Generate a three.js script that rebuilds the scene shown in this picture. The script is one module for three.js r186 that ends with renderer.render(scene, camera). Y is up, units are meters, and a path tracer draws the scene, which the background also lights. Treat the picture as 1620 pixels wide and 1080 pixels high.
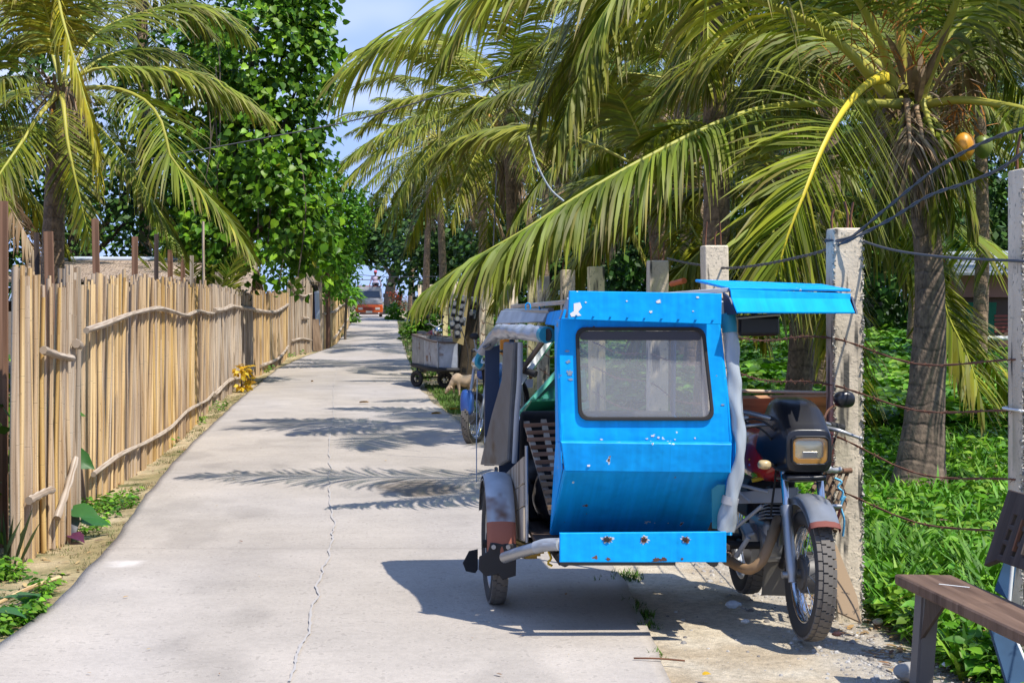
import * as THREE from 'three';
import { mergeGeometries, mergeVertices } from 'three/addons/utils/BufferGeometryUtils.js';
import { RoundedBoxGeometry } from 'three/addons/geometries/RoundedBoxGeometry.js';

// ---------------------------------------------------------------- camera, sky, sun, exposure
const scene = new THREE.Scene();
const F = 2500, CX = 594, CY = 475, EYE = 1.5;           // lens in pixels of a 1620 x 1080 frame, vanishing point, eye height
const camera = new THREE.PerspectiveCamera(2 * Math.atan(540 / F) * 180 / Math.PI, 1.5, 0.1, 900);
camera.position.set(0, EYE, 0);
camera.lookAt(0, EYE, -10);
camera.setViewOffset(1620, 1080, 810 - CX, 540 - CY, 1620, 1080);   // a shifted lens: the road runs straight away, left of the middle
const renderer = new THREE.WebGLRenderer({ antialias: true });
renderer.toneMapping = THREE.LinearToneMapping;
renderer.toneMappingExposure = 1.36;
renderer.shadowMap.enabled = true;
const SUN = new THREE.Vector3(0.42, 1, 0.45).normalize();
const sun = new THREE.DirectionalLight(new THREE.Color(1, 0.955, 0.87), 4.6);
sun.position.copy(SUN).multiplyScalar(120).add(new THREE.Vector3(0, 0, -40));
sun.target.position.set(0, 0, -40);
sun.castShadow = true; sun.shadow.mapSize.set(4096, 4096);
Object.assign(sun.shadow.camera, { left: -60, right: 60, top: 70, bottom: -70, near: 1, far: 300 });
scene.add(sun, sun.target);

// ---------------------------------------------------------------- random numbers and noise
function rng(seed) { let s = seed >>> 0; return () => { s = (s + 0x6d2b79f5) | 0; let t = Math.imul(s ^ (s >>> 15), 1 | s); t = (t + Math.imul(t ^ (t >>> 7), 61 | t)) ^ t; return ((t ^ (t >>> 14)) >>> 0) / 4294967296; }; }
const R0 = rng(7);
const rr = (r, a, b) => a + (b - a) * r();
const clamp = (x, a = 0, b = 1) => Math.min(b, Math.max(a, x));
const mix = (a, b, t) => a + (b - a) * t;
const sstep = (a, b, x) => { const t = clamp((x - a) / (b - a)); return t * t * (3 - 2 * t); };
const hash = (x, y, s) => { let h = Math.imul(x, 374761393) ^ Math.imul(y, 668265263) ^ Math.imul(s, 1442695041); h = Math.imul(h ^ (h >>> 13), 1274126177); h = Math.imul(h ^ (h >>> 15), 2246822519); return ((h ^ (h >>> 13)) >>> 0) / 4294967296; };
function vn(x, y, s = 1, per = 0) {                       // value noise, tiling with period per
  const x0 = Math.floor(x), y0 = Math.floor(y), fx = x - x0, fy = y - y0, u = fx * fx * (3 - 2 * fx), v = fy * fy * (3 - 2 * fy);
  const w = (i, j) => per ? hash(((i % per) + per) % per, ((j % per) + per) % per, s) : hash(i, j, s);
  return mix(mix(w(x0, y0), w(x0 + 1, y0), u), mix(w(x0, y0 + 1), w(x0 + 1, y0 + 1), u), v);
}
function fbm(x, y, s = 1, oct = 4, per = 0) { let a = 0.5, sum = 0, n = 0; for (let i = 0; i < oct; i++) { sum += a * vn(x, y, s + i * 17, per); n += a; a *= 0.55; x *= 2; y *= 2; per *= 2; } return sum / n; }

// the sky: clear blue, thin high cloud, paler towards the horizon
{
  const W = 1024, H = 512, d = new Float32Array(W * H * 4);
  for (let j = 0; j < H; j++) for (let i = 0; i < W; i++) {
    const el = ((j + 0.5) / H - 0.5) * Math.PI, az = ((i + 0.5) / W - 0.5) * 2 * Math.PI, y = Math.sin(el);
    let c;
    if (y < 0) c = [0.2, 0.2, 0.17];
    else {
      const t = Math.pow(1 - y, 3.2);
      c = [mix(0.19, 0.40, t), mix(0.33, 0.55, t), mix(0.72, 0.92, t)];  // zenith lies out of view; raised to fill the shade under the trees
      const px = Math.cos(az) / (y + 0.25), pz = Math.sin(az) / (y + 0.25);
      const cl = sstep(0.5, 0.8, fbm(px * 1.6 + 3, pz * 3.0 + 9, 91, 5)) * 0.5 * sstep(0, 0.06, y);
      c = c.map((v, k) => mix(v, [0.84, 0.87, 0.94][k], cl));
    }
    d.set([c[0], c[1], c[2], 1], (j * W + i) * 4);
  }
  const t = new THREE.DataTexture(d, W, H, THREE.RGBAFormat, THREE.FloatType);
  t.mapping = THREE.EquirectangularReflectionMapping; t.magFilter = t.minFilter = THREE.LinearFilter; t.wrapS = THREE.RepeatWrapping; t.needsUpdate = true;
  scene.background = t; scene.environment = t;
}

// ---------------------------------------------------------------- textures
function tex(w, h, fn, color = true) {
  const d = new Uint8Array(w * h * 4), g = (x) => Math.round(255 * (color ? Math.pow(clamp(x), 1 / 2.2) : clamp(x)));
  for (let j = 0; j < h; j++) for (let i = 0; i < w; i++) { const c = fn(i / w, j / h); const a = Array.isArray(c) ? c : [c, c, c]; d.set([g(a[0]), g(a[1]), g(a[2]), 255], (j * w + i) * 4); }
  const t = new THREE.DataTexture(d, w, h); t.wrapS = t.wrapT = THREE.RepeatWrapping; t.magFilter = THREE.LinearFilter; t.minFilter = THREE.LinearMipmapLinearFilter; t.generateMipmaps = true;
  if (color) t.colorSpace = THREE.SRGBColorSpace; t.needsUpdate = true; return t;
}
const sc = (c, k) => c.map((v) => v * k);
const mx = (a, b, t) => a.map((v, i) => mix(v, b[i], clamp(t)));
const rep = (t, x, y) => { const c = t.clone(); c.repeat.set(x, y ?? x); c.needsUpdate = true; return c; };
const TX = {};
TX.concrete = tex(1024, 1024, (u, v) => {
  const a = fbm(u * 6, v * 6, 3, 5, 6), b = fbm(u * 90, v * 90, 5, 3, 90), s = hash((u * 1024) | 0, (v * 1024) | 0, 4), st = fbm(u * 3, v * 30, 8, 3, 3);
  let c = sc([0.415, 0.38, 0.345], 0.78 + 0.26 * a + 0.22 * (b - 0.5) + 0.14 * (s - 0.5) + 0.05 * (st - 0.5));
  if (b > 0.71) c = sc(c, 0.78); if (s > 0.997) c = sc(c, 0.45); return c;
});
TX.concreteBump = tex(512, 512, (u, v) => 0.45 * fbm(u * 80, v * 80, 21, 3, 80) + 0.35 * hash((u * 512) | 0, (v * 512) | 0, 2) + 0.2 * fbm(u * 8, v * 60, 24, 2, 8), false);
TX.soil = tex(1024, 1024, (u, v) => {
  const a = fbm(u * 8, v * 8, 31, 5, 8), b = fbm(u * 70, v * 70, 35, 3, 70), s = hash((u * 512) | 0, (v * 512) | 0, 9);
  return sc(mx([1, 0.95, 0.85], [0.7, 0.62, 0.5], a * 1.3 - 0.2), 0.55 + 0.45 * b + 0.3 * (s - 0.5));
});
TX.bamboo = tex(128, 1024, (u, v) => {
  const n = fbm(u * 14, v * 3, 41, 3, 0), k = Math.abs(((v * 5.0) % 1) - 0.5), node = k < 0.008 ? 0.62 + 0.3 * hash((v * 5) | 0, (u * 2) | 0, 4) : k < 0.02 ? 1.1 : 1, sp = vn(u * 40, v * 160, 44) > 0.93 ? 0.6 : 1;
  return mx([1.08, 1.03, 0.95], [0.5, 0.39, 0.27], n * 1.8 - 0.5).map((x) => x * node * sp * (0.8 + 0.3 * vn(u * 30, v * 4, 47)));
});
TX.wood = tex(256, 1024, (u, v) => {
  const g = fbm(u * 26, v * 1.6, 51, 4), k = fbm(u * 5, v * 3, 55, 3);
  return sc(mx([1, 0.94, 0.86], [0.42, 0.33, 0.25], g * 1.7 - 0.35), 0.65 + 0.5 * k);
});
TX.woodBump = tex(256, 1024, (u, v) => fbm(u * 40, v * 2, 61, 4), false);
TX.bark = tex(256, 512, (u, v) => {
  const ring = Math.abs(((v * 9 + 0.5 * fbm(u * 4, v * 9, 71, 2)) % 1) - 0.5), f = fbm(u * 22, v * 40, 73, 4), k = fbm(u * 6, v * 14, 75, 3);
  return sc(mx([0.235, 0.17, 0.112], [0.075, 0.052, 0.036], f * 1.5 - 0.3), (0.85 - 0.32 * sstep(0.10, 0.0, ring) * sstep(0.3, 0.6, fbm(u * 9, v * 20, 77, 2))) * (0.55 + 0.9 * k));
});
TX.barkBump = tex(256, 512, (u, v) => { const ring = Math.abs(((v * 9 + 0.5 * fbm(u * 4, v * 9, 71, 2)) % 1) - 0.5); return 0.4 * sstep(0, 0.14, ring) + 0.6 * fbm(u * 24, v * 44, 73, 4); }, false);
TX.post = tex(512, 1024, (u, v) => {
  const a = fbm(u * 4, v * 8, 81, 5), b = fbm(u * 40, v * 80, 83, 3), m = fbm(u * 3, v * 5, 85, 4), s = hash((u * 512) | 0, (v * 1024) | 0, 6);
  let c = sc([0.70, 0.59, 0.44], 0.66 + 0.5 * a + 0.22 * (s - 0.5));
  c = mx(c, [0.12, 0.12, 0.10], (b - 0.70) * 5); c = mx(c, [0.17, 0.18, 0.10], (m - 0.57) * 4 * (1.1 - v)); c = mx(c, [0.07, 0.065, 0.055], (fbm(u * 12, v * 5, 88, 4) - 0.63) * 8); return c;
});
TX.postBump = tex(512, 512, (u, v) => 0.6 * fbm(u * 60, v * 60, 91, 4, 0) + 0.4 * sstep(0.58, 0.78, fbm(u * 30, v * 30, 95, 3)), false);
TX.zinc = tex(512, 512, (u, v) => { const a = fbm(u * 14, v * 14, 101, 3, 14), b = fbm(u * 3, v * 3, 103, 4, 3); let c = sc([0.42, 0.44, 0.46], 0.6 + 0.5 * a + 0.2 * b); c = mx(c, [0.16, 0.08, 0.045], (fbm(u * 6, v * 6, 107, 4, 6) - 0.6) * 6); return c; });
TX.rust = tex(256, 256, (u, v) => mx([0.22, 0.085, 0.035], [0.06, 0.028, 0.018], fbm(u * 12, v * 12, 111, 4, 12) * 1.6 - 0.3));
TX.blue = tex(1024, 1024, (u, v) => {                    // blue paint, one metre across: faded, streaked, chipped to primer and rust
  const a = fbm(u * 5, v * 5, 121, 4, 5), st = fbm(u * 40, v * 3, 123, 3, 0), n = fbm(u * 24, v * 24, 125, 4, 24), m = fbm(u * 3, v * 3, 127, 2, 3);
  let c = sc(mx([0.001, 0.335, 0.84], [0.002, 0.39, 0.88], a * 1.6 - 0.3), 0.82 + 0.36 * st - 0.10 * sstep(0.5, 0.75, fbm(u * 7 + 3, v * 7, 129, 4, 7)));
  const e = n * 0.72 + m * 0.28; if (e > 0.735) c = mx(c, [0.62, 0.7, 0.76], (e - 0.735) * 90); if (n > 0.82) c = mx(c, [0.16, 0.08, 0.05], (n - 0.82) * 60); return c;
});
TX.grime = tex(512, 512, (u, v) => 0.35 + 0.5 * fbm(u * 8, v * 8, 131, 4, 8), false);
TX.tar = tex(512, 512, (u, v) => { const a = fbm(u * 6, v * 6, 141, 4, 6); return mx([0.42, 0.44, 0.48], [0.2, 0.21, 0.23], a * 1.6 - 0.3); });
TX.ply = tex(512, 512, (u, v) => mx([0.3, 0.16, 0.075], [0.12, 0.055, 0.03], fbm(u * 4, v * 30, 151, 4) * 1.5 - 0.3));
TX.thatch = tex(512, 512, (u, v) => sc(mx([0.42, 0.34, 0.26], [0.13, 0.09, 0.065], fbm(u * 60, v * 14, 161, 4) * 1.6 - 0.3), 0.7 + 0.5 * fbm(u * 6, v * 6, 165, 3)));
TX.leafBump = tex(128, 128, (u, v) => 0.5 + 0.5 * Math.sin(u * 60) * 0.3 + 0.3 * vn(u * 20, v * 20, 171), false);

// ---------------------------------------------------------------- materials (linear, real-world base colours)
const lin = (c) => new THREE.Color().setRGB(c[0], c[1], c[2]);
const mat = (c, rough = 0.8, o = {}) => new THREE.MeshStandardMaterial({ color: lin(c), roughness: rough, ...o });
const phys = (c, rough, o = {}) => new THREE.MeshPhysicalMaterial({ color: lin(c), roughness: rough, ...o });
const W1 = [1, 1, 1];
const leafMat = (rough, trans, o = {}) => new THREE.MeshPhysicalMaterial({ color: 0xffffff, vertexColors: true, roughness: rough, transmission: trans, thickness: 0, side: THREE.DoubleSide, specularIntensity: 0.4, ...o });
const M = {
  road: mat(W1, 0.92, { map: rep(TX.concrete, 0.38), bumpMap: rep(TX.concreteBump, 1.1), bumpScale: 0.004, vertexColors: true }),
  soil: mat(W1, 0.97, { map: rep(TX.soil, 0.6), bumpMap: rep(TX.concreteBump, 1.4), bumpScale: 0.012, vertexColors: true }),
  post: mat(W1, 0.95, { map: rep(TX.post, 1.6, 0.55), bumpMap: rep(TX.postBump, 1.5, 1.5), bumpScale: 0.003 }),
  bark: mat(W1, 0.95, { map: TX.bark, bumpMap: TX.barkBump, bumpScale: 0.014 }),
  barkGrey: mat([1.6, 1.5, 1.35], 0.95, { map: TX.bark, bumpMap: TX.barkBump, bumpScale: 0.015 }),
  limb: mat([0.14, 0.11, 0.08], 0.95, { bumpMap: rep(TX.postBump, 2), bumpScale: 0.01 }),
  palmLeaf: leafMat(0.5, 0.5, { specularIntensity: 0.35 }), dryLeaf: leafMat(0.9, 0.25), bigLeaf: leafMat(0.42, 0.36), treeLeaf: leafMat(0.55, 0.32), weedLeaf: leafMat(0.5, 0.42),
  rachis: mat(W1, 0.55, { vertexColors: true }),
  blue: phys(W1, 0.5, { map: TX.blue, bumpMap: rep(TX.grime, 0.8), bumpScale: 0.02, specularIntensity: 0.25, clearcoat: 0.04, clearcoatRoughness: 0.25 }),
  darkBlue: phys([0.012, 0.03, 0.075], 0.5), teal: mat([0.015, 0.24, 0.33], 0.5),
  chrome: mat([0.62, 0.63, 0.65], 0.18, { metalness: 1 }), steel: mat([0.38, 0.385, 0.39], 0.42, { metalness: 0.85 }), alloy: mat([0.42, 0.42, 0.41], 0.5, { metalness: 0.7 }),
  zinc: mat(W1, 0.55, { map: TX.zinc, metalness: 0.35 }), rust: mat(W1, 0.95, { map: TX.rust }), rustRed: mat([0.27, 0.035, 0.02], 0.8), greyPaint: mat([0.4, 0.41, 0.42], 0.55),
  rubber: mat([0.028, 0.026, 0.025], 0.85), tyre: mat([0.045, 0.042, 0.039], 0.9), tread: mat([0.15, 0.135, 0.118], 0.95), drum: mat([0.12, 0.115, 0.11], 0.55, { metalness: 0.5 }), blackPlastic: phys([0.014, 0.014, 0.017], 0.32, { clearcoat: 0.2 }), black: mat([0.012, 0.012, 0.014], 0.7),
  tan: mat([0.32, 0.2, 0.105], 0.7), red: phys([0.42, 0.012, 0.012], 0.3, { clearcoat: 0.5 }), yellow: mat([0.62, 0.42, 0.02], 0.6), green: mat([0.012, 0.13, 0.07], 0.55),
  wood: mat([0.3, 0.22, 0.15], 0.85, { map: TX.wood, bumpMap: TX.woodBump, bumpScale: 0.004 }), brownPost: mat([0.33, 0.19, 0.125], 0.88, { map: TX.wood, bumpMap: TX.woodBump, bumpScale: 0.004 }),
  darkWood: mat([0.20, 0.128, 0.09], 0.75, { map: TX.wood, bumpMap: TX.woodBump, bumpScale: 0.006 }), blackWood: mat([0.085, 0.06, 0.05], 0.7, { map: TX.wood, bumpMap: TX.woodBump, bumpScale: 0.004 }),
  greyPly: mat([0.55, 0.5, 0.43], 0.85, { map: TX.wood }), ply: mat([2.3, 2.2, 1.9], 0.7, { map: TX.ply }),
  tarp: phys(W1, 0.35, { map: TX.tar, clearcoat: 0.3 }), thatch: mat([1.15, 1.1, 1.05], 0.95, { map: TX.thatch, bumpMap: TX.woodBump, bumpScale: 0.03 }),
  wire: mat([0.09, 0.09, 0.095], 0.6, { metalness: 0.3 }), white: mat([0.7, 0.7, 0.68], 0.6),
};
const POSTY = mat([1.05, 1.05, 0.72], 0.95, { map: M.post.map, bumpMap: M.post.bumpMap, bumpScale: 0.006 }), POSTW = mat([1.35, 1.32, 1.28], 0.95, { map: M.post.map, bumpMap: M.post.bumpMap, bumpScale: 0.006 });
const BAM = [[0.62, 0.45, 0.22], [0.74, 0.56, 0.31], [0.58, 0.44, 0.28], [0.50, 0.405, 0.31], [0.66, 0.46, 0.18], [0.43, 0.34, 0.25]].map((c) => mat(c, 0.62, { map: TX.bamboo }));
const BAMGREY = [[0.53, 0.455, 0.37], [0.48, 0.42, 0.36], [0.57, 0.48, 0.38], [0.44, 0.375, 0.30]].map((c) => mat(c, 0.75, { map: TX.bamboo }));

// ---------------------------------------------------------------- naming
const taken = new Map();
function numbered(name) { const n = taken.get(name) ?? 0; taken.set(name, n + 1); return n ? `${name}_${String(n).padStart(3, '0')}` : name; }
function thing(name, label, category, pos = [0, 0, 0], group, kind) {
  const o = new THREE.Group(); o.name = numbered(name); o.position.set(...pos); scene.add(o);
  if (label) o.userData.label = label; if (category) o.userData.category = category; if (group) o.userData.group = group; if (kind) o.userData.kind = kind;
  return o;
}
function part(name, geo, m, parent, extra) {
  const g = Array.isArray(geo) ? merge(geo) : geo, o = new THREE.Mesh(g, m);
  o.name = name; o.castShadow = o.receiveShadow = true; parent.add(o); if (extra) Object.assign(o.userData, extra); return o;
}
function single(name, geo, m, label, category, group, kind) {
  const o = part(numbered(name), geo, m, scene); if (label) o.userData.label = label; if (category) o.userData.category = category; if (group) o.userData.group = group; if (kind) o.userData.kind = kind; return o;
}

// ---------------------------------------------------------------- geometry helpers
const V = (x, y, z) => new THREE.Vector3(x, y, z);
const P = (px, py, Z) => V((px - CX) * Z / F, EYE - (py - CY) * Z / F, -Z);   // the point Z metres down the road that shows at a pixel of the photograph
const rise = (Z) => 0.58 * sstep(30, 92, Z);                                  // the lane climbs a little towards its end
function merge(list) {
  const gs = list.map((g) => { let n = g.index ? g.toNonIndexed() : g.clone(); for (const k of Object.keys(n.attributes)) if (!['position', 'normal', 'uv', 'color'].includes(k)) n.deleteAttribute(k); if (!n.attributes.normal) n.computeVertexNormals(); if (!n.attributes.uv) n.setAttribute('uv', new THREE.BufferAttribute(new Float32Array(n.attributes.position.count * 2), 2)); return n; });
  if (!gs.every((g) => g.attributes.color)) gs.forEach((g) => g.deleteAttribute('color'));
  return gs.length > 1 ? mergeGeometries(gs) : gs[0];
}
function boxUV(g, s = 1) {
  g = g.index ? g.toNonIndexed() : g; const p = g.attributes.position, uv = new Float32Array(p.count * 2), a = V(), b = V(), c = V(), n = V();
  for (let i = 0; i < p.count; i += 3) {
    a.fromBufferAttribute(p, i); b.fromBufferAttribute(p, i + 1); c.fromBufferAttribute(p, i + 2); n.crossVectors(b.clone().sub(a), c.clone().sub(a));
    const ax = Math.abs(n.x), ay = Math.abs(n.y), az = Math.abs(n.z);
    [a, b, c].forEach((q, k) => { const [u, v] = az >= ax && az >= ay ? [q.x, q.y] : ax >= ay ? [q.z, q.y] : [q.x, q.z]; uv[(i + k) * 2] = u * s; uv[(i + k) * 2 + 1] = v * s; });
  }
  g.setAttribute('uv', new THREE.BufferAttribute(uv, 2)); return g;
}
function box(w, h, d, at, rot = [0, 0, 0], r = 0) { const g = r ? new RoundedBoxGeometry(w, h, d, 2, r) : new THREE.BoxGeometry(w, h, d); g.applyMatrix4(new THREE.Matrix4().compose(at, new THREE.Quaternion().setFromEuler(new THREE.Euler(...rot)), V(1, 1, 1))); return boxUV(g); }
function bar(a, b, r, r2 = r, seg = 8) {
  const d = b.clone().sub(a), L = d.length(), g = new THREE.CylinderGeometry(r2, r, L, seg, 1); g.translate(0, L / 2, 0);
  const uv = g.attributes.uv; for (let i = 0; i < uv.count; i++) uv.setY(i, uv.getY(i) * L);
  g.applyQuaternion(new THREE.Quaternion().setFromUnitVectors(V(0, 1, 0), d.normalize())); return g.translate(a.x, a.y, a.z);
}
function plank(a, b, w, t, side = V(1, 0, 0), seg = 1) {  // a board from a to b; w across (towards side), t thick
  const y = b.clone().sub(a), L = y.length(); y.normalize(); const z = V().crossVectors(side, y).normalize(), x = V().crossVectors(y, z).normalize();
  const g = new THREE.BoxGeometry(w, L, t, 1, seg, 1); const m = new THREE.Matrix4().makeBasis(x, y, z).setPosition(a.clone().add(b).multiplyScalar(0.5)); boxUV(g); 
  const o = boxUV(g); const uv = o.attributes.uv, off = (Math.abs(a.x * 3.7 + a.z * 1.3) % 1); for (let i = 0; i < uv.count; i++) uv.setXY(i, uv.getX(i) + off, uv.getY(i) * 0.7 + off * 3); return o.applyMatrix4(m);
}
function tube(pts, r, seg = 24, sides = 8, rf) {          // rf(t) scales the radius along the way
  const c = new THREE.CatmullRomCurve3(pts, false, 'centripetal'), g = new THREE.TubeGeometry(c, seg, 1, sides, false), p = g.attributes.position, n = g.attributes.normal;
  const L = c.getLength(), q = V(), uv = g.attributes.uv;
  for (let i = 0, k = 0; i <= seg; i++) { c.getPointAt(i / seg, q); for (let j = 0; j <= sides; j++, k++) { const s = r * (rf ? rf(i / seg, j / sides * Math.PI * 2) : 1); p.setXYZ(k, q.x + n.getX(k) * s, q.y + n.getY(k) * s, q.z + n.getZ(k) * s); uv.setXY(k, j / sides, i / seg * L); } }
  g.computeVertexNormals();
  const caps = [g]; for (const e of [0, 1]) { const k = e * seg * (sides + 1), a = c.getPointAt(e), pp = [], ii = [], nn = c.getTangentAt(e).multiplyScalar(e ? 1 : -1), ns = []; pp.push(a.x, a.y, a.z); ns.push(nn.x, nn.y, nn.z); for (let j = 0; j <= sides; j++) { pp.push(p.getX(k + j), p.getY(k + j), p.getZ(k + j)); ns.push(nn.x, nn.y, nn.z); if (j) e ? ii.push(0, j + 1, j) : ii.push(0, j, j + 1); } const cg = new THREE.BufferGeometry(); cg.setAttribute('position', new THREE.Float32BufferAttribute(pp, 3)); cg.setAttribute('normal', new THREE.Float32BufferAttribute(ns, 3)); cg.setAttribute('uv', new THREE.Float32BufferAttribute(new Float32Array(pp.length / 3 * 2), 2)); cg.setIndex(ii); caps.push(cg); }
  return mergeGeometries(caps);
}
function plate(pts, th, holes = [], bevel = 0.0025) {     // a sheet with the outline pts (a flat polygon in space), th thick, grown to the side its corners turn anticlockwise on
  const n = V(); for (let i = 0; i < pts.length; i++) { const a = pts[i], b = pts[(i + 1) % pts.length]; n.x += (a.y - b.y) * (a.z + b.z); n.y += (a.z - b.z) * (a.x + b.x); n.z += (a.x - b.x) * (a.y + b.y); } n.normalize();
  const up = Math.abs(n.y) > 0.9 ? V(0, 0, -1) : V(0, 1, 0), x = V().crossVectors(up, n).normalize(), y = V().crossVectors(n, x), o = pts[0], to = (q) => { const d = q.clone().sub(o); return new THREE.Vector2(d.dot(x), d.dot(y)); };
  const s = new THREE.Shape(pts.map(to)); holes.forEach((h) => s.holes.push(new THREE.Path(h.map(to))));
  const g = new THREE.ExtrudeGeometry(s, { depth: Math.max(th - 2 * bevel, 0.0005), bevelEnabled: bevel > 0, bevelSize: bevel, bevelThickness: bevel, bevelSegments: 1, bevelOffset: -bevel, steps: 1 });
  g.translate(0, 0, bevel); g.applyMatrix4(new THREE.Matrix4().makeBasis(x, y, n).setPosition(o)); return boxUV(g);
}
function sdfMesh(f, lo, hi, cell) {                       // one closed skin round f < 0 (surface nets)
  const n = ['x', 'y', 'z'].map((k) => Math.ceil((hi[k] - lo[k]) / cell) + 1), [nx, ny, nz] = n, val = new Float32Array(nx * ny * nz), at = (i, j, k) => (k * ny + j) * nx + i, q = V();
  for (let k = 0; k < nz; k++) for (let j = 0; j < ny; j++) for (let i = 0; i < nx; i++) val[at(i, j, k)] = f(q.set(lo.x + i * cell, lo.y + j * cell, lo.z + k * cell));
  const id = new Int32Array(nx * ny * nz).fill(-1), pos = [], idx = [];
  for (let k = 0; k < nz - 1; k++) for (let j = 0; j < ny - 1; j++) for (let i = 0; i < nx - 1; i++) {
    let sx = 0, sy = 0, sz = 0, c = 0; const cn = [];
    for (let d = 0; d < 8; d++) cn.push(val[at(i + (d & 1), j + ((d >> 1) & 1), k + (d >> 2))]);
    for (let a = 0; a < 8; a++) for (let m = 1; m < 8; m <<= 1) if (!(a & m)) { const b = a | m; if ((cn[a] < 0) !== (cn[b] < 0)) { const t = cn[a] / (cn[a] - cn[b]); sx += (a & 1) + (m === 1 ? t : 0); sy += ((a >> 1) & 1) + (m === 2 ? t : 0); sz += (a >> 2) + (m === 4 ? t : 0); c++; } }
    if (c) { id[at(i, j, k)] = pos.length / 3; pos.push(lo.x + (i + sx / c) * cell, lo.y + (j + sy / c) * cell, lo.z + (k + sz / c) * cell); }
  }
  const quad = (a, b, c, d, flip) => flip ? idx.push(a, c, b, a, d, c) : idx.push(a, b, c, a, c, d);
  for (let k = 1; k < nz - 1; k++) for (let j = 1; j < ny - 1; j++) for (let i = 1; i < nx - 1; i++) {
    const v = val[at(i, j, k)] < 0;
    if (v !== (val[at(i + 1, j, k)] < 0)) quad(id[at(i, j - 1, k - 1)], id[at(i, j, k - 1)], id[at(i, j, k)], id[at(i, j - 1, k)], !v);
    if (v !== (val[at(i, j + 1, k)] < 0)) quad(id[at(i - 1, j, k - 1)], id[at(i - 1, j, k)], id[at(i, j, k)], id[at(i, j, k - 1)], !v);
    if (v !== (val[at(i, j, k + 1)] < 0)) quad(id[at(i - 1, j - 1, k)], id[at(i, j - 1, k)], id[at(i, j, k)], id[at(i - 1, j, k)], !v);
  }
  const g = new THREE.BufferGeometry(); g.setAttribute('position', new THREE.Float32BufferAttribute(pos, 3)); g.setIndex(idx); g.computeVertexNormals();
  g.setAttribute('uv', new THREE.Float32BufferAttribute(new Float32Array(pos.length / 3 * 2), 2)); return g;
}
const cap = (q, a, b, ra, rb) => { const d = b.clone().sub(a), t = clamp(q.clone().sub(a).dot(d) / d.lengthSq()); return q.distanceTo(a.clone().addScaledVector(d, t)) - mix(ra, rb, t); };
const smin = (a, b, k) => { const h = clamp(0.5 + 0.5 * (b - a) / k); return mix(b, a, h) - k * h * (1 - h); };
class LB {                                                // leaf builder: coloured faces in one mesh
  constructor() { this.p = []; this.c = []; this.i = []; }
  v(q, c) { this.p.push(q.x, q.y, q.z); this.c.push(c[0], c[1], c[2]); return this.p.length / 3 - 1; }
  t(a, b, c) { this.i.push(a, b, c); }
  geo() { const g = new THREE.BufferGeometry(); g.setAttribute('position', new THREE.Float32BufferAttribute(this.p, 3)); g.setAttribute('color', new THREE.Float32BufferAttribute(this.c, 3)); g.setIndex(this.i); g.computeVertexNormals(); return g; }
}
function blade(lb, p0, d0, W, L, w, droop, c0, c1, seg = 3, curl = 0) {   // a strap leaf that bends under its weight
  const p = p0.clone(), d = d0.clone(), side = V(); let prev;
  for (let k = 0; k <= seg; k++) {
    const t = k / seg, col = mx(c0, c1, t * t), ww = w * (k === 0 ? 0.55 : t < 0.5 ? 1 : 1 - 0.8 * (t - 0.5)) * 0.5;
    side.copy(W).addScaledVector(d, -W.dot(d)).normalize();
    if (k === seg) { const tip = lb.v(p, col); lb.t(prev[0], prev[1], tip); break; }
    const cur = [lb.v(p.clone().addScaledVector(side, ww), col), lb.v(p.clone().addScaledVector(side, -ww), col)];
    if (prev) { lb.t(prev[0], prev[1], cur[1]); lb.t(prev[0], cur[1], cur[0]); }
    prev = cur; d.y -= droop * (0.35 + t) / seg; d.normalize(); if (curl) d.addScaledVector(W, curl / seg).normalize(); p.addScaledVector(d, L / seg);
  }
}
function heart(lb, p, d, n, L, w, c, fold = 0.25) {       // a broad heart-shaped leaf: stalk end p, pointing along d, face n
  const s = V().crossVectors(d, n).normalize(), c2 = sc(c, 0.86), q = (u, v, h) => p.clone().addScaledVector(d, u * L).addScaledVector(s, v * w).addScaledVector(n, h * L);
  const a = lb.v(q(0, 0, 0), c2), m = lb.v(q(0.5, 0, -0.02), c), t = lb.v(q(1, 0, -0.16), c);
  for (const k of [1, -1]) {
    const e = [lb.v(q(-0.06, 0.26 * k, fold * 0.12), c2), lb.v(q(0.22, 0.5 * k, fold * 0.3), c), lb.v(q(0.55, 0.40 * k, fold * 0.2), c), lb.v(q(0.82, 0.15 * k, -0.05), c)];
    const tri = (x, y, z) => k > 0 ? lb.t(x, y, z) : lb.t(x, z, y);
    tri(a, e[0], e[1]); tri(a, e[1], m); tri(m, e[1], e[2]); tri(m, e[2], e[3]); tri(m, e[3], t);
  }
}
// ---------------------------------------------------------------- the lane and the ground
const lerpTab = (tab, z) => { for (let i = 1; i < tab.length; i++) if (z <= tab[i][0]) { const a = tab[i - 1], b = tab[i]; return mix(a[1], b[1], clamp((z - a[0]) / (b[0] - a[0]))); } return tab[tab.length - 1][1]; };
const LEFT = [[2, -1.72], [6.94, -1.65], [7.8, -1.61], [9.3, -1.61], [10.9, -1.7], [15.5, -1.91], [22.7, -2.05], [34.3, -2.17], [41, -1.85], [46, -1.4], [50, -1.22], [70, -1.13], [130, -1.1]];
const RIGHT = [[2, 1.0], [6.2, 1.15], [8.4, 1.33], [12, 1.27], [19, 1.07], [23, 0.86], [27.8, 0.74], [34, 0.8], [62, 0.92], [90, 1.2], [130, 1.2]];
const roadL = (Z) => lerpTab(LEFT, Z) + 0.05 * (fbm(Z * 0.9, 1, 201, 3) - 0.5), roadR = (Z) => lerpTab(RIGHT, Z) + 0.07 * (fbm(Z * 1.1, 7, 203, 3) - 0.5);
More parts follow.
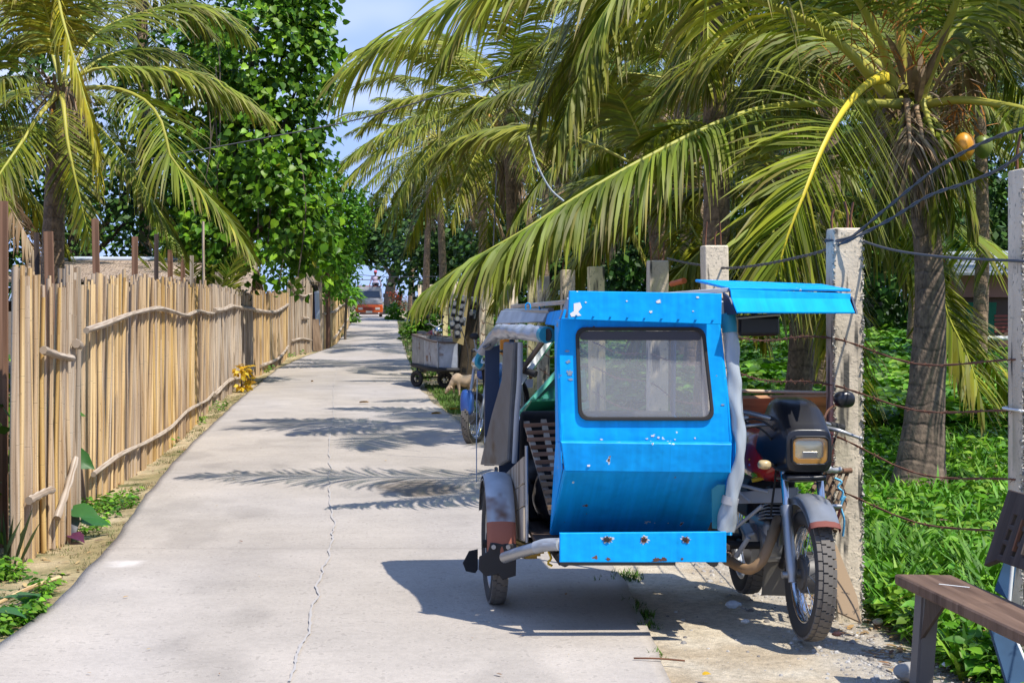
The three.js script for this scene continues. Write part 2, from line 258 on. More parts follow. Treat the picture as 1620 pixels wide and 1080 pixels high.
const FENCE = 2.22;                                        // the wire fence runs along this line
const gy = (x, Z) => {
  const off = Math.max(roadL(Z) - x, x - roadR(Z));
  const soft = x > roadR(Z) && Z < 15 ? sstep(0, 1.1, off) : sstep(0, 0.25, off);
  return rise(Z) - 0.022 - 0.022 * soft + sstep(0.1, 0.7, off) * (0.06 * (fbm(x * 0.8, Z * 0.8, 211, 3) - 0.45) + 0.018 * (fbm(x * 5, Z * 5, 213, 3) - 0.5)) + (x > FENCE + 0.2 ? 0.04 * sstep(FENCE + 0.2, FENCE + 1, x) : 0);
};
const gp = (x, Z, h = 0) => V(x, gy(x, Z) + h, -Z);
function axis(parts) { const out = []; for (const [a, b, s] of parts) { const n = Math.max(1, Math.round((b - a) / s)); for (let i = 0; i < n; i++) out.push(a + (b - a) * i / n); } out.push(parts[parts.length - 1][1]); return out; }
{
  const xs = axis([[-400, -60, 34], [-60, -12, 4], [-12, -4, 0.6], [-4, 3.2, 0.075], [3.2, 12, 0.5], [12, 60, 4], [60, 400, 34]]), zs = axis([[-40, 2, 5], [2, 20, 0.08], [20, 45, 0.2], [45, 100, 0.8], [100, 220, 8], [220, 800, 60]]);
  const nx = xs.length, pos = [], col = [], uv = [], idx = [];
  zs.forEach((Z) => xs.forEach((x) => {
    const l = roadL(Math.max(Z, 2)) - x, r = x - roadR(Math.max(Z, 2)), n = fbm(x * 1.4, Z * 1.4, 221, 4), n2 = fbm(x * 5, Z * 5, 225, 3);
    let c;
    if (l > -0.4 && r < 0) { c = mx([0.80, 0.67, 0.46], [0.44, 0.37, 0.19], (n - 0.42) * 3 + 0.6 * sstep(0.3, 0, l)); c = mx(c, [0.17, 0.2, 0.06], (n2 - 0.55) * 4); c = mx(c, [0.16, 0.12, 0.07], sstep(0.7, 1.3, l)); }
    else if (r > -0.3) {
      c = mx([0.76, 0.70, 0.60], [0.54, 0.44, 0.31], (n - 0.47) * 4); c = mx(c, [0.60, 0.57, 0.53], sstep(1.75, 2.1, x)); c = mx(c, [0.20, 0.13, 0.075], sstep(2.28, 2.5, x + 0.25 * (n - 0.5)));
      c = mx(c, [0.42, 0.36, 0.22], sstep(14, 19, Z) * 0.7); c = mx(c, [0.075, 0.10, 0.03], sstep(2.5, 2.9, x));
    } else c = [0.4, 0.36, 0.28];
    pos.push(x, Z < 2 ? gy(x, 2) : gy(x, Z), -Z); col.push(...c); uv.push(x, Z);
  }));
  for (let j = 0; j < zs.length - 1; j++) for (let i = 0; i < nx - 1; i++) { const a = j * nx + i, b = a + 1, c = a + nx, d = c + 1; idx.push(a, b, d, a, d, c); }
  const g = new THREE.BufferGeometry(); g.setAttribute('position', new THREE.Float32BufferAttribute(pos, 3)); g.setAttribute('color', new THREE.Float32BufferAttribute(col, 3)); g.setAttribute('uv', new THREE.Float32BufferAttribute(uv, 2)); g.setIndex(idx); g.computeVertexNormals();
  single('ground', g, M.soil, 'sandy ground with grass and bare soil on both sides of the lane', null, null, 'structure');
}
{
  const road = thing('road', 'pale grey concrete lane running between bamboo fence and coconut palms', null, [0, 0, 0], null, 'structure');
  const joints = [2.2, 5.35, 9.55, 13.7, 18.2, 22.6, 27.2, 31.7, 36.3, 41, 45.5, 50, 56, 62, 68, 74, 80, 88, 96, 110];
  for (let s = 0; s < joints.length - 1; s++) {
    const z0 = joints[s] + 0.002, z1 = joints[s + 1] - 0.002, nz = Math.max(3, Math.round((z1 - z0) / (z0 < 24 ? 0.07 : 0.3))), nxx = 48, pos = [], col = [], uv = [], idx = [], tone = 0.97 + 0.06 * hash(s, 3, 8);
    for (let j = 0; j <= nz; j++) for (let i = -1; i <= nxx + 1; i++) {
      const Z = mix(z0, z1, j / nz), t = clamp(i / nxx), skirt = i < 0 || i > nxx, x = mix(roadL(Z), roadR(Z), t);
      const trk = Math.exp(-Math.pow((x + 0.75 + 0.1 * fbm(Z * 0.3, 2, 5)) / 0.2, 2)) + Math.exp(-Math.pow((x - 0.45 + 0.1 * fbm(Z * 0.3, 4, 6)) / 0.2, 2));
      let k = 1.05 * tone * (1 - 0.055 * trk * fbm(x * 3, Z * 0.7, 249, 3) * 2 - 0.16 * sstep(0.62, 0.75, fbm(x * 1.7 + 9, Z * 0.8, 247, 4))) * (0.84 + 0.34 * fbm(x * 0.8, Z * 0.35, 231, 4)) * (1 - 0.06 * sstep(0.16, 0, Math.min(x - roadL(Z), roadR(Z) - x)));
      const warm = fbm(x * 0.5 + 4, Z * 0.3, 235, 3); let c = mx([k, k * 0.985, k * 0.985], [k * 1.02, k * 0.975, k * 0.90], (warm - 0.35) * 2.5 + (Z > 6 && Z < 16 ? 0.25 : 0));
      const pd = Math.hypot((x - 0.32) / 0.42, (Z - 12.7) / 0.75) + 0.8 * (fbm(x * 6, Z * 4, 237, 3) - 0.5); if (pd < 1) c = mx(c, [0.42, 0.36, 0.29], sstep(1, 0.6, pd) * 0.85);   // a worn, dirty hollow
      const lm = Math.hypot((x + 1.42) / 0.13, (Z - 9.02) / 0.13) + 1.2 * (fbm(x * 9, Z * 7, 239, 3) - 0.5); if (lm < 1) c = mx(c, [1.75, 1.75, 1.75], sstep(1, 0.5, lm) * 0.8);          // a splash of lime
      const je = Math.min(Z - z0, z1 - Z); c = sc(c, 1 - 0.05 * sstep(0.1, 0, je));
      pos.push(x, rise(Z) + (skirt ? -0.12 : 0.006 * (fbm(x * 2, Z * 2, 241, 3) - 0.5) - (pd < 1 ? 0.012 * sstep(1, 0.5, pd) : 0)), -Z); col.push(...c); uv.push(x, Z);
    }
    const W = nxx + 3; for (let j = 0; j < nz; j++) for (let i = 0; i < W - 1; i++) { const a = j * W + i, b = a + 1, c = a + W, d = c + 1; idx.push(a, b, d, a, d, c); }
    const g = new THREE.BufferGeometry(); g.setAttribute('position', new THREE.Float32BufferAttribute(pos, 3)); g.setAttribute('color', new THREE.Float32BufferAttribute(col, 3)); g.setAttribute('uv', new THREE.Float32BufferAttribute(uv, 2)); g.setIndex(idx); g.computeVertexNormals();
    part('concrete_slab', g, M.road, road);
  }
  // the crack that wanders down the middle of the lane, filled with dirt
  const crackPts = [[455, 1080], [470, 1035], [492, 980], [508, 915], [527, 855], [530, 830], [522, 780], [521, 720], [526, 660], [528, 610], [533, 585], [538, 570]], rk = rng(61);
  const line = []; for (let i = 0; i < crackPts.length - 1; i++) for (let k = 0; k < 14; k++) { const t = k / 14, px = mix(crackPts[i][0], crackPts[i + 1][0], t), py = mix(crackPts[i][1], crackPts[i + 1][1], t), Z = F * EYE / (py - CY); line.push([(px - CX) * Z / F + 0.05 * (fbm(Z * 3.5, 2, 63, 3) - 0.5) + rr(rk, -0.003, 0.003), Z]); }
  const cp = [], ci = []; line.forEach(([x, Z], i) => { const w = 0.003 + 0.004 * rk() + (rk() > 0.95 ? 0.005 : 0), y = rise(Z) + 0.0075; cp.push(x - w, y, -Z, x + w, y, -Z); if (i) { const b = i * 2; ci.push(b - 2, b - 1, b + 1, b - 2, b + 1, b); } });
  const cg = new THREE.BufferGeometry(); cg.setAttribute('position', new THREE.Float32BufferAttribute(cp, 3)); cg.setIndex(ci); cg.computeVertexNormals();
  part('crack', cg, mat([0.385, 0.355, 0.325], 0.95), road);
}

// ---------------------------------------------------------------- bamboo fences on the left
const ORD = ['first', 'second', 'third', 'fourth', 'fifth', 'sixth', 'seventh', 'eighth', 'ninth', 'tenth', 'eleventh', 'twelfth', 'thirteenth', 'fourteenth', 'fifteenth', 'sixteenth', 'seventeenth', 'eighteenth', 'nineteenth', 'twentieth'];
const POLE = [0, 1, 2, 3].map((k) => { const r = rng(300 + k), g = new THREE.CylinderGeometry(0.5, 0.5, 1, 6, 3, false); g.translate(0, 0.5, 0); const p = g.attributes.position; const bx = rr(r, -0.5, 0.5), bz = rr(r, -0.4, 0.4), s = rr(r, 0.72, 0.95);
  for (let i = 0; i < p.count; i++) { const y = p.getY(i), k2 = mix(1, s, y); p.setXYZ(i, p.getX(i) * k2 + bx * Math.sin(y * 3.1) * 0.9, y, p.getZ(i) * k2 + bz * Math.sin(y * 4 + 1)); }
  const uv = g.attributes.uv; for (let i = 0; i < uv.count; i++) uv.setXY(i, uv.getX(i) * 0.5 + k * 0.21, uv.getY(i) * 0.9 + k * 0.13); g.computeVertexNormals(); return g; });
function bambooFence(label, x0, z0, x1, z1, n, o = {}) {
  const r = rng(o.seed ?? 1), f = thing('bamboo_fence', label, 'fence', [mix(x0, x1, 0.5), 0, -mix(z0, z1, 0.5)], 'bamboo fences along the lane'), c = f.position, mats = o.mats ?? BAM;
  const along = V(x1 - x0, 0, -(z1 - z0)).normalize(), out = V(-along.z, 0, along.x); if (out.x < 0) out.negate();
  const bulge = (t) => (o.bulge ?? 0) * Math.sin(t * Math.PI);
  const H = (t) => lerpTab(o.top, t);
  for (let i = 0; i < n; i++) {
    const t = (i + 0.5 + rr(r, -0.3, 0.3)) / n, d = rr(r, 0.022, 0.045) * (o.thick ?? 1), layer = rr(r, -0.04, 0.03), x = mix(x0, x1, t), Z = mix(z0, z1, t), h = H(t) + rr(r, -0.06, 0.05) + (r() > 0.9 ? rr(r, -0.12, 0.09) : 0), base = gy(x, Z) - 0.03 + (r() > 0.8 ? rr(r, 0, 0.07) : 0);
    const pole = part('bamboo_pole', POLE[(r() * 4) | 0], mats[Math.min(mats.length - 1, (Math.pow(clamp(0.5 * r() + 0.5 * fbm(t * (o.patch ?? 14), 3, o.seed ?? 1, 2)), 1.0) * mats.length * 0.999) | 0)], f);
    pole.position.set(x - c.x + out.x * (layer + bulge(t)), base, -Z - c.z + out.z * (layer + bulge(t)));
    pole.scale.set(d, h - base, d); const lean = (o.lean ? lerpTab(o.lean, t) : 0) + rr(r, -0.02, 0.02);
    pole.quaternion.setFromAxisAngle(out, lean).multiply(new THREE.Quaternion().setFromAxisAngle(V(0, 1, 0), r() * 6.28)); pole.rotation.z += rr(r, -0.006, 0.006);
  }
  for (const [pts, rad] of o.rails ?? []) part('rail', tube(pts.map(([t, y, dz]) => { const x = mix(x0, x1, t), Z = mix(z0, z1, t), b = bulge(t) + 0.055 + (dz ?? 0); return V(x - c.x + out.x * b, y, -Z - c.z + out.z * b); }), rad, 26, 7, (t) => 1 + 0.12 * Math.sin(t * 23) - 0.15 * t), o.railMat ?? BAMGREY[1], f);
  return f;
}
bambooFence('short straw-coloured bamboo fence section nearest the viewer, with a slanting brace', -2.115, 9.22, -1.985, 10.05, 36, { seed: 11, top: [[0, 1.7], [0.12, 1.66], [1, 1.62]], thick: 1.05, rails: [[[[0.4, 1.2], [0.7, 1.16], [1.02, 1.13]], 0.026], [[[0.12, 0.32], [0.5, 0.34], [0.6, 0.335]], 0.026], [[[0.62, 0.16, 0.02], [0.85, 0.34, 0.02], [1.02, 0.5, 0.02]], 0.024]] });
bambooFence('weathered narrow bamboo strip beside the gap in the fence', -1.985, 10.1, -2.04, 10.75, 20, { seed: 12, top: [[0, 1.68], [1, 1.7]], mats: [BAM[3], BAM[5], BAMGREY[0], BAMGREY[3]], thick: 1.3, rails: [[[[0.2, 1.22], [0.6, 1.2]], 0.03]] });
bambooFence('long leaning yellow bamboo fence panel with two crooked grey rails', -2.165, 11.75, -2.40, 22.9, 290, { seed: 13, mats: [BAM[0], BAM[4], BAM[1], BAM[2], BAM[3], BAM[5], BAMGREY[0]], top: [[0, 1.68], [0.1, 1.69], [0.5, 1.70], [0.8, 1.67], [1, 1.66]], bulge: 0.1, lean: [[0, -0.10], [0.1, -0.075], [0.3, -0.035], [0.6, -0.012], [1, 0]], patch: 9,
  rails: [[[[-0.02, 1.28], [0.06, 1.32], [0.14, 1.37], [0.25, 1.41], [0.33, 1.42], [0.43, 1.38], [0.55, 1.33], [0.7, 1.37], [0.85, 1.33], [1.0, 1.31]], 0.025], [[[0.005, 0.20], [0.1, 0.23], [0.25, 0.2], [0.4, 0.19], [0.55, 0.24], [0.7, 0.21], [0.85, 0.16], [1.0, 0.17]], 0.022]] });
bambooFence('silvery grey bamboo fence panel behind the yellow croton shrub', -2.41, 23.05, -2.45, 31.2, 170, { seed: 14, top: [[0, 1.70], [0.5, 1.66], [1, 1.62]], mats: BAMGREY, thick: 1.5, rails: [[[[0, 1.35], [0.2, 1.36], [0.35, 1.40], [0.6, 1.37], [1, 1.33]], 0.04], [[[0, 0.12], [0.3, 0.2], [0.6, 0.14], [1, 0.2]], 0.035]] });
bambooFence('tawny shaded bamboo fence panel under the broad-leaved tree', -2.46, 31.4, -2.34, 41.3, 170, { seed: 15, top: [[0, 1.68], [0.4, 1.66], [1, 1.72]], mats: [BAM[1], BAM[2], BAM[0], BAM[3], BAM[5]], thick: 1.5, bulge: 0.1, rails: [[[[0, 1.3], [0.4, 1.24], [0.7, 1.32], [1, 1.4]], 0.04], [[[0.1, 0.15], [0.5, 0.16], [1, 0.3]], 0.04]] });
bambooFence('tall grey-brown bamboo screen leading up to the thatched gate', -2.33, 41.5, -1.82, 44.4, 90, { seed: 16, top: [[0, 1.95], [0.4, 2.12], [0.8, 2.1], [1, 1.9]], mats: [BAMGREY[0], BAMGREY[1], BAMGREY[3], BAM[5]], thick: 1.35, rails: [[[[0.02, 2.0], [0.25, 1.74], [0.55, 1.62], [0.95, 1.68]], 0.035], [[[0.1, 0.42], [0.5, 0.46], [0.95, 0.38]], 0.035], [[[0.55, 1.02], [0.8, 1.0]], 0.045]] });
bambooFence('narrow yellow bamboo panel on the far side of the thatched gate', -1.57, 46.1, -1.33, 48.3, 26, { seed: 17, top: [[0, 1.5], [1, 1.55]], mats: [BAM[0], BAM[1], BAM[4]], thick: 1.5, rails: [[[[0, 1.1], [1, 1.15]], 0.04]] });
bambooFence('low farthest bamboo fence where the lane narrows', -1.32, 48.6, -1.2, 67, 180, { seed: 18, top: [[0, 1.62], [0.4, 1.68], [1, 1.6]], mats: [BAM[2], BAM[1], BAM[0], BAMGREY[0]], thick: 1.8, rails: [[[[0, 1.15], [0.5, 1.35], [1, 1.3]], 0.05], [[[0, 0.35], [0.5, 0.55], [1, 0.75]], 0.045]] });
bambooFence('slatted bamboo fence at the lane end beside the truck', -1.2, 68, -1.5, 88, 90, { seed: 19, top: [[0, 1.75], [1, 2.0]], mats: [BAM[2], BAM[3], BAMGREY[0]], thick: 2.2 });

// timber and bamboo posts standing along the fence
{
  const post = (label, px, topPy, Z, w, m, lean = 0, foot) => { const t = P(px, topPy, Z), b = V(t.x + lean, gy(t.x, Z) - 0.05, -Z); if (foot) b.copy(P(...foot)); const o = thing('timber_post', label, 'post', [b.x, b.y, b.z], 'timber posts along the bamboo fence'); const a = V(0, 0, 0), e = t.clone().sub(b); part('post_shaft', m === 'pole' ? tube([a, e.clone().multiplyScalar(0.5).add(V(0.01, 0, 0)), e], w / 2, 8, 7, (u) => 1 - 0.15 * u) : plank(a, e, w, w * 0.8, V(1, 0, 0.1)), m === 'pole' ? BAMGREY[0] : m, o); };
  post('tall reddish-brown square post at the very edge, in front of the fence end', 5, 318, 9.9, 0.05, M.brownPost);
  post('brown square post poking above the narrow bamboo strip', 76, 366, 12.1, 0.062, M.brownPost, 0.05);
  post('thin dark post close behind the square brown one', 57, 368, 12.2, 0.035, M.blackWood, 0.04);
  post('brown square post above the left end of the long panel', 150, 346, 14.2, 0.055, M.brownPost, 0.05);
  post('brown square post a third of the way along the long panel', 213, 374, 17.0, 0.058, M.brownPost);
  post('slim grey post between two brown posts of the long panel', 247, 370, 18.6, 0.045, M.blackWood);
  post('short brown post near the far half of the long panel', 269, 395, 20.4, 0.06, M.brownPost);
  post('short brown post just before the pale thin pole', 289, 404, 22.0, 0.055, M.brownPost);
  post('whitish short post beside the pale bamboo pole', 303, 404, 23.2, 0.05, M.greyPly);
  post('tall thin pale bamboo pole at the end of the long panel', 321, 350, 24.6, 0.05, 'pole');
  post('thick pale stub post on the silvery panel', 346, 430, 27.2, 0.12, M.greyPly, 0.08);
  post('dark slanting prop at the open edge of the long panel', 108, 600, 11.68, 0.03, M.blackWood, 0, [133, 795, 11.7]);
}
// thatched gate and huts behind the fence
{
  const o = thing('thatched_gate', 'small thatched gate with dark doorway in the bamboo fence', 'gate', [-1.72, rise(45), -45.2], null), c = o.position, q = (px, py, Z) => P(px, py, Z).sub(c);
  part('gate_post', tube([q(484, 560, 44.6), q(483, 440, 44.6)], 0.05, 4, 7), BAM[3], o); part('gate_post', tube([q(507, 556, 45.6), q(506, 440, 45.7)], 0.06, 4, 7), BAM[5], o); part('gate_post', tube([q(519, 553, 46.6), q(518, 398, 46.6)], 0.07, 4, 7), M.brownPost, o);
  part('door_leaf', plate([q(495, 552, 45.9), q(505, 551, 46.2), q(505, 462, 46.2), q(492, 462, 45.9)], 0.05), M.blackWood, o);
  part('door_leaf', plate([q(494, 555, 44.9), q(508, 556, 45.1), q(503, 505, 45.2), q(494, 505, 45.0)], 0.04), M.wood, o);
  part('pale_panel', plate([q(499, 515, 45.4), q(505, 514, 45.5), q(504, 460, 45.5), q(497, 461, 45.4)], 0.03), mat([0.33, 0.37, 0.46], 0.7), o);
  const r = rng(88), roof = new LB(), a = q(478, 446, 44.4), b = q(516, 449, 46.4), a2 = q(482, 412, 45.6), b2 = q(516, 416, 47.4);
  for (let row = 0; row < 9; row++) for (let i = 0; i < 60; i++) { const t = (i + r()) / 60, u = row / 9 + r() * 0.08, p0 = a.clone().lerp(b, t).lerp(a2.clone().lerp(b2, t), u + 0.06), d = a.clone().sub(a2).normalize(); d.x += rr(r, -0.25, 0.25); d.y += rr(r, -0.1, 0.12); const k = rr(r, 0.5, 1.1); blade(roof, p0, d.normalize(), V(0.6, 0.3, -0.7), rr(r, 0.2, 0.34), rr(r, 0.02, 0.045), 0.25, sc([0.36, 0.26, 0.16], k), sc([0.42, 0.32, 0.2], k), 2); }
  part('thatch', roof.geo(), M.dryLeaf, o, { kind: 'stuff' });
  part('roof_sheet', plate([a, b, b2, a2], 0.04), M.thatch, o); part('eave_beam', tube([q(476, 449, 44.3), q(520, 452, 46.6)], 0.035, 4, 6), M.blackWood, o);
}
function hut(label, x0, x1, Z, yTop, yEave, o2 = {}) {     // a house whose nipa roof shows over the fence
  const o = thing('thatched_house', label, 'house', [mix(x0, x1, 0.5), 0, -Z]), w = (x1 - x0) / 2, r = rng(o2.seed ?? 3), d = 2.4, a = V(-w, yEave, d * 0.6), b = V(w, yEave, d * 0.6), a2 = V(-w * 0.96, yTop, -d * 0.4), b2 = V(w * 0.96, yTop, -d * 0.4);
  part('wall', box(w * 1.84, yEave - 0.05, d * 0.8, V(0, (yEave - 0.05) / 2, -d * 0.05)), M.thatch, o);
  part('roof_sheet', plate([a, b, b2, a2], 0.05), M.thatch, o); part('roof_sheet', plate([a2, b2, V(w, yEave, -d * 1.4), V(-w, yEave, -d * 1.4)], 0.05), M.thatch, o);
  const lb = new LB(); for (let row = 0; row < 16; row++) for (let i = 0; i < w * 44; i++) { const t = (i + r()) / (w * 44), u = row / 16 + r() * 0.05, p0 = a.clone().lerp(b, t).lerp(a2.clone().lerp(b2, t), u + 0.05); p0.y += 0.03; const dd = a.clone().sub(a2).normalize(); dd.x += rr(r, -0.4, 0.4); dd.y += rr(r, 0, 0.2); const k = rr(r, 0.5, 1.25); blade(lb, p0, dd.normalize(), V(1, 0, 0.1), rr(r, 0.16, 0.3), rr(r, 0.03, 0.07), 0.2, sc([0.40, 0.33, 0.28], k), sc([0.48, 0.41, 0.36], k), 2); }
  part('thatch', lb.geo(), M.dryLeaf, o, { kind: 'stuff' });
  if (o2.ridge) part('ridge_sheet', plate([V(-w, yTop + 0.02, -d * 0.3), V(w, yTop + 0.02, -d * 0.3), V(w, yTop + 0.06, -d * 0.42), V(-w, yTop + 0.06, -d * 0.42)], 0.03), mat([0.5, 0.55, 0.62], 0.5), o);
}
hut('thatched house with pale metal ridge showing over the long bamboo panel', -6.2, -3.0, 27.5, 2.2, 1.8, { seed: 4, ridge: true });
hut('thatched house roof showing between the tree trunks above the silvery panel', -4.2, -2.75, 36, 2.35, 1.6, { seed: 5 });
hut('thatched house at the far edge behind the square posts', -9.5, -6.3, 25, 1.62, 1.3, { seed: 6, ridge: true });
// ---------------------------------------------------------------- palms
const PG = { base: [0.22, 0.315, 0.014], dark: [0.06, 0.14, 0.012], yel: [0.56, 0.47, 0.025], tip: [0.44, 0.39, 0.04], dry: [0.30, 0.19, 0.10], rach: [0.42, 0.36, 0.05] };
function rachisGeo(curve, r0, seg, c0, c1) {
  const g = new THREE.TubeGeometry(curve, seg, 1, 6, false), p = g.attributes.position, n = g.attributes.normal, q = V(), col = [];
  for (let i = 0, k = 0; i <= seg; i++) { const t = i / seg; curve.getPointAt(t, q); const r = r0 * Math.pow(1 - t, 0.8) + 0.0025 + (t < 0.06 ? r0 * 0.6 * (1 - t / 0.06) : 0), c = mx(c0, c1, t); for (let j = 0; j <= 6; j++, k++) { p.setXYZ(k, q.x + n.getX(k) * r, q.y + n.getY(k) * r, q.z + n.getZ(k) * r); col.push(...c); } }
  g.setAttribute('color', new THREE.Float32BufferAttribute(col, 3)); g.computeVertexNormals(); return g;
}
// o: L leaflet length, w width, n pairs, droop, t0 bare stalk, yel 0..1 yellowing, dry, r0 rachis radius, spread, missing, tint
function frond(parent, pts, o = {}) {
  const r = rng(o.seed ?? 1), curve = new THREE.CatmullRomCurve3(pts, false, 'centripetal'), n = Math.round((o.n ?? 62) * (o.dry ? 1 : 1.2)), L0 = o.L ?? 0.9, w0 = o.w ?? 0.045, t0 = o.t0 ?? 0.2, len = curve.getLength();
  const fc0 = o.dry ? sc(PG.dry, 0.9) : mx(o.stalk ?? PG.rach, [0.24, 0.27, 0.05], o.greenStalk ?? 0.3), fc1 = o.dry ? PG.dry : mx(o.stalk ?? PG.rach, PG.base, o.stalk ? 0.25 : 0.55);
  const f = part('frond', rachisGeo(curve, o.r0 ?? 0.022, 18, fc0, fc1), M.rachis, parent), lb = new LB(), p = V(), up = V(0, 1, 0), tint = o.tint ?? rr(r, 0.8, 1.15), N0 = o.normal;
  for (let i = 0; i < n; i++) {
    const s = i / (n - 1), t = mix(t0, 0.995, s); curve.getPointAt(t, p); const T = curve.getTangentAt(t), N = (N0 ?? up).clone().addScaledVector(T, -T.dot(N0 ?? up)); if (N.lengthSq() < 0.02) N.set(0.3, 0, 1); N.normalize(); const S = V().crossVectors(T, N);
    const prof = (0.5 + 0.5 * sstep(0, 0.25, s)) * (1 - 0.62 * Math.pow(s, 2.6)), gap = o.missing ?? 0.03;
    for (const sd of [1, -1]) {
      if (r() < gap) continue;
      const a = mix(o.a0 ?? 1.2, o.a1 ?? 0.42, Math.pow(s, 1.3)) + rr(r, -0.11, 0.11) + 0.32 * (vn(i * 0.31, sd * 9.3, o.seed ?? 1) - 0.5), d = T.clone().multiplyScalar(Math.cos(a)).addScaledVector(S, sd * Math.sin(a)).addScaledVector(N, rr(r, 0.0, 0.22) + (o.lift ?? 0)).normalize();
      const W = T.clone().multiplyScalar(0.8).addScaledVector(N, 0.5 * rr(r, 0.2, 1.3)), k = tint * (0.55 + 0.75 * r());
      const yv = (o.yel ?? 0.15) * rr(r, 0.2, 1.3) + (r() > 0.97 ? 0.5 : 0);
      let c0 = sc(mx(mx(PG.base, PG.dark, (o.dark ?? 0.25) * 0.7 + r() * 0.45), PG.yel, yv), k), c1 = sc(mx(mx(PG.base, PG.tip, 0.35 + yv), PG.dry, r() < 0.3 ? 0.75 : 0.12), k); if (o.dry) { c0 = sc(mx(PG.dry, [0.42, 0.33, 0.22], r()), k); c1 = sc(PG.dry, k); }
      blade(lb, p, d, W, L0 * prof * (r() < 0.07 ? rr(r, 0.4, 0.8) : rr(r, 0.84, 1.14)), w0 * (0.58 + 0.5 * prof) * rr(r, 0.55, 1.15), (o.droop ?? 1.3) * rr(r, 0.5, 1.45), c0, c1, o.seg ?? 3);
    }
  }
  part('leaflets', lb.geo(), o.dry ? M.dryLeaf : M.palmLeaf, f, { kind: 'stuff' }); return f;
}
function arch(c, az, el, len, sag, k = 7) {               // the line of a frond that leaves the crown at an angle and arches over
  const pts = [], p = c.clone(), d = V(Math.cos(az) * Math.cos(el), Math.sin(el), Math.sin(az) * Math.cos(el)); p.addScaledVector(d, 0.12);
  for (let i = 0; i <= k; i++) { pts.push(p.clone()); d.y -= sag * (0.5 + i / k) / k; d.normalize(); p.addScaledVector(d, len / k); } return pts;
}
function trunk(parent, base, top, r0, r1, bend, m = M.bark, flare = 1.35) {
  const mid = base.clone().lerp(top, 0.45).add(bend ?? V(0, 0, 0));
  const c = new THREE.CatmullRomCurve3([base, mid, top]), L = c.getLength(), seg = Math.max(24, Math.round(L * 14)), g = new THREE.TubeGeometry(c, seg, 1, 14, false), p = g.attributes.position, n = g.attributes.normal, uv = g.attributes.uv, q = V();
  for (let i = 0, k = 0; i <= seg; i++) { const t = i / seg; c.getPointAt(t, q); const r = mix(r0, r1, sstep(0, 0.7, t)) * (1 + (flare - 1) * Math.exp(-t * L / 0.32)); const ring = 1 + 0.035 * (((t * L * 11 + 0.3 * vn(t * 40, 1, 5)) % 1) - 0.5);
    for (let j = 0; j <= 14; j++, k++) { const s = r * ring * (1 + 0.05 * (vn((j % 14) * 1.7, t * L * 9, 9) - 0.5)); p.setXYZ(k, q.x + n.getX(k) * s, q.y + n.getY(k) * s, q.z + n.getZ(k) * s); uv.setXY(k, j / 14 * 2, t * L * 0.75); } }
  g.computeVertexNormals(); return part('trunk', g, m, parent);
}
function sheath(parent, c, r, n, seed) {                  // the fibrous leaf bases round the crown
  const q = rng(seed), lb = new LB(); for (let i = 0; i < n; i++) { const a = q() * 6.28, h = rr(q, -0.35, 0.25); blade(lb, c.clone().add(V(Math.cos(a) * r, h, Math.sin(a) * r)), V(Math.cos(a) * 0.5, rr(q, -0.6, 1), Math.sin(a) * 0.5).normalize(), V(-Math.sin(a), 0, Math.cos(a)), rr(q, 0.2, 0.5), rr(q, 0.02, 0.06), rr(q, 0, 1.4), sc([0.22, 0.15, 0.08], rr(q, 0.6, 1.2)), sc([0.26, 0.19, 0.12], rr(q, 0.6, 1.2))); }
  part('leaf_sheath', lb.geo(), M.dryLeaf, parent, { kind: 'stuff' });
}
function nut(parent, at, r, m, s = 1.25) { const g = new THREE.SphereGeometry(r, 14, 10), p = g.attributes.position; for (let i = 0; i < p.count; i++) { const y = p.getY(i) / r, k = 1 + 0.06 * Math.cos(3 * Math.atan2(p.getZ(i), p.getX(i))) - 0.12 * Math.max(0, -y); p.setXYZ(i, p.getX(i) * k, p.getY(i) * s, p.getZ(i) * k); } g.computeVertexNormals(); g.translate(at.x, at.y, at.z); return part('coconut', g, m, parent); }
const NUTO = phys([0.62, 0.27, 0.015], 0.42, { clearcoat: 0.3 }), NUTG = phys([0.16, 0.2, 0.03], 0.45);
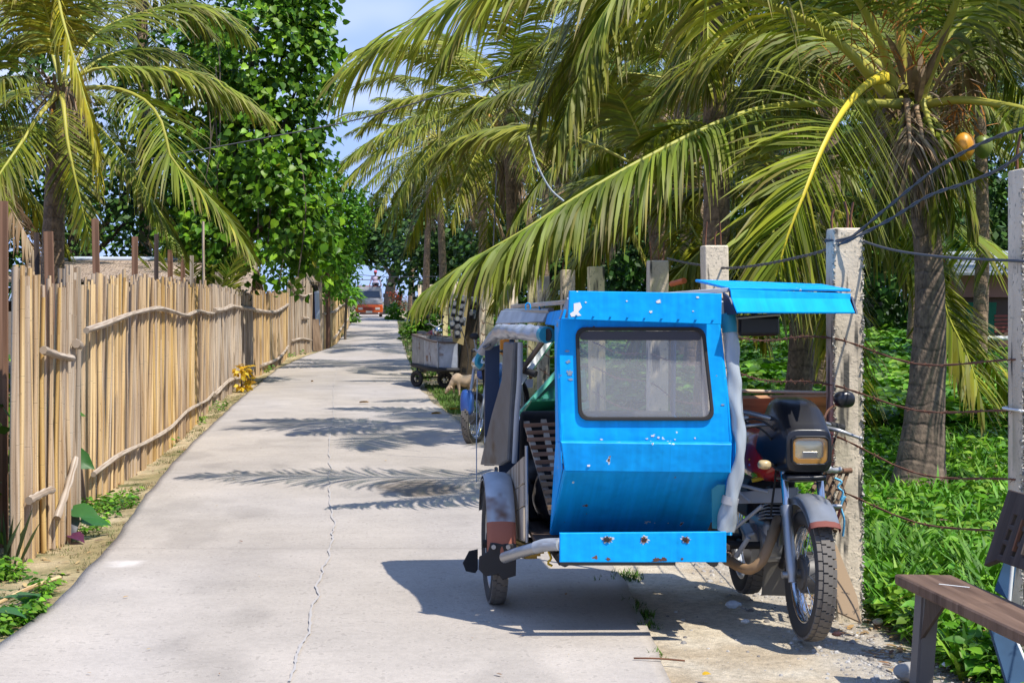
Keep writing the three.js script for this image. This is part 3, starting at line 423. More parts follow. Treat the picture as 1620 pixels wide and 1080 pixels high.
function palm(label, x, Z, Y, o = {}) {
  const r = rng(o.seed ?? Math.round(x * 91 + Z * 7)), base = V(o.bx ?? x, 0, -(o.bz ?? Z)); base.y = gy(base.x, -base.z) - 0.1;
  const t = thing('coconut_palm', label, 'palm tree', base.toArray(), 'coconut palms along the lane'), c = V(x, Y, -Z).sub(base);
  trunk(t, V(0, 0, 0), c.clone().add(V(0, -0.1, 0)), o.r0 ?? 0.16, o.r1 ?? 0.12, V((o.bx ?? x) === x ? 0.1 : 0, 0, 0), o.bark ?? M.barkGrey);
  sheath(t, c, 0.17, o.far ? 20 : 60, 5);
  const n = o.fronds ?? 18, len = o.len ?? 3.6, ph = r() * 6;
  for (let i = 0; i < n; i++) {
    const u = (i + 0.5) / n, az = ph + i * 2.4 + rr(r, -0.2, 0.2), el = mix(1.25, -0.75, Math.pow(u, 0.85)) + rr(r, -0.1, 0.1), L = len * rr(r, 0.85, 1.1) * (u < 0.15 ? 0.8 : 1), old = u > 0.9 && (o.dead ?? true);
    frond(t, arch(c, az, el, L, mix(1.3, 1.0, u) * rr(r, 0.8, 1.2)), { L: (o.L ?? 0.85), w: o.w ?? 0.042, n: o.n ?? (o.far ? 60 : 76), droop: mix(1.2, 2.4, u) * (o.droop ?? 1), seed: r() * 1e6, dry: old && r() > 0.4, yel: (o.yel ?? 0.18) + (u > 0.75 ? 0.25 : 0), seg: o.far ? 2 : 3, missing: 0.04, dark: o.dark, r0: 0.02 });
  }
  for (let i = 0; i < (o.nuts ?? 5); i++) { const a = i * 2.2 + ph; nut(t, c.clone().add(V(Math.cos(a) * 0.26, -0.22 - 0.1 * (i % 3), Math.sin(a) * 0.26)), 0.1, i % 2 ? NUTG : NUTO); }
  for (let k = 0; k < (o.skirt ?? 0); k++) { const a = r() * 6.28; frond(t, [c.clone().add(V(Math.cos(a) * 0.1, -0.1, Math.sin(a) * 0.1)), c.clone().add(V(Math.cos(a) * 0.28, -0.5, Math.sin(a) * 0.28)), c.clone().add(V(Math.cos(a) * 0.3, -1.3, Math.sin(a) * 0.3)), c.clone().add(V(Math.cos(a) * 0.22, -2.2, Math.sin(a) * 0.22))], { L: 0.55, w: 0.04, n: 30, droop: 3, dry: true, seed: 900 + k, t0: 0.1, seg: 2, a0: 0.7, a1: 0.3 }); }
  return t;
}
const path = (list, org) => list.map(([px, py, Z]) => P(px, py, Z).sub(org));

// the big palm beside the wire fence, right of the tricycle
{
  const base = P(1453, 790, 12.1); base.y = gy(base.x, 12.1) - 0.08;
  const t = thing('coconut_palm', 'large coconut palm with ringed trunk and orange coconut behind the tricycle', 'palm tree', base.toArray(), 'coconut palms along the lane'), q = (l) => path(l, base), top = P(1447, 175, 12.6).sub(base);
  trunk(t, V(0, 0, 0), top, 0.152, 0.105, P(1472, 470, 12.3).sub(base).sub(V(0, 0, 0).lerp(top, 0.45)), M.bark, 1.75);
  sheath(t, top.clone().add(V(0, 0.05, 0)), 0.2, 150, 6);
  // the frond that droops towards the viewer, lit from above, with a thick yellow midrib
  frond(t, q([[1398, 122, 12.3], [1380, 128, 12.1], [1357, 147, 11.8], [1323, 192, 11.4], [1297, 243, 11.2], [1272, 307, 11.05], [1250, 362, 11], [1233, 418, 11], [1217, 470, 11.05]]), { n: 104, L: 1.05, w: 0.034, t0: 0.16, droop: 0.8, r0: 0.034, seed: 21, yel: 0.2, dark: 0.12, stalk: [0.66, 0.5, 0.025], greenStalk: 0, normal: V(0.35, 0.35, 1), a0: 1.12, a1: 0.4, missing: 0.02, seg: 4, tint: 1.1 });
  // the long frond sweeping over the tricycle towards the lane
  frond(t, q([[1430, 165, 12.5], [1370, 162, 12.2], [1306, 163, 12], [1242, 166, 11.8], [1191, 175, 11.6], [1114, 204, 11.4], [1024, 249, 11.2], [944, 293, 11.05], [878, 333, 10.95], [811, 375, 10.9], [744, 412, 10.85], [676, 458, 10.8]]), { n: 118, L: 0.86, w: 0.027, t0: 0.34, droop: 3.4, r0: 0.03, seed: 22, yel: 0.10, dark: 0.35, greenStalk: 0.4, a0: 1.15, a1: 0.3, missing: 0.02, seg: 4 });
  // the great frond that arches out of the top of the picture and hangs its tip over the lane
  frond(t, q([[1410, 150, 12.5], [1380, 124, 12.3], [1344, 81, 12.1], [1289, 38, 11.9], [1212, 4, 11.7], [1120, -38, 11.6], [1010, -62, 11.6], [890, -56, 11.7], [790, -26, 11.8], [704, 14, 11.9], [650, 46, 12], [589, 82, 12.05], [545, 122, 12.1]]), { n: 92, L: 1.22, w: 0.030, t0: 0.16, droop: 1.9, r0: 0.04, seed: 23, yel: 0.26, dark: 0.1, greenStalk: 0.2, a0: 1.2, a1: 0.6, missing: 0.015, seg: 4, tint: 1.1 });
  frond(t, q([[1415, 140, 12.5], [1390, 60, 12.2], [1330, -40, 11.8], [1230, -110, 11.4], [1110, -110, 11.1], [1000, -40, 10.9], [930, 60, 10.8]]), { n: 84, L: 0.95, w: 0.030, t0: 0.2, droop: 2.2, r0: 0.035, seed: 24, yel: 0.14, dark: 0.3, seg: 4 });
  frond(t, q([[1420, 150, 12.7], [1360, 90, 13.2], [1290, 60, 13.6], [1200, 62, 14], [1110, 100, 14.3], [1040, 160, 14.6]]), { n: 70, L: 0.9, w: 0.030, t0: 0.2, droop: 2.2, seed: 25, dark: 0.5 });
  frond(t, q([[1428, 140, 12.6], [1425, 40, 12.5], [1424, -60, 12.4], [1440, -170, 12.1], [1480, -220, 11.6], [1530, -170, 11.1]]), { n: 70, L: 0.95, w: 0.030, t0: 0.3, droop: 1.8, r0: 0.05, seed: 26, greenStalk: 0.1 });
  frond(t, q([[1455, 150, 12.6], [1475, 110, 12.5], [1500, 40, 12.3], [1530, -40, 12], [1570, -90, 11.6], [1630, -80, 11.2], [1690, 0, 10.9]]), { n: 76, L: 1.0, w: 0.030, t0: 0.22, droop: 2.2, r0: 0.04, seed: 27, dark: 0.5 });
  frond(t, q([[1460, 165, 12.6], [1520, 158, 12.3], [1570, 163, 12.1], [1640, 180, 11.8], [1720, 240, 11.6], [1780, 330, 11.5]]), { n: 70, L: 0.9, w: 0.030, t0: 0.4, droop: 2, r0: 0.035, seed: 28, greenStalk: 0 });
  frond(t, q([[1465, 160, 12.7], [1530, 60, 13.2], [1590, 0, 13.6], [1660, -10, 14], [1730, 50, 14.3]]), { n: 70, L: 1.0, w: 0.030, t0: 0.2, droop: 2.4, seed: 29, dark: 0.7 });
  frond(t, q([[1445, 150, 12.8], [1490, 70, 13.6], [1530, 40, 14.4], [1570, 60, 15.2], [1600, 120, 16]]), { n: 64, L: 0.95, w: 0.030, t0: 0.2, droop: 2.4, seed: 30, dark: 0.7 });
  frond(t, q([[1425, 160, 12.8], [1380, 70, 13.8], [1340, 10, 14.8], [1290, 0, 15.6], [1240, 40, 16.3]]), { n: 60, L: 0.95, w: 0.030, t0: 0.2, droop: 2.4, seed: 31, dark: 0.6 });
  for (const [seed, l] of [[301, [[1440, 165, 12.5], [1425, 205, 12.2], [1412, 290, 12.1], [1402, 380, 12.1]]], [302, [[1455, 165, 12.5], [1488, 205, 12.3], [1502, 280, 12.3], [1512, 350, 12.4]]], [303, [[1450, 170, 12.4], [1460, 215, 12.1], [1466, 290, 12]]], [304, [[1435, 160, 12.4], [1440, 230, 12.05], [1436, 320, 12]]], [299, [[1460, 160, 12.4], [1478, 220, 12.1], [1484, 300, 12.1], [1482, 360, 12.1]]], [298, [[1440, 165, 12.8], [1418, 230, 12.9], [1420, 340, 12.9]]], [297, [[1465, 165, 12.8], [1500, 210, 12.9], [1530, 300, 12.9], [1540, 360, 12.9]]]]) frond(t, q(l), { n: 40, L: 0.5, w: 0.03, t0: 0.15, droop: 2.6, seed, dry: seed > 302, dark: 0.6, a0: 0.7, a1: 0.3 });
  for (const [seed, l] of [[311, [[1430, 140, 12.9], [1350, 40, 13.8], [1260, 10, 14.6], [1170, 50, 15.2], [1100, 140, 15.6]]], [312, [[1450, 140, 12.9], [1530, 30, 12.9], [1600, 0, 12.9], [1660, 60, 12.9]]], [313, [[1440, 140, 12.8], [1330, 70, 13.6], [1230, 110, 14.2], [1160, 200, 14.6]]], [314, [[1450, 140, 12.9], [1510, 60, 13.8], [1570, 70, 14.6], [1620, 150, 15.2]]]]) frond(t, q(l), { n: 76, L: 0.95, w: 0.036, t0: 0.2, droop: 2.6, seed, dark: 0.55, r0: 0.03 });
  // lower right: a young frond held out behind the trunk and an old one hanging to the ground
  frond(t, q([[1452, 260, 12.8], [1470, 328, 13.2], [1514, 354, 13.5], [1560, 384, 13.8], [1600, 408, 14]]), { n: 46, L: 0.95, w: 0.032, t0: 0.25, droop: 1.4, r0: 0.022, seed: 32, yel: 0.05, a0: 1.35, a1: 0.9, tint: 1.35, greenStalk: 0.1, lift: -0.5 });
  frond(t, q([[1455, 300, 12.9], [1484, 440, 13], [1500, 500, 13], [1530, 560, 13], [1550, 620, 12.9], [1558, 650, 12.9]]), { n: 46, L: 0.6, w: 0.032, t0: 0.3, droop: 0.9, seed: 33, yel: 0.4, normal: V(0.5, 0.2, 1), a0: 0.95 });
  frond(t, q([[1458, 320, 12.9], [1490, 470, 13.1], [1530, 520, 13.3], [1570, 575, 13.4], [1600, 630, 13.5]]), { n: 44, L: 0.6, w: 0.032, t0: 0.3, droop: 1.4, seed: 34, yel: 0.3, dark: 0.2 });
  nut(t, P(1526, 232, 12.2).sub(base), 0.083, NUTO, 1.38); nut(t, P(1556, 232, 12.6).sub(base), 0.075, NUTG, 1.3);
  const lb = new LB(), r = rng(35);                       // the stringy flower stalks
  for (const [ax, ay, n, sp] of [[1526, 190, 46, 0.16], [1400, 60, 60, 0.24], [1450, 40, 50, 0.2], [1340, 95, 40, 0.2]]) for (let i = 0; i < n; i++) blade(lb, P(ax, ay, 12.4).sub(base).add(V(rr(r, -sp, sp), rr(r, -sp, sp) * 1.2, rr(r, -sp, sp))), V(rr(r, -1, 1), rr(r, -0.8, 0.8), rr(r, -1, 1)).normalize(), V(1, 0, 0), rr(r, 0.12, 0.32), 0.012, 1.4, sc([0.42, 0.16, 0.025], rr(r, 0.5, 1.2)), sc([0.34, 0.15, 0.04], rr(r, 0.5, 1.2)), 2);
  part('flower_stalk', lb.geo(), M.dryLeaf, t, { kind: 'stuff' });
}
// the palm behind the bamboo fence on the left
{
  const base = P(90, 560, 20.5); base.y = gy(base.x, 20.5) - 0.1; const t = thing('coconut_palm', 'drooping coconut palm with scarred trunk behind the left bamboo fence', 'palm tree', base.toArray(), 'coconut palms along the lane'), q = (l) => path(l, base), top = P(95, 150, 20.5).sub(base);
  trunk(t, V(0, 0, 0), top, 0.185, 0.14, V(-0.08, 0, 0), M.barkGrey); sheath(t, top, 0.22, 120, 8);
  const f = (pts, o) => frond(t, q(pts), { n: 80, L: 0.82, w: 0.034, droop: 1.7, seg: 3, yel: 0.14, ...o });
  f([[100, 145, 20.4], [147, 138, 20], [191, 142, 19.7], [235, 164, 19.4], [258, 200, 19.2], [270, 249, 19.1], [311, 293, 19], [355, 338, 18.9], [393, 395, 18.8]], { seed: 41, r0: 0.032, greenStalk: 0, n: 96, L: 0.95, droop: 1.3 });
  f([[105, 165, 20.4], [140, 185, 20.1], [165, 210, 19.9], [204, 258, 19.7], [249, 329, 19.6], [286, 393, 19.5]], { seed: 42, dark: 0.4, L: 0.78 });
  f([[100, 140, 20.6], [142, 111, 20.8], [213, 107, 21], [284, 113, 21.2], [355, 138, 21.4], [418, 180, 21.6]], { seed: 43, L: 0.9, dark: 0.2 });
  f([[100, 135, 20.7], [151, 53, 21.3], [222, 20, 21.8], [284, 8, 22.2], [338, 20, 22.5], [385, 55, 22.8]], { seed: 44, L: 1.0, dark: 0.5 });
  f([[96, 150, 20.2], [100, 168, 19.8], [106, 222, 19.6], [117, 275, 19.5], [142, 382, 19.5]], { seed: 45, r0: 0.036, greenStalk: 0, n: 70, normal: V(0.1, 0.3, 1), droop: 0.6, L: 0.62, yel: 0.3, a0: 1.0 });
  f([[90, 150, 20.2], [64, 180, 19.8], [31, 229, 19.4], [-4, 280, 19.1], [-40, 345, 18.9]], { seed: 46, r0: 0.034, greenStalk: 0, normal: V(-0.3, 0.5, 1), droop: 0.8, L: 0.75, yel: 0.25 });
  f([[88, 140, 20.4], [40, 122, 20], [-10, 128, 19.6], [-70, 160, 19.3]], { seed: 47, L: 0.8 });
  f([[85, 150, 20.9], [30, 150, 21.5], [-20, 190, 22], [-60, 260, 22.4]], { seed: 48, dark: 0.7 });
  f([[95, 130, 20.5], [90, 30, 20.2], [130, -60, 19.9], [190, -70, 19.6], [250, -30, 19.4]], { seed: 49, L: 0.95 });
  f([[95, 130, 20.7], [60, 20, 21.3], [20, -30, 21.9], [-40, -20, 22.5]], { seed: 50, dark: 0.5 });
  f([[98, 130, 20.8], [130, 20, 21.6], [190, -20, 22.2], [260, -10, 22.9], [330, 50, 23.4]], { seed: 51, dark: 0.6, L: 1.0 });
  f([[100, 140, 20.8], [165, 90, 21.5], [230, 80, 22.1], [300, 110, 22.7], [350, 170, 23.2]], { seed: 52, dark: 0.7, L: 0.9 });
  f([[95, 130, 20.3], [80, 40, 19.8], [50, -20, 19.3], [0, -10, 19]], { seed: 54, yel: 0.9, L: 0.8 });
  f([[88, -30, 19.6], [96, 20, 19.3], [107, 60, 19.1], [126, 130, 19], [148, 210, 18.9], [158, 300, 18.9]], { seed: 53, yel: 1.0, L: 0.55, n: 60, a0: 0.6, a1: 0.3, droop: 2.4, t0: 0.05, tint: 1.25 });
  for (let i = 0; i < 5; i++) frond(t, q([[97 + i * 4, 140, 20.3], [98 + i * 9, 190, 20], [100 + i * 11, 250, 19.9]]), { n: 14, L: 0.4, w: 0.03, dry: true, seed: 60 + i, droop: 3, a0: 0.5 });
  for (let i = 0; i < 4; i++) nut(t, top.clone().add(V(0.15 * Math.cos(i * 1.7) + 0.1, -0.1 - 0.08 * i, 0.2 * Math.sin(i * 1.7) + 0.1)), 0.09, i % 2 ? NUTG : NUTO);
}
palm('leaning coconut palm at the left frame edge, behind the houses', -7.4, 27, 4.4, { seed: 2, fronds: 15, len: 3.4 });
palm('coconut palm rising above the left frame corner', -4.9, 33, 8.2, { seed: 3, fronds: 14, len: 3.6, dead: false });
{ // a stemless young palm behind the long panel
  const base = V(-3.05, 0.3, -27.3), t = thing('young_palm', 'young stemless palm with fan of fronds behind the pale thin pole', 'palm tree', base.toArray());
  for (let i = 0; i < 8; i++) frond(t, arch(V(0, 0.2, 0), i * 0.8, 1.25 - 0.08 * (i % 3), 2.0, 0.7), { n: 34, L: 0.5, w: 0.032, droop: 0.5, seed: 70 + i, dark: 0.4, t0: 0.3 });
  part('stem', tube([V(0, -0.35, 0), V(0, 0.0, 0), V(0, 0.3, 0)], 0.09, 4, 8), M.bark, t);
}
palm('coconut palm with skirt of brown dead fronds beside the meter pole', 2.85, 34, 5.7, { seed: 4, fronds: 20, len: 3.9, skirt: 5, L: 1.0, yel: 0.3, nuts: 4 });
palm('coconut palm right behind the one with the dead fronds', 2.9, 44, 6.9, { seed: 5, fronds: 18, len: 4.2, L: 1.0 });
palm('slender coconut palm leaning over the lane near the cart', 2.2, 56, 7.2, { seed: 6, fronds: 18, len: 4.4, bx: 2.5, bz: 56, far: 1, L: 1.0 });
palm('coconut palm halfway between the cart and the truck', 2.3, 66, 8.2, { seed: 7, fronds: 17, len: 4.4, far: 1, L: 1.0, bx: 2.05 });
palm('pale-trunked coconut palm closest to the truck', 2.1, 84, 9.2, { seed: 8, fronds: 17, len: 4.2, far: 1, bx: 1.85, L: 1.0, skirt: 2 });
palm('tall coconut palm behind the wire fence, over the tricycle roof', 6.1, 21.5, 6.4, { seed: 9, fronds: 18, len: 3.4, skirt: 4, L: 0.95 });
palm('coconut palm standing in the field behind the windshield', 5.4, 27, 5.2, { seed: 10, fronds: 20, len: 3.9, skirt: 3 });
palm('coconut palm deep in the field, dead fronds hanging down', 6.4, 33, 7.0, { seed: 11, fronds: 18, len: 4, skirt: 5 });
palm('coconut palm in the field left of the orange coconut', 8.2, 29, 6.2, { seed: 12, fronds: 18, len: 4 });
palm('far coconut palm near the middle of the field', 8.8, 42, 7.6, { seed: 13, fronds: 16, len: 4.2, far: 1, skirt: 3 });
palm('pinkish-trunked coconut palm beyond the big palm', 12.4, 32.5, 6.5, { seed: 14, fronds: 18, len: 4, bark: M.barkGrey });
palm('coconut palm by the colourful hut at the back of the field', 13.6, 40, 6.2, { seed: 15, fronds: 16, len: 4, far: 1 });
palm('coconut palm far behind the field, hidden among others', 5.5, 52, 8.4, { seed: 16, fronds: 16, len: 4.4, far: 1 });
palm('coconut palm whose crown is above the frame, over the blue canopy', 3.4, 16.2, 5.7, { seed: 19, fronds: 15, len: 3.4, L: 1.0, nuts: 3 });
palm('coconut palm whose crown is above the frame, over the big palm', 6.9, 15.5, 5.9, { seed: 20, fronds: 16, len: 3.6, L: 1.0, dark: 0.5 });
palm('young coconut palm low in the field behind the tricycle canopy', 4.35, 16.5, 2.6, { seed: 17, fronds: 13, len: 2.5, L: 0.8, nuts: 0, dead: false, yel: 0.35, r0: 0.14 });
palm('low coconut palm between the third and fourth fence posts', 3.45, 19.5, 3.0, { seed: 18, fronds: 13, len: 2.7, L: 0.85, nuts: 0, dead: false, yel: 0.3 });

// ---------------------------------------------------------------- leafy trees
function inEll(r, e) { const u = rr(r, -1, 1), a = r() * 6.283, s = Math.sqrt(1 - u * u), k = Math.pow(rr(r, 0.35, 1), 0.6); return [V(e[0] + e[3] * s * Math.cos(a) * k, e[1] + e[4] * u * k, e[2] + e[5] * s * Math.sin(a) * k), V(s * Math.cos(a), u, s * Math.sin(a))]; }
function crown(ells, n, per, size, rad, seed, cols, broad) {
  const r = rng(seed), lb = new LB(), vol = ells.map((e) => e[3] * e[4] + e[4] * e[5] + e[3] * e[5]), tot = vol.reduce((a, b) => a + b);
  for (let i = 0; i < n; i++) {
    let x = r() * tot, k = 0; while (x > vol[k] && k < vol.length - 1) x -= vol[k++];
    const [c, out] = inEll(r, ells[k]), tone = rr(r, 0.65, 1.3);
    for (let j = 0; j < per; j++) {
      const p = c.clone().add(V(rr(r, -1, 1), rr(r, -1, 1), rr(r, -1, 1)).multiplyScalar(rad)), d = V(rr(r, -1, 1) + out.x * 0.6, rr(r, -1.3, 0.3), rr(r, -1, 1) + out.z * 0.6).normalize(), nn = out.clone().add(V(rr(r, -0.8, 0.8), rr(r, 0, 1.2), rr(r, -0.8, 0.8))).normalize();
      const col = sc(cols[(r() * cols.length) | 0], tone * rr(r, 0.8, 1.2)), L = size * rr(r, 0.6, 1.15);
      if (broad) heart(lb, p, d, nn.addScaledVector(d, -nn.dot(d)).normalize(), L, L * 0.9, col); else { const s = V().crossVectors(d, nn).normalize().multiplyScalar(L * 0.3), a = lb.v(p, col), b = lb.v(p.clone().addScaledVector(d, L * 0.45).add(s), col), e = lb.v(p.clone().addScaledVector(d, L), col), f = lb.v(p.clone().addScaledVector(d, L * 0.45).sub(s), col); lb.t(a, b, e); lb.t(a, e, f); }
    }
  }
  return lb.geo();
}
const limb = (a, b, r0, r1) => tube([a, a.clone().lerp(b, 0.5).add(V(0.12, 0.1, 0.08)), b], r0, 8, 7, (t) => mix(1, r1 / r0, t));
function tree(label, x, Z, ells, n, per, size, rad, cols, o = {}) {
  const t = thing('leafy_tree', label, 'tree', [x, gy(x, Z) - 0.1, -Z], o.group ?? 'broad-leaved trees behind the fences'), top = ells[0];
  part('trunk', tube([V(0, 0, 0), V(0.1, top[1] * 0.35, 0.05), V(top[0], top[1], top[2])], o.r ?? 0.16, 14, 9, (u) => 1.25 - 0.9 * u), o.bark ?? M.limb, t);
  for (const e of ells.slice(1)) part('limb', limb(V(top[0] * 0.4, top[1] * 0.4, top[2] * 0.4), V(e[0], e[1], e[2]), (o.r ?? 0.16) * 0.5, 0.02), o.bark ?? M.limb, t);
  part('crown', crown(ells, n, per, size, rad, o.seed ?? 1, cols, o.broad), o.broad ? M.bigLeaf : M.treeLeaf, t, { kind: 'stuff' }); return t;
}
{ // the broad-leaved climber-covered tree over the fence
  const ells = [[0.75, 6.7, 0, 1.35, 2.4, 1.4], [0.9, 4.5, 0.3, 1.3, 1.6, 1.4], [0.95, 3.0, 0.9, 1.35, 1.15, 1.1], [1.65, 3.3, 0.1, 0.62, 1.5, 0.9], [-0.3, 5, -0.3, 0.9, 2.6, 1.2], [1.62, 5.9, 0.3, 0.7, 1.4, 0.8], [-0.1, 2.85, 0.6, 0.8, 0.9, 1.0], [1.52, 7.6, 0, 0.7, 1.4, 0.8]];
  const cols = [[0.10, 0.235, 0.010], [0.135, 0.28, 0.012], [0.065, 0.16, 0.012], [0.20, 0.35, 0.015]];
  const t = tree('tall tree draped in broad heart-shaped leaves above the bamboo fence', -2.95, 29.3, ells, 760, 15, 0.155, 0.24, cols, { seed: 81, broad: true, r: 0.14 });
  const r = rng(83), mats = cols.concat([[0.3, 0.26, 0.02]]).map((c) => { const m = M.bigLeaf.clone(); m.vertexColors = false; m.color = lin(c); return m; }), lg = [0, 1, 2, 3].map((k) => { const lb = new LB(); heart(lb, V(0, 0, 0), V(0, -1, 0), V(0, 0, 1), 1, 0.9, W1, 0.15 + k * 0.12); return lb.geo(); });
  for (let i = 0; i < 290; i++) { const e = ells[(r() * ells.length) | 0], a = rr(r, -0.2, 2.6), u = rr(r, -0.95, 0.95), s = Math.sqrt(1 - u * u), k = rr(r, 0.98, 1.14), l = part('leaf', lg[i & 3], mats[r() > 0.985 ? 4 : (r() * 4) | 0], t); l.position.set(e[0] + e[3] * s * Math.cos(a) * k, e[1] + e[4] * u * k, e[2] + e[5] * s * Math.sin(a) * k); l.rotation.set(rr(r, -0.9, 0.5), rr(r, -1.2, 1.2), rr(r, -0.6, 0.6)); l.scale.setScalar(rr(r, 0.10, 0.19)); }
  for (let i = 0; i < 9; i++) { const x = rr(r, -0.3, 1.8), z = rr(r, 0.6, 1.3), y0 = rr(r, 4, 7); part('vine_stem', tube([V(x, y0, z), V(x + 0.1, y0 - 1, z + 0.15), V(x + rr(r, -0.2, 0.2), y0 - 2.2, z + 0.1)], 0.012, 10, 5), M.limb, t); }
}
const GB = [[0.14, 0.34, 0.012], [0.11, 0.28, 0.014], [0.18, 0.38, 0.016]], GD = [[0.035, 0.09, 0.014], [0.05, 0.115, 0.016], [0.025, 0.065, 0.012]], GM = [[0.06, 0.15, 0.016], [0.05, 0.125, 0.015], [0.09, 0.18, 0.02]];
tree('bright green small-leaved tree just beyond the broad-leaved one', -2.05, 47, [[0.3, 4.0, 0, 1.5, 1.9, 1.5], [0.95, 3.9, 0.3, 0.85, 1.3, 0.8], [0.6, 2.6, 0.4, 0.8, 1.1, 1], [-0.8, 3.6, 0, 1, 1.6, 1], [1.3, 4.3, 0, 0.55, 0.7, 0.6]], 520, 15, 0.17, 0.26, GB, { seed: 84, r: 0.13 });
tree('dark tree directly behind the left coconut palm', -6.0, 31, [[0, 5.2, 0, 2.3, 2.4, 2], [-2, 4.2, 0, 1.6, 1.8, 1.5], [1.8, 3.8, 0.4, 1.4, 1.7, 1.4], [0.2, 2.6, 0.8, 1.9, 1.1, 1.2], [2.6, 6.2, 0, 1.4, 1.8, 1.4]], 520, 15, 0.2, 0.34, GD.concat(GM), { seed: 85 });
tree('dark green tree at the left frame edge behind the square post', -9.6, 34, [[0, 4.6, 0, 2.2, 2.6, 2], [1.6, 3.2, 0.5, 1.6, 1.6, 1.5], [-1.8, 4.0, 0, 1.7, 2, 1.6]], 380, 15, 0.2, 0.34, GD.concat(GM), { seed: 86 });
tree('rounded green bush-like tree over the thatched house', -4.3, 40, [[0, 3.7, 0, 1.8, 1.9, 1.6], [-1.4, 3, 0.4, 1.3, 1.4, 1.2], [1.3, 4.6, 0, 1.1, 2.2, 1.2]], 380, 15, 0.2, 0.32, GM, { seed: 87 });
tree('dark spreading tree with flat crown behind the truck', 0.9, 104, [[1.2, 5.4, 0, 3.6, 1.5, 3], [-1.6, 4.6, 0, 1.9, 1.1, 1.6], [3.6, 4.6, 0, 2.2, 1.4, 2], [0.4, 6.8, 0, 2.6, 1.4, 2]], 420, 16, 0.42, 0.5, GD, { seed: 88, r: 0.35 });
tree('small leafy tree hanging over the farthest bamboo fence', -1.75, 56, [[0.1, 3.1, 0, 0.95, 1.3, 1], [0.45, 2.2, 0.3, 0.6, 0.7, 0.7], [0.5, 3.7, 0, 0.6, 0.9, 0.7]], 260, 14, 0.18, 0.24, GM.concat(GB), { seed: 89, r: 0.08 });
{ // a dead twiggy branch sticking out into the gap of sky
  const t = thing('bare_branch', 'bare dark twigs sticking out into the sky gap', 'branch', [-1.9, 2.2, -60]), r = rng(90);
  for (const [a, b] of [[[0, 0.6, 0], [0.75, 1.75, 0.2]], [[0.3, 1.0, 0], [1.0, 1.25, 0.1]], [[0.45, 1.3, 0.1], [0.95, 1.05, 0.2]], [[0.6, 1.5, 0.1], [1.05, 1.55, 0]]]) part('twig', tube([V(...a), V(mix(a[0], b[0], 0.5), mix(a[1], b[1], 0.5) + 0.08, 0.1), V(...b)], 0.035, 8, 5, (u) => 1 - 0.7 * u), M.limb, t);
}
{ // papaya-like little tree with a thin trunk by the far fence
  const t = thing('papaya_tree', 'slim papaya tree with a tuft of drooping leaves by the far fence', 'tree', [-1.02, gy(-1.02, 53), -53]), lb = new LB(), r = rng(91);
  part('trunk', tube([V(0, 0, 0), V(0.02, 0.7, 0), V(0.05, 1.42, 0)], 0.045, 8, 7), M.limb, t);
  for (let i = 0; i < 26; i++) { const a = i * 2.4, el = rr(r, -0.2, 1), d = V(Math.cos(a) * Math.cos(el), Math.sin(el), Math.sin(a) * Math.cos(el)), tip = V(0.05, 1.42, 0).addScaledVector(d, rr(r, 0.25, 0.5)); for (let k = 0; k < 7; k++) blade(lb, tip, d.clone().add(V(rr(r, -0.9, 0.9), rr(r, -0.7, 0.4), rr(r, -0.9, 0.9))).normalize(), V(d.z, 0.2, -d.x), rr(r, 0.3, 0.5), 0.09, 1.2, sc(GB[0], rr(r, 0.7, 1.2)), GB[0]); blade(lb, V(0.05, 1.42, 0), d, V(0, 1, 0), 0.45, 0.03, 0.2, GB[1], GB[1], 2); }
  part('crown', lb.geo(), M.weedLeaf, t, { kind: 'stuff' });
}
{ // the wood that closes the view behind the field
  const names = ['dark tree behind the farthest fence posts', 'dark tree behind the palm with dead fronds', 'dark tree behind the tricycle roof', 'dark tree behind the windshield', 'dark tree over the tricycle canopy', 'dark tree behind the big palm', 'dark tree behind the orange coconut', 'dark tree behind the field hut', 'dark tree at the far edge of the field'];
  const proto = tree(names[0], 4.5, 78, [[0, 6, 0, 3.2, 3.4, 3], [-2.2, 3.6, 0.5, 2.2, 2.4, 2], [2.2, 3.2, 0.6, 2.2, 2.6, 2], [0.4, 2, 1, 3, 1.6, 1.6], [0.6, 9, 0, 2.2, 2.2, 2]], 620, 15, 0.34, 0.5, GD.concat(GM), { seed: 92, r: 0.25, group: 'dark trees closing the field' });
  [[8, 72], [9.5, 62], [14, 64], [18.5, 66], [17, 54], [21, 58], [24, 62], [29, 60]].forEach(([x, Z], i) => { const c = proto.clone(); c.name = numbered('leafy_tree'); c.userData = { ...proto.userData, label: names[i + 1] }; c.position.set(x, gy(x, Z) - 0.1, -Z); c.rotation.y = i * 1.3; c.scale.setScalar(0.9 + 0.25 * hash(i, 2, 3)); scene.add(c); });
}
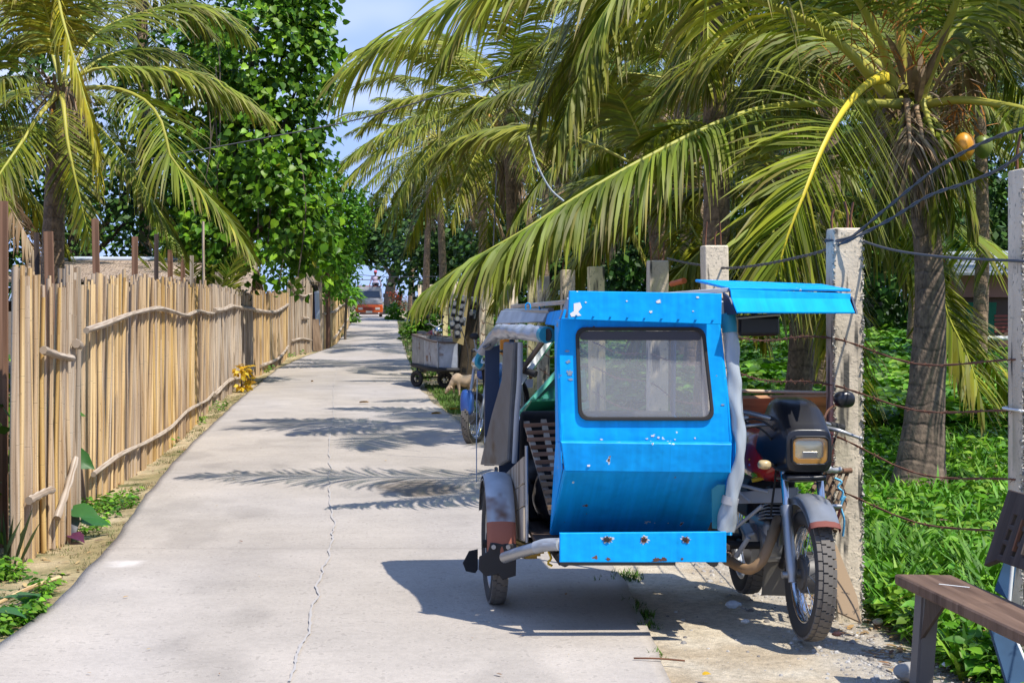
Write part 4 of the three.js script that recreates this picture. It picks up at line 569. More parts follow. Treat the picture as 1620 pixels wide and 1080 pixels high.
// ---------------------------------------------------------------- wheels
const YZ = (g) => g.rotateZ(Math.PI / 2);                 // from the lathe's upright axis to an axle along x
function wheel(name, parent, at, R, w, o = {}) {
  const g = new THREE.Group(); g.name = name; g.position.copy(at); g.rotation.set(0, o.yaw ?? 0, o.tilt ?? 0, 'YZX'); parent.add(g);
  const h = w / 2, prof = [[R - 0.075, -h * 0.55], [R - 0.06, -h * 0.85], [R - 0.035, -h], [R - 0.014, -h * 0.86], [R - 0.004, -h * 0.5], [R, 0], [R - 0.004, h * 0.5], [R - 0.014, h * 0.86], [R - 0.035, h], [R - 0.06, h * 0.85], [R - 0.075, h * 0.55]].map(([x, y]) => new THREE.Vector2(x, y));
  const parts = [YZ(new THREE.LatheGeometry(prof, 48))], n = o.lugs ?? 44;
  for (let i = 0; i < n; i++) for (const [x, off] of [[-h * 0.62, 0], [-h * 0.14, 0.25], [h * 0.3, 0.5], [h * 0.74, 0.75]]) { const a = (i + off) / n * 2 * Math.PI, b = new THREE.BoxGeometry(h * 0.46, 0.011, 2 * Math.PI * R / n * 0.84); b.translate(0, R - (Math.abs(x) > h * 0.5 ? 0.007 : 0.001), 0); b.applyMatrix4(new THREE.Matrix4().makeRotationX(a)); b.translate(x, 0, 0); parts.push(b); }
  part('tyre', parts.slice(0, 1), M.tyre, g); part('tread', parts.slice(1), M.tread, g, { kind: 'stuff' });
  const rp = [[R - 0.068, -h * 0.6], [R - 0.08, -h * 0.62], [R - 0.086, -h * 0.3], [R - 0.09, 0], [R - 0.086, h * 0.3], [R - 0.08, h * 0.62], [R - 0.068, h * 0.6]].map(([x, y]) => new THREE.Vector2(x, y));
  part('rim', YZ(new THREE.LatheGeometry(rp, 48)), o.rim ?? M.chrome, g);
  const hr = o.hub ?? 0.065; part('hub', [YZ(new THREE.CylinderGeometry(hr, hr, w * 0.75, 28)), YZ(new THREE.CylinderGeometry(hr * 0.82, hr * 0.95, w * 0.95, 28)), YZ(new THREE.CylinderGeometry(0.02, 0.02, w * 1.5, 12))], o.hubMat ?? M.drum, g);
  const sp = []; for (let i = 0; i < 36; i++) { const a = i / 36 * 6.2832, b = a + (i % 4 < 2 ? 0.32 : -0.32), x = i % 2 ? 0.026 : -0.026; sp.push(bar(V(x, hr * Math.cos(b), hr * Math.sin(b)), V(0, (R - 0.086) * Math.cos(a), (R - 0.086) * Math.sin(a)), 0.0016, 0.0016, 4)); }
  part('spoke', sp, M.chrome, g, { kind: 'stuff' }); return g;
}
function arcGuard(R, w, a0, a1, th, seg = 22, lip = 0.02) {   // a curved mudguard, 0 = forward (+z), 90 degrees = up
  const pos = [], idx = [], uv = [], prof = [[-w / 2, -lip], [-w / 2, 0], [-w * 0.3, 0.012], [0, 0.017], [w * 0.3, 0.012], [w / 2, 0], [w / 2, -lip]], m = prof.length;
  for (const [sgn, o] of [[1, 0], [-1, -th]]) { const b = pos.length / 3; for (let i = 0; i <= seg; i++) { const a = mix(a0, a1, i / seg) * Math.PI / 180; prof.forEach(([x, d], j) => { const r = R + d + o; pos.push(x, r * Math.sin(a), r * Math.cos(a)); uv.push(x + 0.5, (a * R)); if (i && j) { const p = b + i * m + j; const q = [p - m - 1, p - m, p, p - m - 1, p, p - 1]; idx.push(...(sgn > 0 ? q : q.reverse())); } }); } }
  const g = new THREE.BufferGeometry(); g.setAttribute('position', new THREE.Float32BufferAttribute(pos, 3)); g.setAttribute('uv', new THREE.Float32BufferAttribute(uv, 2)); g.setIndex(idx); g.computeVertexNormals(); return g;
}
function loft(secs, n = 32, pow = 4) {                    // a closed shell through rounded rectangles [z, cx, cy, w, h, topWidth]
  const pos = [], idx = [], uv = [];
  secs.forEach(([z, cx, cy, w, h, tw]) => { for (let j = 0; j < n; j++) { const a = j / n * 6.2832, c = Math.cos(a), s = Math.sin(a), k = Math.pow(Math.pow(Math.abs(c), pow) + Math.pow(Math.abs(s), pow), -1 / pow); const yy = s * k, wid = mix(w, tw ?? w, clamp(yy * 0.5 + 0.5)); pos.push(cx + c * k * wid / 2, cy + yy * h / 2, z); uv.push(c, s); } });
  for (let i = 1; i < secs.length; i++) for (let j = 0; j < n; j++) { const a = (i - 1) * n + j, b = (i - 1) * n + (j + 1) % n, c = i * n + j, d = i * n + (j + 1) % n; idx.push(a, c, b, b, c, d); }
  for (const i of [0, secs.length - 1]) { const k = pos.length / 3, s = secs[i]; pos.push(s[1], s[2], s[0]); uv.push(0, 0); for (let j = 0; j < n; j++) { const a = i * n + j, b = i * n + (j + 1) % n; i ? idx.push(k, b, a) : idx.push(k, a, b); } }
  const g = new THREE.BufferGeometry(); g.setAttribute('position', new THREE.Float32BufferAttribute(pos, 3)); g.setAttribute('uv', new THREE.Float32BufferAttribute(uv, 2)); g.setIndex(idx); g.computeVertexNormals(); return g;
}
const rrect = (x0, x1, x2, x3, y0, y1, r, f, n = 5) => {  // rounded quadrilateral in photo pixels: top edge x0..x1 at y0, bottom edge x2..x3 at y1
  const c = [[x2, y1], [x3, y1], [x1, y0], [x0, y0]], out = [];
  c.forEach(([x, y], i) => { const p = c[(i + 3) % 4], q = c[(i + 1) % 4], dp = Math.hypot(p[0] - x, p[1] - y), dq = Math.hypot(q[0] - x, q[1] - y), a = [x + (p[0] - x) * r / dp, y + (p[1] - y) * r / dp], b = [x + (q[0] - x) * r / dq, y + (q[1] - y) * r / dq]; for (let k = 0; k <= n; k++) { const t = k / n; out.push(f((1 - t) * (1 - t) * a[0] + 2 * t * (1 - t) * x + t * t * b[0], (1 - t) * (1 - t) * a[1] + 2 * t * (1 - t) * y + t * t * b[1])); } });
  return out;
};

// ---------------------------------------------------------------- the blue tricycle: a motorcycle with a closed sidecar
{
  const C = V(1.3, 0, -7.6), t = thing('motor_tricycle', 'bright blue sidecar tricycle with black-faced motorcycle parked on the lane edge', 'tricycle', C.toArray());
  const q = (px, py, Z) => P(px, py, Z).sub(C), w = (x, y, Z) => V(x, y, -Z).sub(C);
  // front sheet metal
  part('top_board', plate([q(898, 505, 6.93), q(1140, 513, 6.93), q(1141, 464, 6.93), q(900, 460, 6.93)], 0.02), M.blue, t);
  const panel = part('windshield_panel', plate([q(888, 699, 7.0), q(1157, 701, 7.0), q(1136, 509, 7.0), q(888, 503, 7.0), q(884, 560, 7.0)], 0.018, [rrect(913, 1112, 918, 1128, 520, 662, 16, (x, y) => q(x, y, 7.0)).reverse()]), M.blue, t);
  { const outer = rrect(910, 1115, 915, 1131, 517, 665, 18, (x, y) => q(x, y, 6.978)), inner = rrect(919, 1107, 924, 1122, 526, 656, 14, (x, y) => q(x, y, 6.978)); part('window_gasket', plate(outer, 0.012, [rrect(916, 1110, 921, 1125, 523, 659, 15, (x, y) => q(x, y, 6.978)).reverse()], 0.003), M.rubber, panel);
    part('windshield_glass', plate(rrect(913, 1112, 918, 1128, 520, 662, 16, (x, y) => q(x, y, 6.99)), 0.005, [], 0), phys([0.90, 0.90, 0.91], 0.3, { transmission: 0.88, thickness: 0, specularIntensity: 0.8 }), panel);
    part('sun_strip', plate(rrect(917, 1108, 918, 1110, 524, 538, 6, (x, y) => q(x, y, 6.983)), 0.003, [], 0), phys([0.16, 0.15, 0.2], 0.35, { transmission: 0.75, thickness: 0 }), panel); }
  part('front_band', [plate([q(893, 743, 6.985), q(1155, 746, 6.985), q(1157, 700, 6.955), q(887, 697, 6.955)], 0.02, [], 0.004)], M.blue, t);
  part('band_lip', bar(q(888, 698, 6.95), q(1157, 701, 6.95), 0.005), M.blue, t);
  part('lower_panel', plate([q(872, 843, 7.46), w(1.56, 0.40, 7.46), w(1.565, 0.748, 6.99), q(894, 742, 6.99)], 0.012), M.blue, t);
  part('cheek', [plate([q(883, 700, 7.3), q(889, 699, 7.0), q(889, 505, 7.0), q(880, 505, 7.3)], 0.012), plate([q(872, 843, 7.47), q(894, 742, 7.0), q(888, 699, 7.0), q(884, 699, 7.12)], 0.006)], M.blue, t);
  part('edge_bead', bar(q(894.5, 742, 6.985), q(872.5, 843, 7.455), 0.0085), M.blue, t);
  for (const l of [[[890, 505, 7.0], [885, 560, 7.0], [889, 698, 6.99]], [[1136, 510, 7.0], [1157, 700, 6.99]]]) part('corner_bead', tube(l.map((a) => q(...a)), 0.012, 8, 8), M.blue, t);
  part('right_side_wall', plate([w(1.585, 0.76, 7.0), w(1.6, 0.45, 7.45), w(1.6, 0.4, 8.45), w(1.6, 0.88, 8.45), w(1.585, 0.92, 7.0)], 0.012), M.blue, t);
  const bm = part('bumper', plate([q(885, 888, 6.93), q(1148, 888, 6.93), q(1148, 840, 6.93), q(885, 842, 6.93)], 0.022), M.blue, t);
  const rB = rng(401), blob = (px, py, r, Z) => { const a = []; const sq = rr(rB, 0.5, 1); for (let k = 0; k < 24; k++) { const s = r * 0.85 * rr(rB, 0.35, 1.15), b = k / 24 * 6.2832; a.push(q(px + s * Math.cos(b), py - s * sq * Math.sin(b), Z)); } return a; };
  for (const [x, y, r] of [[961, 853, 10], [1020, 853, 8], [1085, 853, 8]]) { part('rust_ring', plate(blob(x, y, r, 6.907), 0.003, [], 0), M.rust, bm); part('lamp_hole', plate(blob(x, y, r * 0.55, 6.903), 0.002, [], 0), M.black, bm); part('chipped_paint', plate(blob(x, y, r * 1.25, 6.9085), 0.001, [], 0), mat([0.5, 0.55, 0.58], 0.8), bm); }
  for (const [x, y, r] of [[962, 884, 5], [1038, 886, 8], [1050, 885, 8], [1080, 884, 3]]) part('rust_patch', plate(blob(x, y, r, 6.9075).map((p) => p.setY(Math.max(p.y, q(0, 887, 6.93).y))), 0.001, [], 0), M.rust, bm);
  { const a = [[908, 480], [918, 478], [921, 486], [915, 493], [920, 499], [904, 501], [902, 496], [908, 492]].reverse().map(([x, y]) => q(x, y, 6.909)); part('bare_patch', plate(a, 0.001, [], 0), M.white, t); 
    for (const [x, y, r] of [[1042, 477, 5], [1030, 493, 3], [992, 476, 2.5], [1104, 470, 3], [927, 478, 2.5], [1097, 492, 2]]) part('bare_patch', plate(blob(x, y, r, 6.909), 0.001, [], 0), M.white, t);
    for (const [x, y, r] of [[1034, 689, 4], [1042, 692, 3], [1024, 694, 3], [1068, 695, 2], [952, 695, 3], [1100, 693, 2.5]]) part('bare_patch', plate(blob(x, y, r, 6.981), 0.001, [], 0), M.white, t); part('bare_patch', plate(blob(932, 736, 3.5, 6.957), 0.001, [], 0), M.white, t);
    for (const [x, y, r] of [[897, 555, 5], [899, 572, 5], [901, 590, 7], [903, 600, 5], [1144, 640, 4]]) part('bare_patch', plate(blob(x, y, r, 6.981), 0.001, [], 0), mat([0.2, 0.27, 0.36], 0.7), t); }
  for (let i = 0; i < 9; i++) { part('rivet', new THREE.SphereGeometry(0.005, 8, 6).translate(...q(912 + i * 27, 499.5 + i * 0.9, 6.906).toArray()), M.blue, t); part('rivet', new THREE.SphereGeometry(0.0045, 8, 6).translate(...q(900 + i * 30, 704, 6.95).toArray()), M.blue, t); }
  // roof
  part('roof', [plate([q(898, 481, 7.05), w(1.6, 1.535, 7.05), w(1.62, 1.555, 8.1), w(1.6, 1.5, 8.5), q(808, 482, 8.45)], 0.02), plate([q(880, 515, 7.1), w(1.6, 1.38, 7.1), w(1.6, 1.5, 7.06), q(897, 470, 7.06)], 0.02)], M.tarp, t);
  part('roof_eave', plate([q(787, 513, 8.45), q(866, 512, 7.62), q(871, 492, 7.6), q(800, 494, 8.45)], 0.012), M.zinc, t); part('eave_rail', tube([q(800, 493, 8.45), q(872, 491, 7.55)], 0.016, 4, 8), M.steel, t);
  part('roof_corner', plate([q(866, 514, 7.6), q(890, 516, 7.05), q(897, 490, 7.05), q(871, 494, 7.6)], 0.012), M.blue, t);
  for (const px of [836, 858]) part('tie_loop', tube([q(px - 4, 490, 7.7), q(px - 4, 482, 7.7), q(px, 479, 7.7), q(px + 3, 483, 7.7), q(px + 3, 489, 7.7)], 0.004, 10, 5), M.blue, t);
  const cano = part('motorcycle_canopy', [plate([w(1.575, 1.545, 7.02), w(2.10, 1.52, 6.98), w(2.12, 1.566, 7.5), w(1.6, 1.575, 7.9)], 0.012)], M.blue, t);
  part('canopy_fascia', plate([q(1157, 476, 6.985), q(1345, 478, 6.945), q(1346, 465, 6.955), q(1155, 458, 6.995)], 0.012), M.blue, cano);
  part('canopy_visor', plate([q(1166, 496, 6.9), q(1353, 496, 6.86), q(1344, 475, 6.94), q(1157, 473, 6.98)], 0.01), M.blue, cano);
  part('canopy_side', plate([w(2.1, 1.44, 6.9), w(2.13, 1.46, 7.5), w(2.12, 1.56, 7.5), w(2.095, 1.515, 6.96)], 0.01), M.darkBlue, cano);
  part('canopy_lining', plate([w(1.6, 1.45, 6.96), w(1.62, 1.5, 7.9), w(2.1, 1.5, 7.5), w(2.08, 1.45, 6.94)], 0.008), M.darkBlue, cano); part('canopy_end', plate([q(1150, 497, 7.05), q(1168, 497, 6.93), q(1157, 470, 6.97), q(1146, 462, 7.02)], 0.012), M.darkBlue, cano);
  part('speaker_box', box(0.19, 0.095, 0.12, q(1197, 515, 7.3), [0, 0, 0], 0.018), M.blackPlastic, t); part('canopy_strut', [bar(q(1165, 503, 7.2), q(1235, 497, 7.2), 0.008), bar(q(1197, 500, 7.3), q(1190, 494, 7.3), 0.012)], M.steel, t);
  // open left side with its roll of tarpaulin
  part('rolled_tarp', tube([q(861, 529, 7.45), q(830, 526, 7.75), q(800, 524, 8.1), q(786, 528, 8.3), q(774, 541, 8.4), q(764, 556, 8.48)], 0.038, 40, 14, (u, a) => 1 + 0.08 * Math.sin(a * 3 + u * 9) + 0.09 * Math.sin(u * 40) * Math.sin(a + u * 6) - 0.25 * sstep(0.7, 1, u)), M.tarp, t);
  part('roll_end', tube([q(861, 529, 7.45), q(864, 529.3, 7.42), q(866, 529.5, 7.40)], 0.04, 6, 14), M.teal, t); part('roll_hollow', new THREE.CylinderGeometry(0.03, 0.03, 0.004, 14).rotateZ(Math.PI / 2).rotateY(0.5).translate(...q(867, 529.6, 7.388).toArray()), M.black, t);
  part('roll_tie', tube([q(765, 548, 8.42), q(769, 550, 8.36), q(776, 545, 8.33)], 0.008, 6, 5), M.wire, t); part('hanging_cloth', tube([q(764, 556, 8.5), q(757, 566, 8.52), q(756, 576, 8.52), q(762, 580, 8.52)], 0.018, 12, 7), M.teal, t);
  const zx = (px) => 7.95 + (814 - px) / 44 * 0.45, qp = (px, py) => q(px, py, zx(px));
  part('rear_pillar', [plate([qp(768, 735), qp(800, 736), qp(813, 728), qp(817, 640), qp(822, 560), qp(823, 541), qp(806, 541), qp(803, 600), qp(787, 655), qp(777, 695)], 0.03, [], 0.008)], phys([0.25, 0.25, 0.255], 0.45, { map: TX.zinc }), t);
  part('pillar_lip', tube([qp(823, 541), qp(822, 600), qp(818, 650), qp(814, 732)], 0.014, 10, 7), M.greyPaint, t);
  part('rear_frame', plate([q(766, 692, 8.46), q(788, 690, 8.46), q(790, 545, 8.46), q(767, 552, 8.46)], 0.04), M.darkBlue, t); part('rear_ledge', plate([q(766, 700, 8.44), q(781, 698, 8.44), q(781, 687, 8.44), q(766, 689, 8.44)], 0.02), M.greyPaint, t); part('rear_skirt', plate([q(766, 736, 8.47), q(782, 736, 8.47), q(782, 698, 8.47), q(766, 700, 8.47)], 0.02), M.darkBlue, t);
  const zs = (px) => 7.45 + (833 - px) / 43 * 0.75, qs = (px, py) => q(px, py, zs(px));
  for (const [a, b, c2, d] of [[722, 764, 757, 790], [766, 800, 792, 822], [802, 856, 824, 846]]) part('side_board', plate([qs(800, d), qs(832, b), qs(832, a), qs(795, c2)], 0.014), M.greyPly, t);
  part('side_post', bar(qs(834, 858), qs(833, 705), 0.008), M.steel, t); part('rear_rail', tube([q(785, 740, 8.3), q(784, 770, 8.2)], 0.01, 4, 6), M.steel, t); part('stay_wire', tube([q(755, 600, 8.5), q(754, 690, 8.3), q(754, 762, 8.1)], 0.003, 6, 5), M.steel, t);
  part('floor', box(0.86, 0.02, 1.35, w(1.17, 0.385, 7.8)), M.blackWood, t);
  part('rear_wall', plate([w(0.66, 0.4, 8.46), w(1.6, 0.4, 8.46), w(1.6, 0.86, 8.46), w(0.66, 0.86, 8.46)], 0.014), M.darkBlue, t);
  part('seat_base', box(0.8, 0.2, 0.42, w(1.16, 0.5, 8.1), [0, 0, 0], 0.02), M.black, t); part('seat_cushion', box(0.8, 0.08, 0.42, w(1.16, 0.63, 8.06), [0, 0, 0], 0.03), M.rubber, t); part('seat_back', box(0.8, 0.3, 0.06, w(1.16, 0.77, 8.32), [0.15, 0, 0], 0.025), M.rubber, t);
  part('roof_post', [bar(w(1.59, 0.85, 8.45), w(1.6, 1.5, 8.45), 0.014), bar(w(0.70, 0.8, 8.45), w(0.74, 1.46, 8.45), 0.014), bar(w(0.72, 1.4, 8.45), w(1.6, 1.46, 8.45), 0.012)], M.darkBlue, t);
  // sidecar running gear
  wheel('side_wheel', t, w(0.592, 0.292, 7.85), 0.292, 0.082, { yaw: 0.03, rim: M.steel, hubMat: M.rubber, lugs: 38 });
  const mg = new THREE.Group(); mg.name = 'side_mudguard'; mg.position.copy(w(0.60, 0.31, 7.83)); t.add(mg); part('guard_sheet', arcGuard(0.325, 0.135, 24, 160, 0.006), M.zinc, mg); part('rusty_tip', arcGuard(0.326, 0.137, -2, 24, 0.007), phys([0.30, 0.10, 0.06], 0.8, { map: null }), mg);
  part('mud_flap', plate([q(757, 900, 7.5), q(768, 911, 7.5), q(789, 908, 7.5), q(795, 917, 7.5), q(806, 913, 7.5), q(816, 910, 7.5), q(817, 860, 7.5), q(776, 858, 7.5), q(772, 872, 7.5), q(758, 880, 7.5)], 0.012, [], 0.004), M.rubber, t);
  for (const px of [781, 804]) part('flap_bolt', new THREE.CylinderGeometry(0.011, 0.011, 0.014, 10).rotateX(Math.PI / 2).translate(...q(px, 865, 7.48).toArray()), M.steel, t);
  part('mud_flap', plate([q(732, 890, 8.25), q(737, 903, 8.25), q(752, 906, 8.25), q(756, 900, 8.25), q(756, 868, 8.25), q(742, 871, 8.25)], 0.012, [], 0.004), M.rubber, t);
  part('bumper_tube', tube([q(892, 862, 7.0), q(870, 862, 7.05), q(842, 868, 7.12), q(815, 876, 7.22), q(798, 882, 7.3)], 0.026, 24, 14), M.steel, t); part('tube_sleeve', tube([q(886, 861, 7.0), q(862, 862, 7.06), q(848, 866, 7.1)], 0.0285, 10, 14), M.zinc, t);
  part('leaf_spring', [0, 1, 2, 3].map((k) => plank(w(0.78 - 0.01 * k, 0.33 - 0.022 * k, 7.42 + 0.06 * k), w(0.66, 0.30 - 0.02 * k, 8.1 - 0.05 * k), 0.06, 0.014)), mat([0.42, 0.27, 0.055], 0.75), t);
  part('yellow_strap', tube([q(868, 872, 7.2), q(872, 884, 7.2), q(866, 890, 7.2), q(874, 895, 7.2)], 0.006, 8, 5), M.yellow, t);
  part('chassis_beam', [bar(w(0.84, 0.34, 7.0), w(0.8, 0.34, 8.45), 0.022), bar(w(1.5, 0.34, 7.0), w(1.5, 0.34, 8.45), 0.022), bar(w(0.58, 0.3, 7.85), w(1.85, 0.3, 7.95), 0.022), bar(w(0.8, 0.34, 7.5), w(1.9, 0.34, 7.5), 0.02), bar(w(0.8, 0.34, 8.4), w(1.9, 0.34, 8.4), 0.02), box(0.52, 0.035, 0.5, w(1.08, 0.335, 7.3))], M.black, t);
  // clear plastic curtain rolled round the right corner post
  part('corner_post', tube([w(1.592, 1.45, 7.06), w(1.60, 0.95, 7.06), w(1.585, 0.45, 7.08)], 0.015, 8, 8), M.blue, t);
  part('curtain_roll', tube([q(1152, 500, 7.05), q(1157, 545, 7.03), q(1161, 600, 7.01), q(1167, 660, 6.99), q(1172, 705, 6.97), q(1167, 745, 6.98), q(1158, 790, 7), q(1147, 838, 7.02)], 0.031, 60, 20, (u, a) => (u < 0.1 ? 1 : 1 + 0.12 * Math.sin(a * 3 + u * 14) + 0.13 * Math.sin(a * 2 - u * 31) + 0.12 * (vn(a * 3, u * 26, 7) - 0.5)) * (1 - 0.33 * Math.exp(-Math.pow((u - 0.62) / 0.1, 2)) + 0.22 * sstep(0.8, 0.95, u))), phys([0.55, 0.60, 0.63], 0.22, { transmission: 0.35, thickness: 0, clearcoat: 0.4 }), t);
  part('curtain_sleeve', tube([q(1152, 497, 7.05), q(1154, 512, 7.04), q(1155, 526, 7.035)], 0.034, 8, 16), M.teal, t);
  part('curtain_strap', tube([q(1157, 786, 7), q(1154, 798, 7)], 0.037, 3, 16), mat([0.34, 0.34, 0.35], 0.6), t);
  part('hinge_plate', plate([q(1127, 835, 7.08), q(1134, 835, 7.08), q(1146, 800, 7.04), q(1148, 765, 7.02), q(1136, 765, 7.02), q(1126, 773, 7.03)], 0.01), M.teal, t);

  // motorcycle: lateral offset x, height y, distance ahead of the front axle z
  const m = (x, y, z) => w(1.915 + x + 0.025 * y, y, 7.0 - z);
  wheel('front_wheel', t, m(0.0, 0.288, 0), 0.288, 0.086, { tilt: -0.03, hub: 0.085 }); wheel('rear_wheel', t, m(-0.02, 0.285, -1.12), 0.285, 0.09, { rim: M.steel });
  for (const s of [-1, 1]) { part('fork_leg', [tube([m(0.078 * s, 0.255, 0.02), m(0.078 * s, 0.30, 0.008), m(0.08 * s, 0.45, -0.055), m(0.08 * s, 0.575, -0.105)], 0.025, 14, 14, (u) => u < 0.12 ? 0.75 : u > 0.9 ? 1.18 : 1 - 0.08 * u), bar(m(0.06 * s, 0.285, 0), m(0.12 * s, 0.285, 0), 0.016)], M.steel, t); part('fork_tube', bar(m(0.08 * s, 0.57, -0.103), m(0.082 * s, 0.84, -0.215), 0.0165, 0.0165, 14), M.chrome, t); }
  part('fork_brace', [tube([m(0.09, 0.46, -0.05), m(0.12, 0.5, -0.04), m(0.16, 0.56, -0.1)], 0.006, 8, 5), bar(m(-0.07, 0.5, -0.07), m(-0.045, 0.42, -0.1), 0.006)], M.rustRed, t);
  const fg = new THREE.Group(); fg.name = 'front_mudguard'; fg.position.copy(m(0, 0.292, -0.0)); fg.rotation.z = -0.03; t.add(fg); part('guard_sheet', arcGuard(0.335, 0.125, 48, 168, 0.005, 22, 0.03), phys([0.43, 0.44, 0.47], 0.35, { map: TX.zinc, clearcoat: 0.4 }), fg); part('rusty_tip', arcGuard(0.336, 0.13, 43.5, 48.5, 0.006, 6, 0.03), mat([0.2, 0.06, 0.045], 0.85), fg);
  part('mud_flap', plate([m(-0.08, 0.10, -0.52), m(0.06, 0.10, -0.5), m(0.06, 0.42, -0.42), m(-0.08, 0.42, -0.44)], 0.01, [], 0.003), mat([0.16, 0.145, 0.12], 0.9), t);
  part('headlight_fairing', loft([[-0.065, 0, 0, 0.19, 0.175], [-0.075, 0, 0, 0.208, 0.195], [-0.11, 0, 0.006, 0.224, 0.226, 0.212], [-0.18, -0.006, 0.035, 0.27, 0.30, 0.215], [-0.25, -0.012, 0.062, 0.32, 0.31, 0.205], [-0.32, -0.02, 0.085, 0.35, 0.28, 0.19], [-0.35, -0.02, 0.09, 0.33, 0.24, 0.16]], 40, 5).translate(...m(0.005, 0.827, 0).toArray()), M.blackPlastic, t);
  part('fairing_chin', loft([[-0.07, 0, 0, 0.17, 0.022], [-0.09, 0, 0, 0.185, 0.035], [-0.24, 0, -0.01, 0.19, 0.06]], 28, 4).translate(...m(0.0, 0.705, 0).toArray()), M.blackPlastic, t);
  const hl = new THREE.Group(); hl.name = 'headlight'; hl.position.copy(m(0.007, 0.83, -0.055)); t.add(hl); const rq = (x, y, r, z) => { const p = []; for (let i = 0; i < 28; i++) { const a = i / 28 * 6.2832, c = Math.cos(a), s = Math.sin(a), k = Math.pow(Math.pow(Math.abs(c), 7) + Math.pow(Math.abs(s), 7), -1 / 7); p.push(V(c * k * x, s * k * y, z)); } return p; };
  part('bezel', plate(rq(0.086, 0.066, 0, -0.012), 0.022, [rq(0.078, 0.058, 0, -0.012).reverse()], 0.003), M.blackPlastic, hl); part('reflector', loft([[-0.035, 0, 0, 0.06, 0.04], [-0.02, 0, 0, 0.12, 0.085], [-0.006, 0, 0, 0.152, 0.112]], 28, 5), phys([0.6, 0.55, 0.42], 0.25, { metalness: 0.9 }), hl);
  part('amber_rim', plate(rq(0.079, 0.059, 0, -0.003), 0.004, [rq(0.063, 0.042, 0, -0.003).map((p) => p.add(V(-0.004, 0.004, 0))).reverse()], 0.001), phys([0.55, 0.26, 0.015], 0.3, { transmission: 0.25, thickness: 0 }), hl); part('bulb_shade', box(0.07, 0.03, 0.01, V(0, -0.02, -0.006), [0, 0, 0], 0.004), M.chrome, hl);
  part('lens', loft([[-0.002, 0, 0, 0.157, 0.117], [0.008, 0, 0, 0.15, 0.11], [0.012, 0, 0, 0.1, 0.07]], 28, 6), phys([0.95, 0.93, 0.88], 0.12, { transmission: 0.95, thickness: 0 }), hl);
  part('handlebar', tube([m(-0.37, 0.985, -0.36), m(-0.24, 0.985, -0.3), m(-0.1, 0.955, -0.25), m(0.1, 0.94, -0.3), m(0.18, 0.92, -0.34), m(0.25, 0.905, -0.42)], 0.011, 24, 10), M.steel, t);
  for (const s of [-1, 1]) part('grip', s < 0 ? bar(m(-0.25, 0.978, -0.295), m(-0.37, 0.975, -0.37), 0.017) : bar(m(0.17, 0.922, -0.335), m(0.26, 0.903, -0.43), 0.017), M.rubber, t);
  part('brake_lever', tube([m(0.13, 0.915, -0.23), m(0.18, 0.905, -0.2), m(0.235, 0.885, -0.2), m(0.275, 0.872, -0.205)], 0.009, 12, 8, (u) => 1.3 - 0.6 * u), M.steel, t); part('lever_tip', new THREE.SphereGeometry(0.011, 10, 8).translate(...m(0.277, 0.871, -0.205).toArray()), M.steel, t);
  part('brake_lever', tube([m(-0.14, 0.93, -0.23), m(-0.22, 0.93, -0.21), m(-0.3, 0.92, -0.24)], 0.008, 10, 7), M.steel, t);
  for (const g of [tube([m(-0.3, 0.93, -0.26), m(-0.2, 0.96, -0.18), m(-0.08, 0.86, -0.2), m(-0.06, 0.7, -0.25)], 0.005, 16, 6), tube([m(-0.26, 0.95, -0.28), m(-0.16, 0.90, -0.2), m(-0.1, 0.8, -0.24), m(-0.1, 0.5, -0.3)], 0.005, 16, 6), tube([m(0.2, 0.93, -0.26), m(0.14, 0.8, -0.2), m(0.1, 0.6, -0.16), m(0.09, 0.36, -0.05)], 0.004, 16, 6)]) part('cable', g, M.rubber, t);
  const mr = part('mirror', loft([[0.01, 0, 0, 0.06, 0.045], [0.0, 0, 0, 0.092, 0.076], [-0.02, 0, 0, 0.098, 0.08], [-0.03, 0, 0, 0.085, 0.068]], 24, 2.6).translate(...q(1338, 632, 7.4).toArray()), M.blackPlastic, t); part('mirror_stalk', tube([q(1326, 638, 7.42), q(1312, 648, 7.38), q(1304, 662, 7.3)], 0.006, 8, 6), M.rust, mr);
  const tank = part('fuel_tank', sdfMesh((p) => { const d = p.clone().sub(m(-0.05, 0.77, -0.52)); return (Math.pow(Math.pow(Math.abs(d.x / 0.15), 2.6) + Math.pow(Math.abs(d.y / 0.125), 2.6) + Math.pow(Math.abs(d.z / 0.27), 2.6), 1 / 2.6) - 1) * 0.12; }, m(-0.25, 0.6, -0.84), m(0.15, 0.94, -0.19), 0.016), M.red, t);
  { const stripe = (pts, r, mm, z) => part('tank_stripe', tube(pts.map(([px, py]) => q(px, py, z)), r, 16, 8), mm, tank); stripe([[1187, 724], [1196, 733], [1210, 736], [1225, 730]], 0.012, M.yellow, 7.38); stripe([[1186, 733], [1195, 739], [1202, 741]], 0.010, mat([0.03, 0.13, 0.5], 0.5), 7.385); stripe([[1190, 752], [1202, 748], [1214, 744], [1226, 739]], 0.012, mat([0.1, 0.32, 0.03], 0.5), 7.375); stripe([[1190, 760], [1203, 757], [1216, 752], [1227, 747]], 0.010, M.yellow, 7.372); }
  const ts = part('turn_signal', loft([[0.02, 0, 0, 0.03, 0.022], [0.012, 0, 0, 0.055, 0.04], [-0.012, 0, 0, 0.056, 0.042], [-0.02, 0, 0, 0.04, 0.03]], 20, 3).translate(...q(1210, 735, 7.12).toArray()), phys([0.72, 0.56, 0.30], 0.25, { transmission: 0.3, thickness: 0 }), t); part('signal_stalk', bar(q(1222, 735, 7.13), q(1232, 738, 7.2), 0.008), M.blackPlastic, ts);
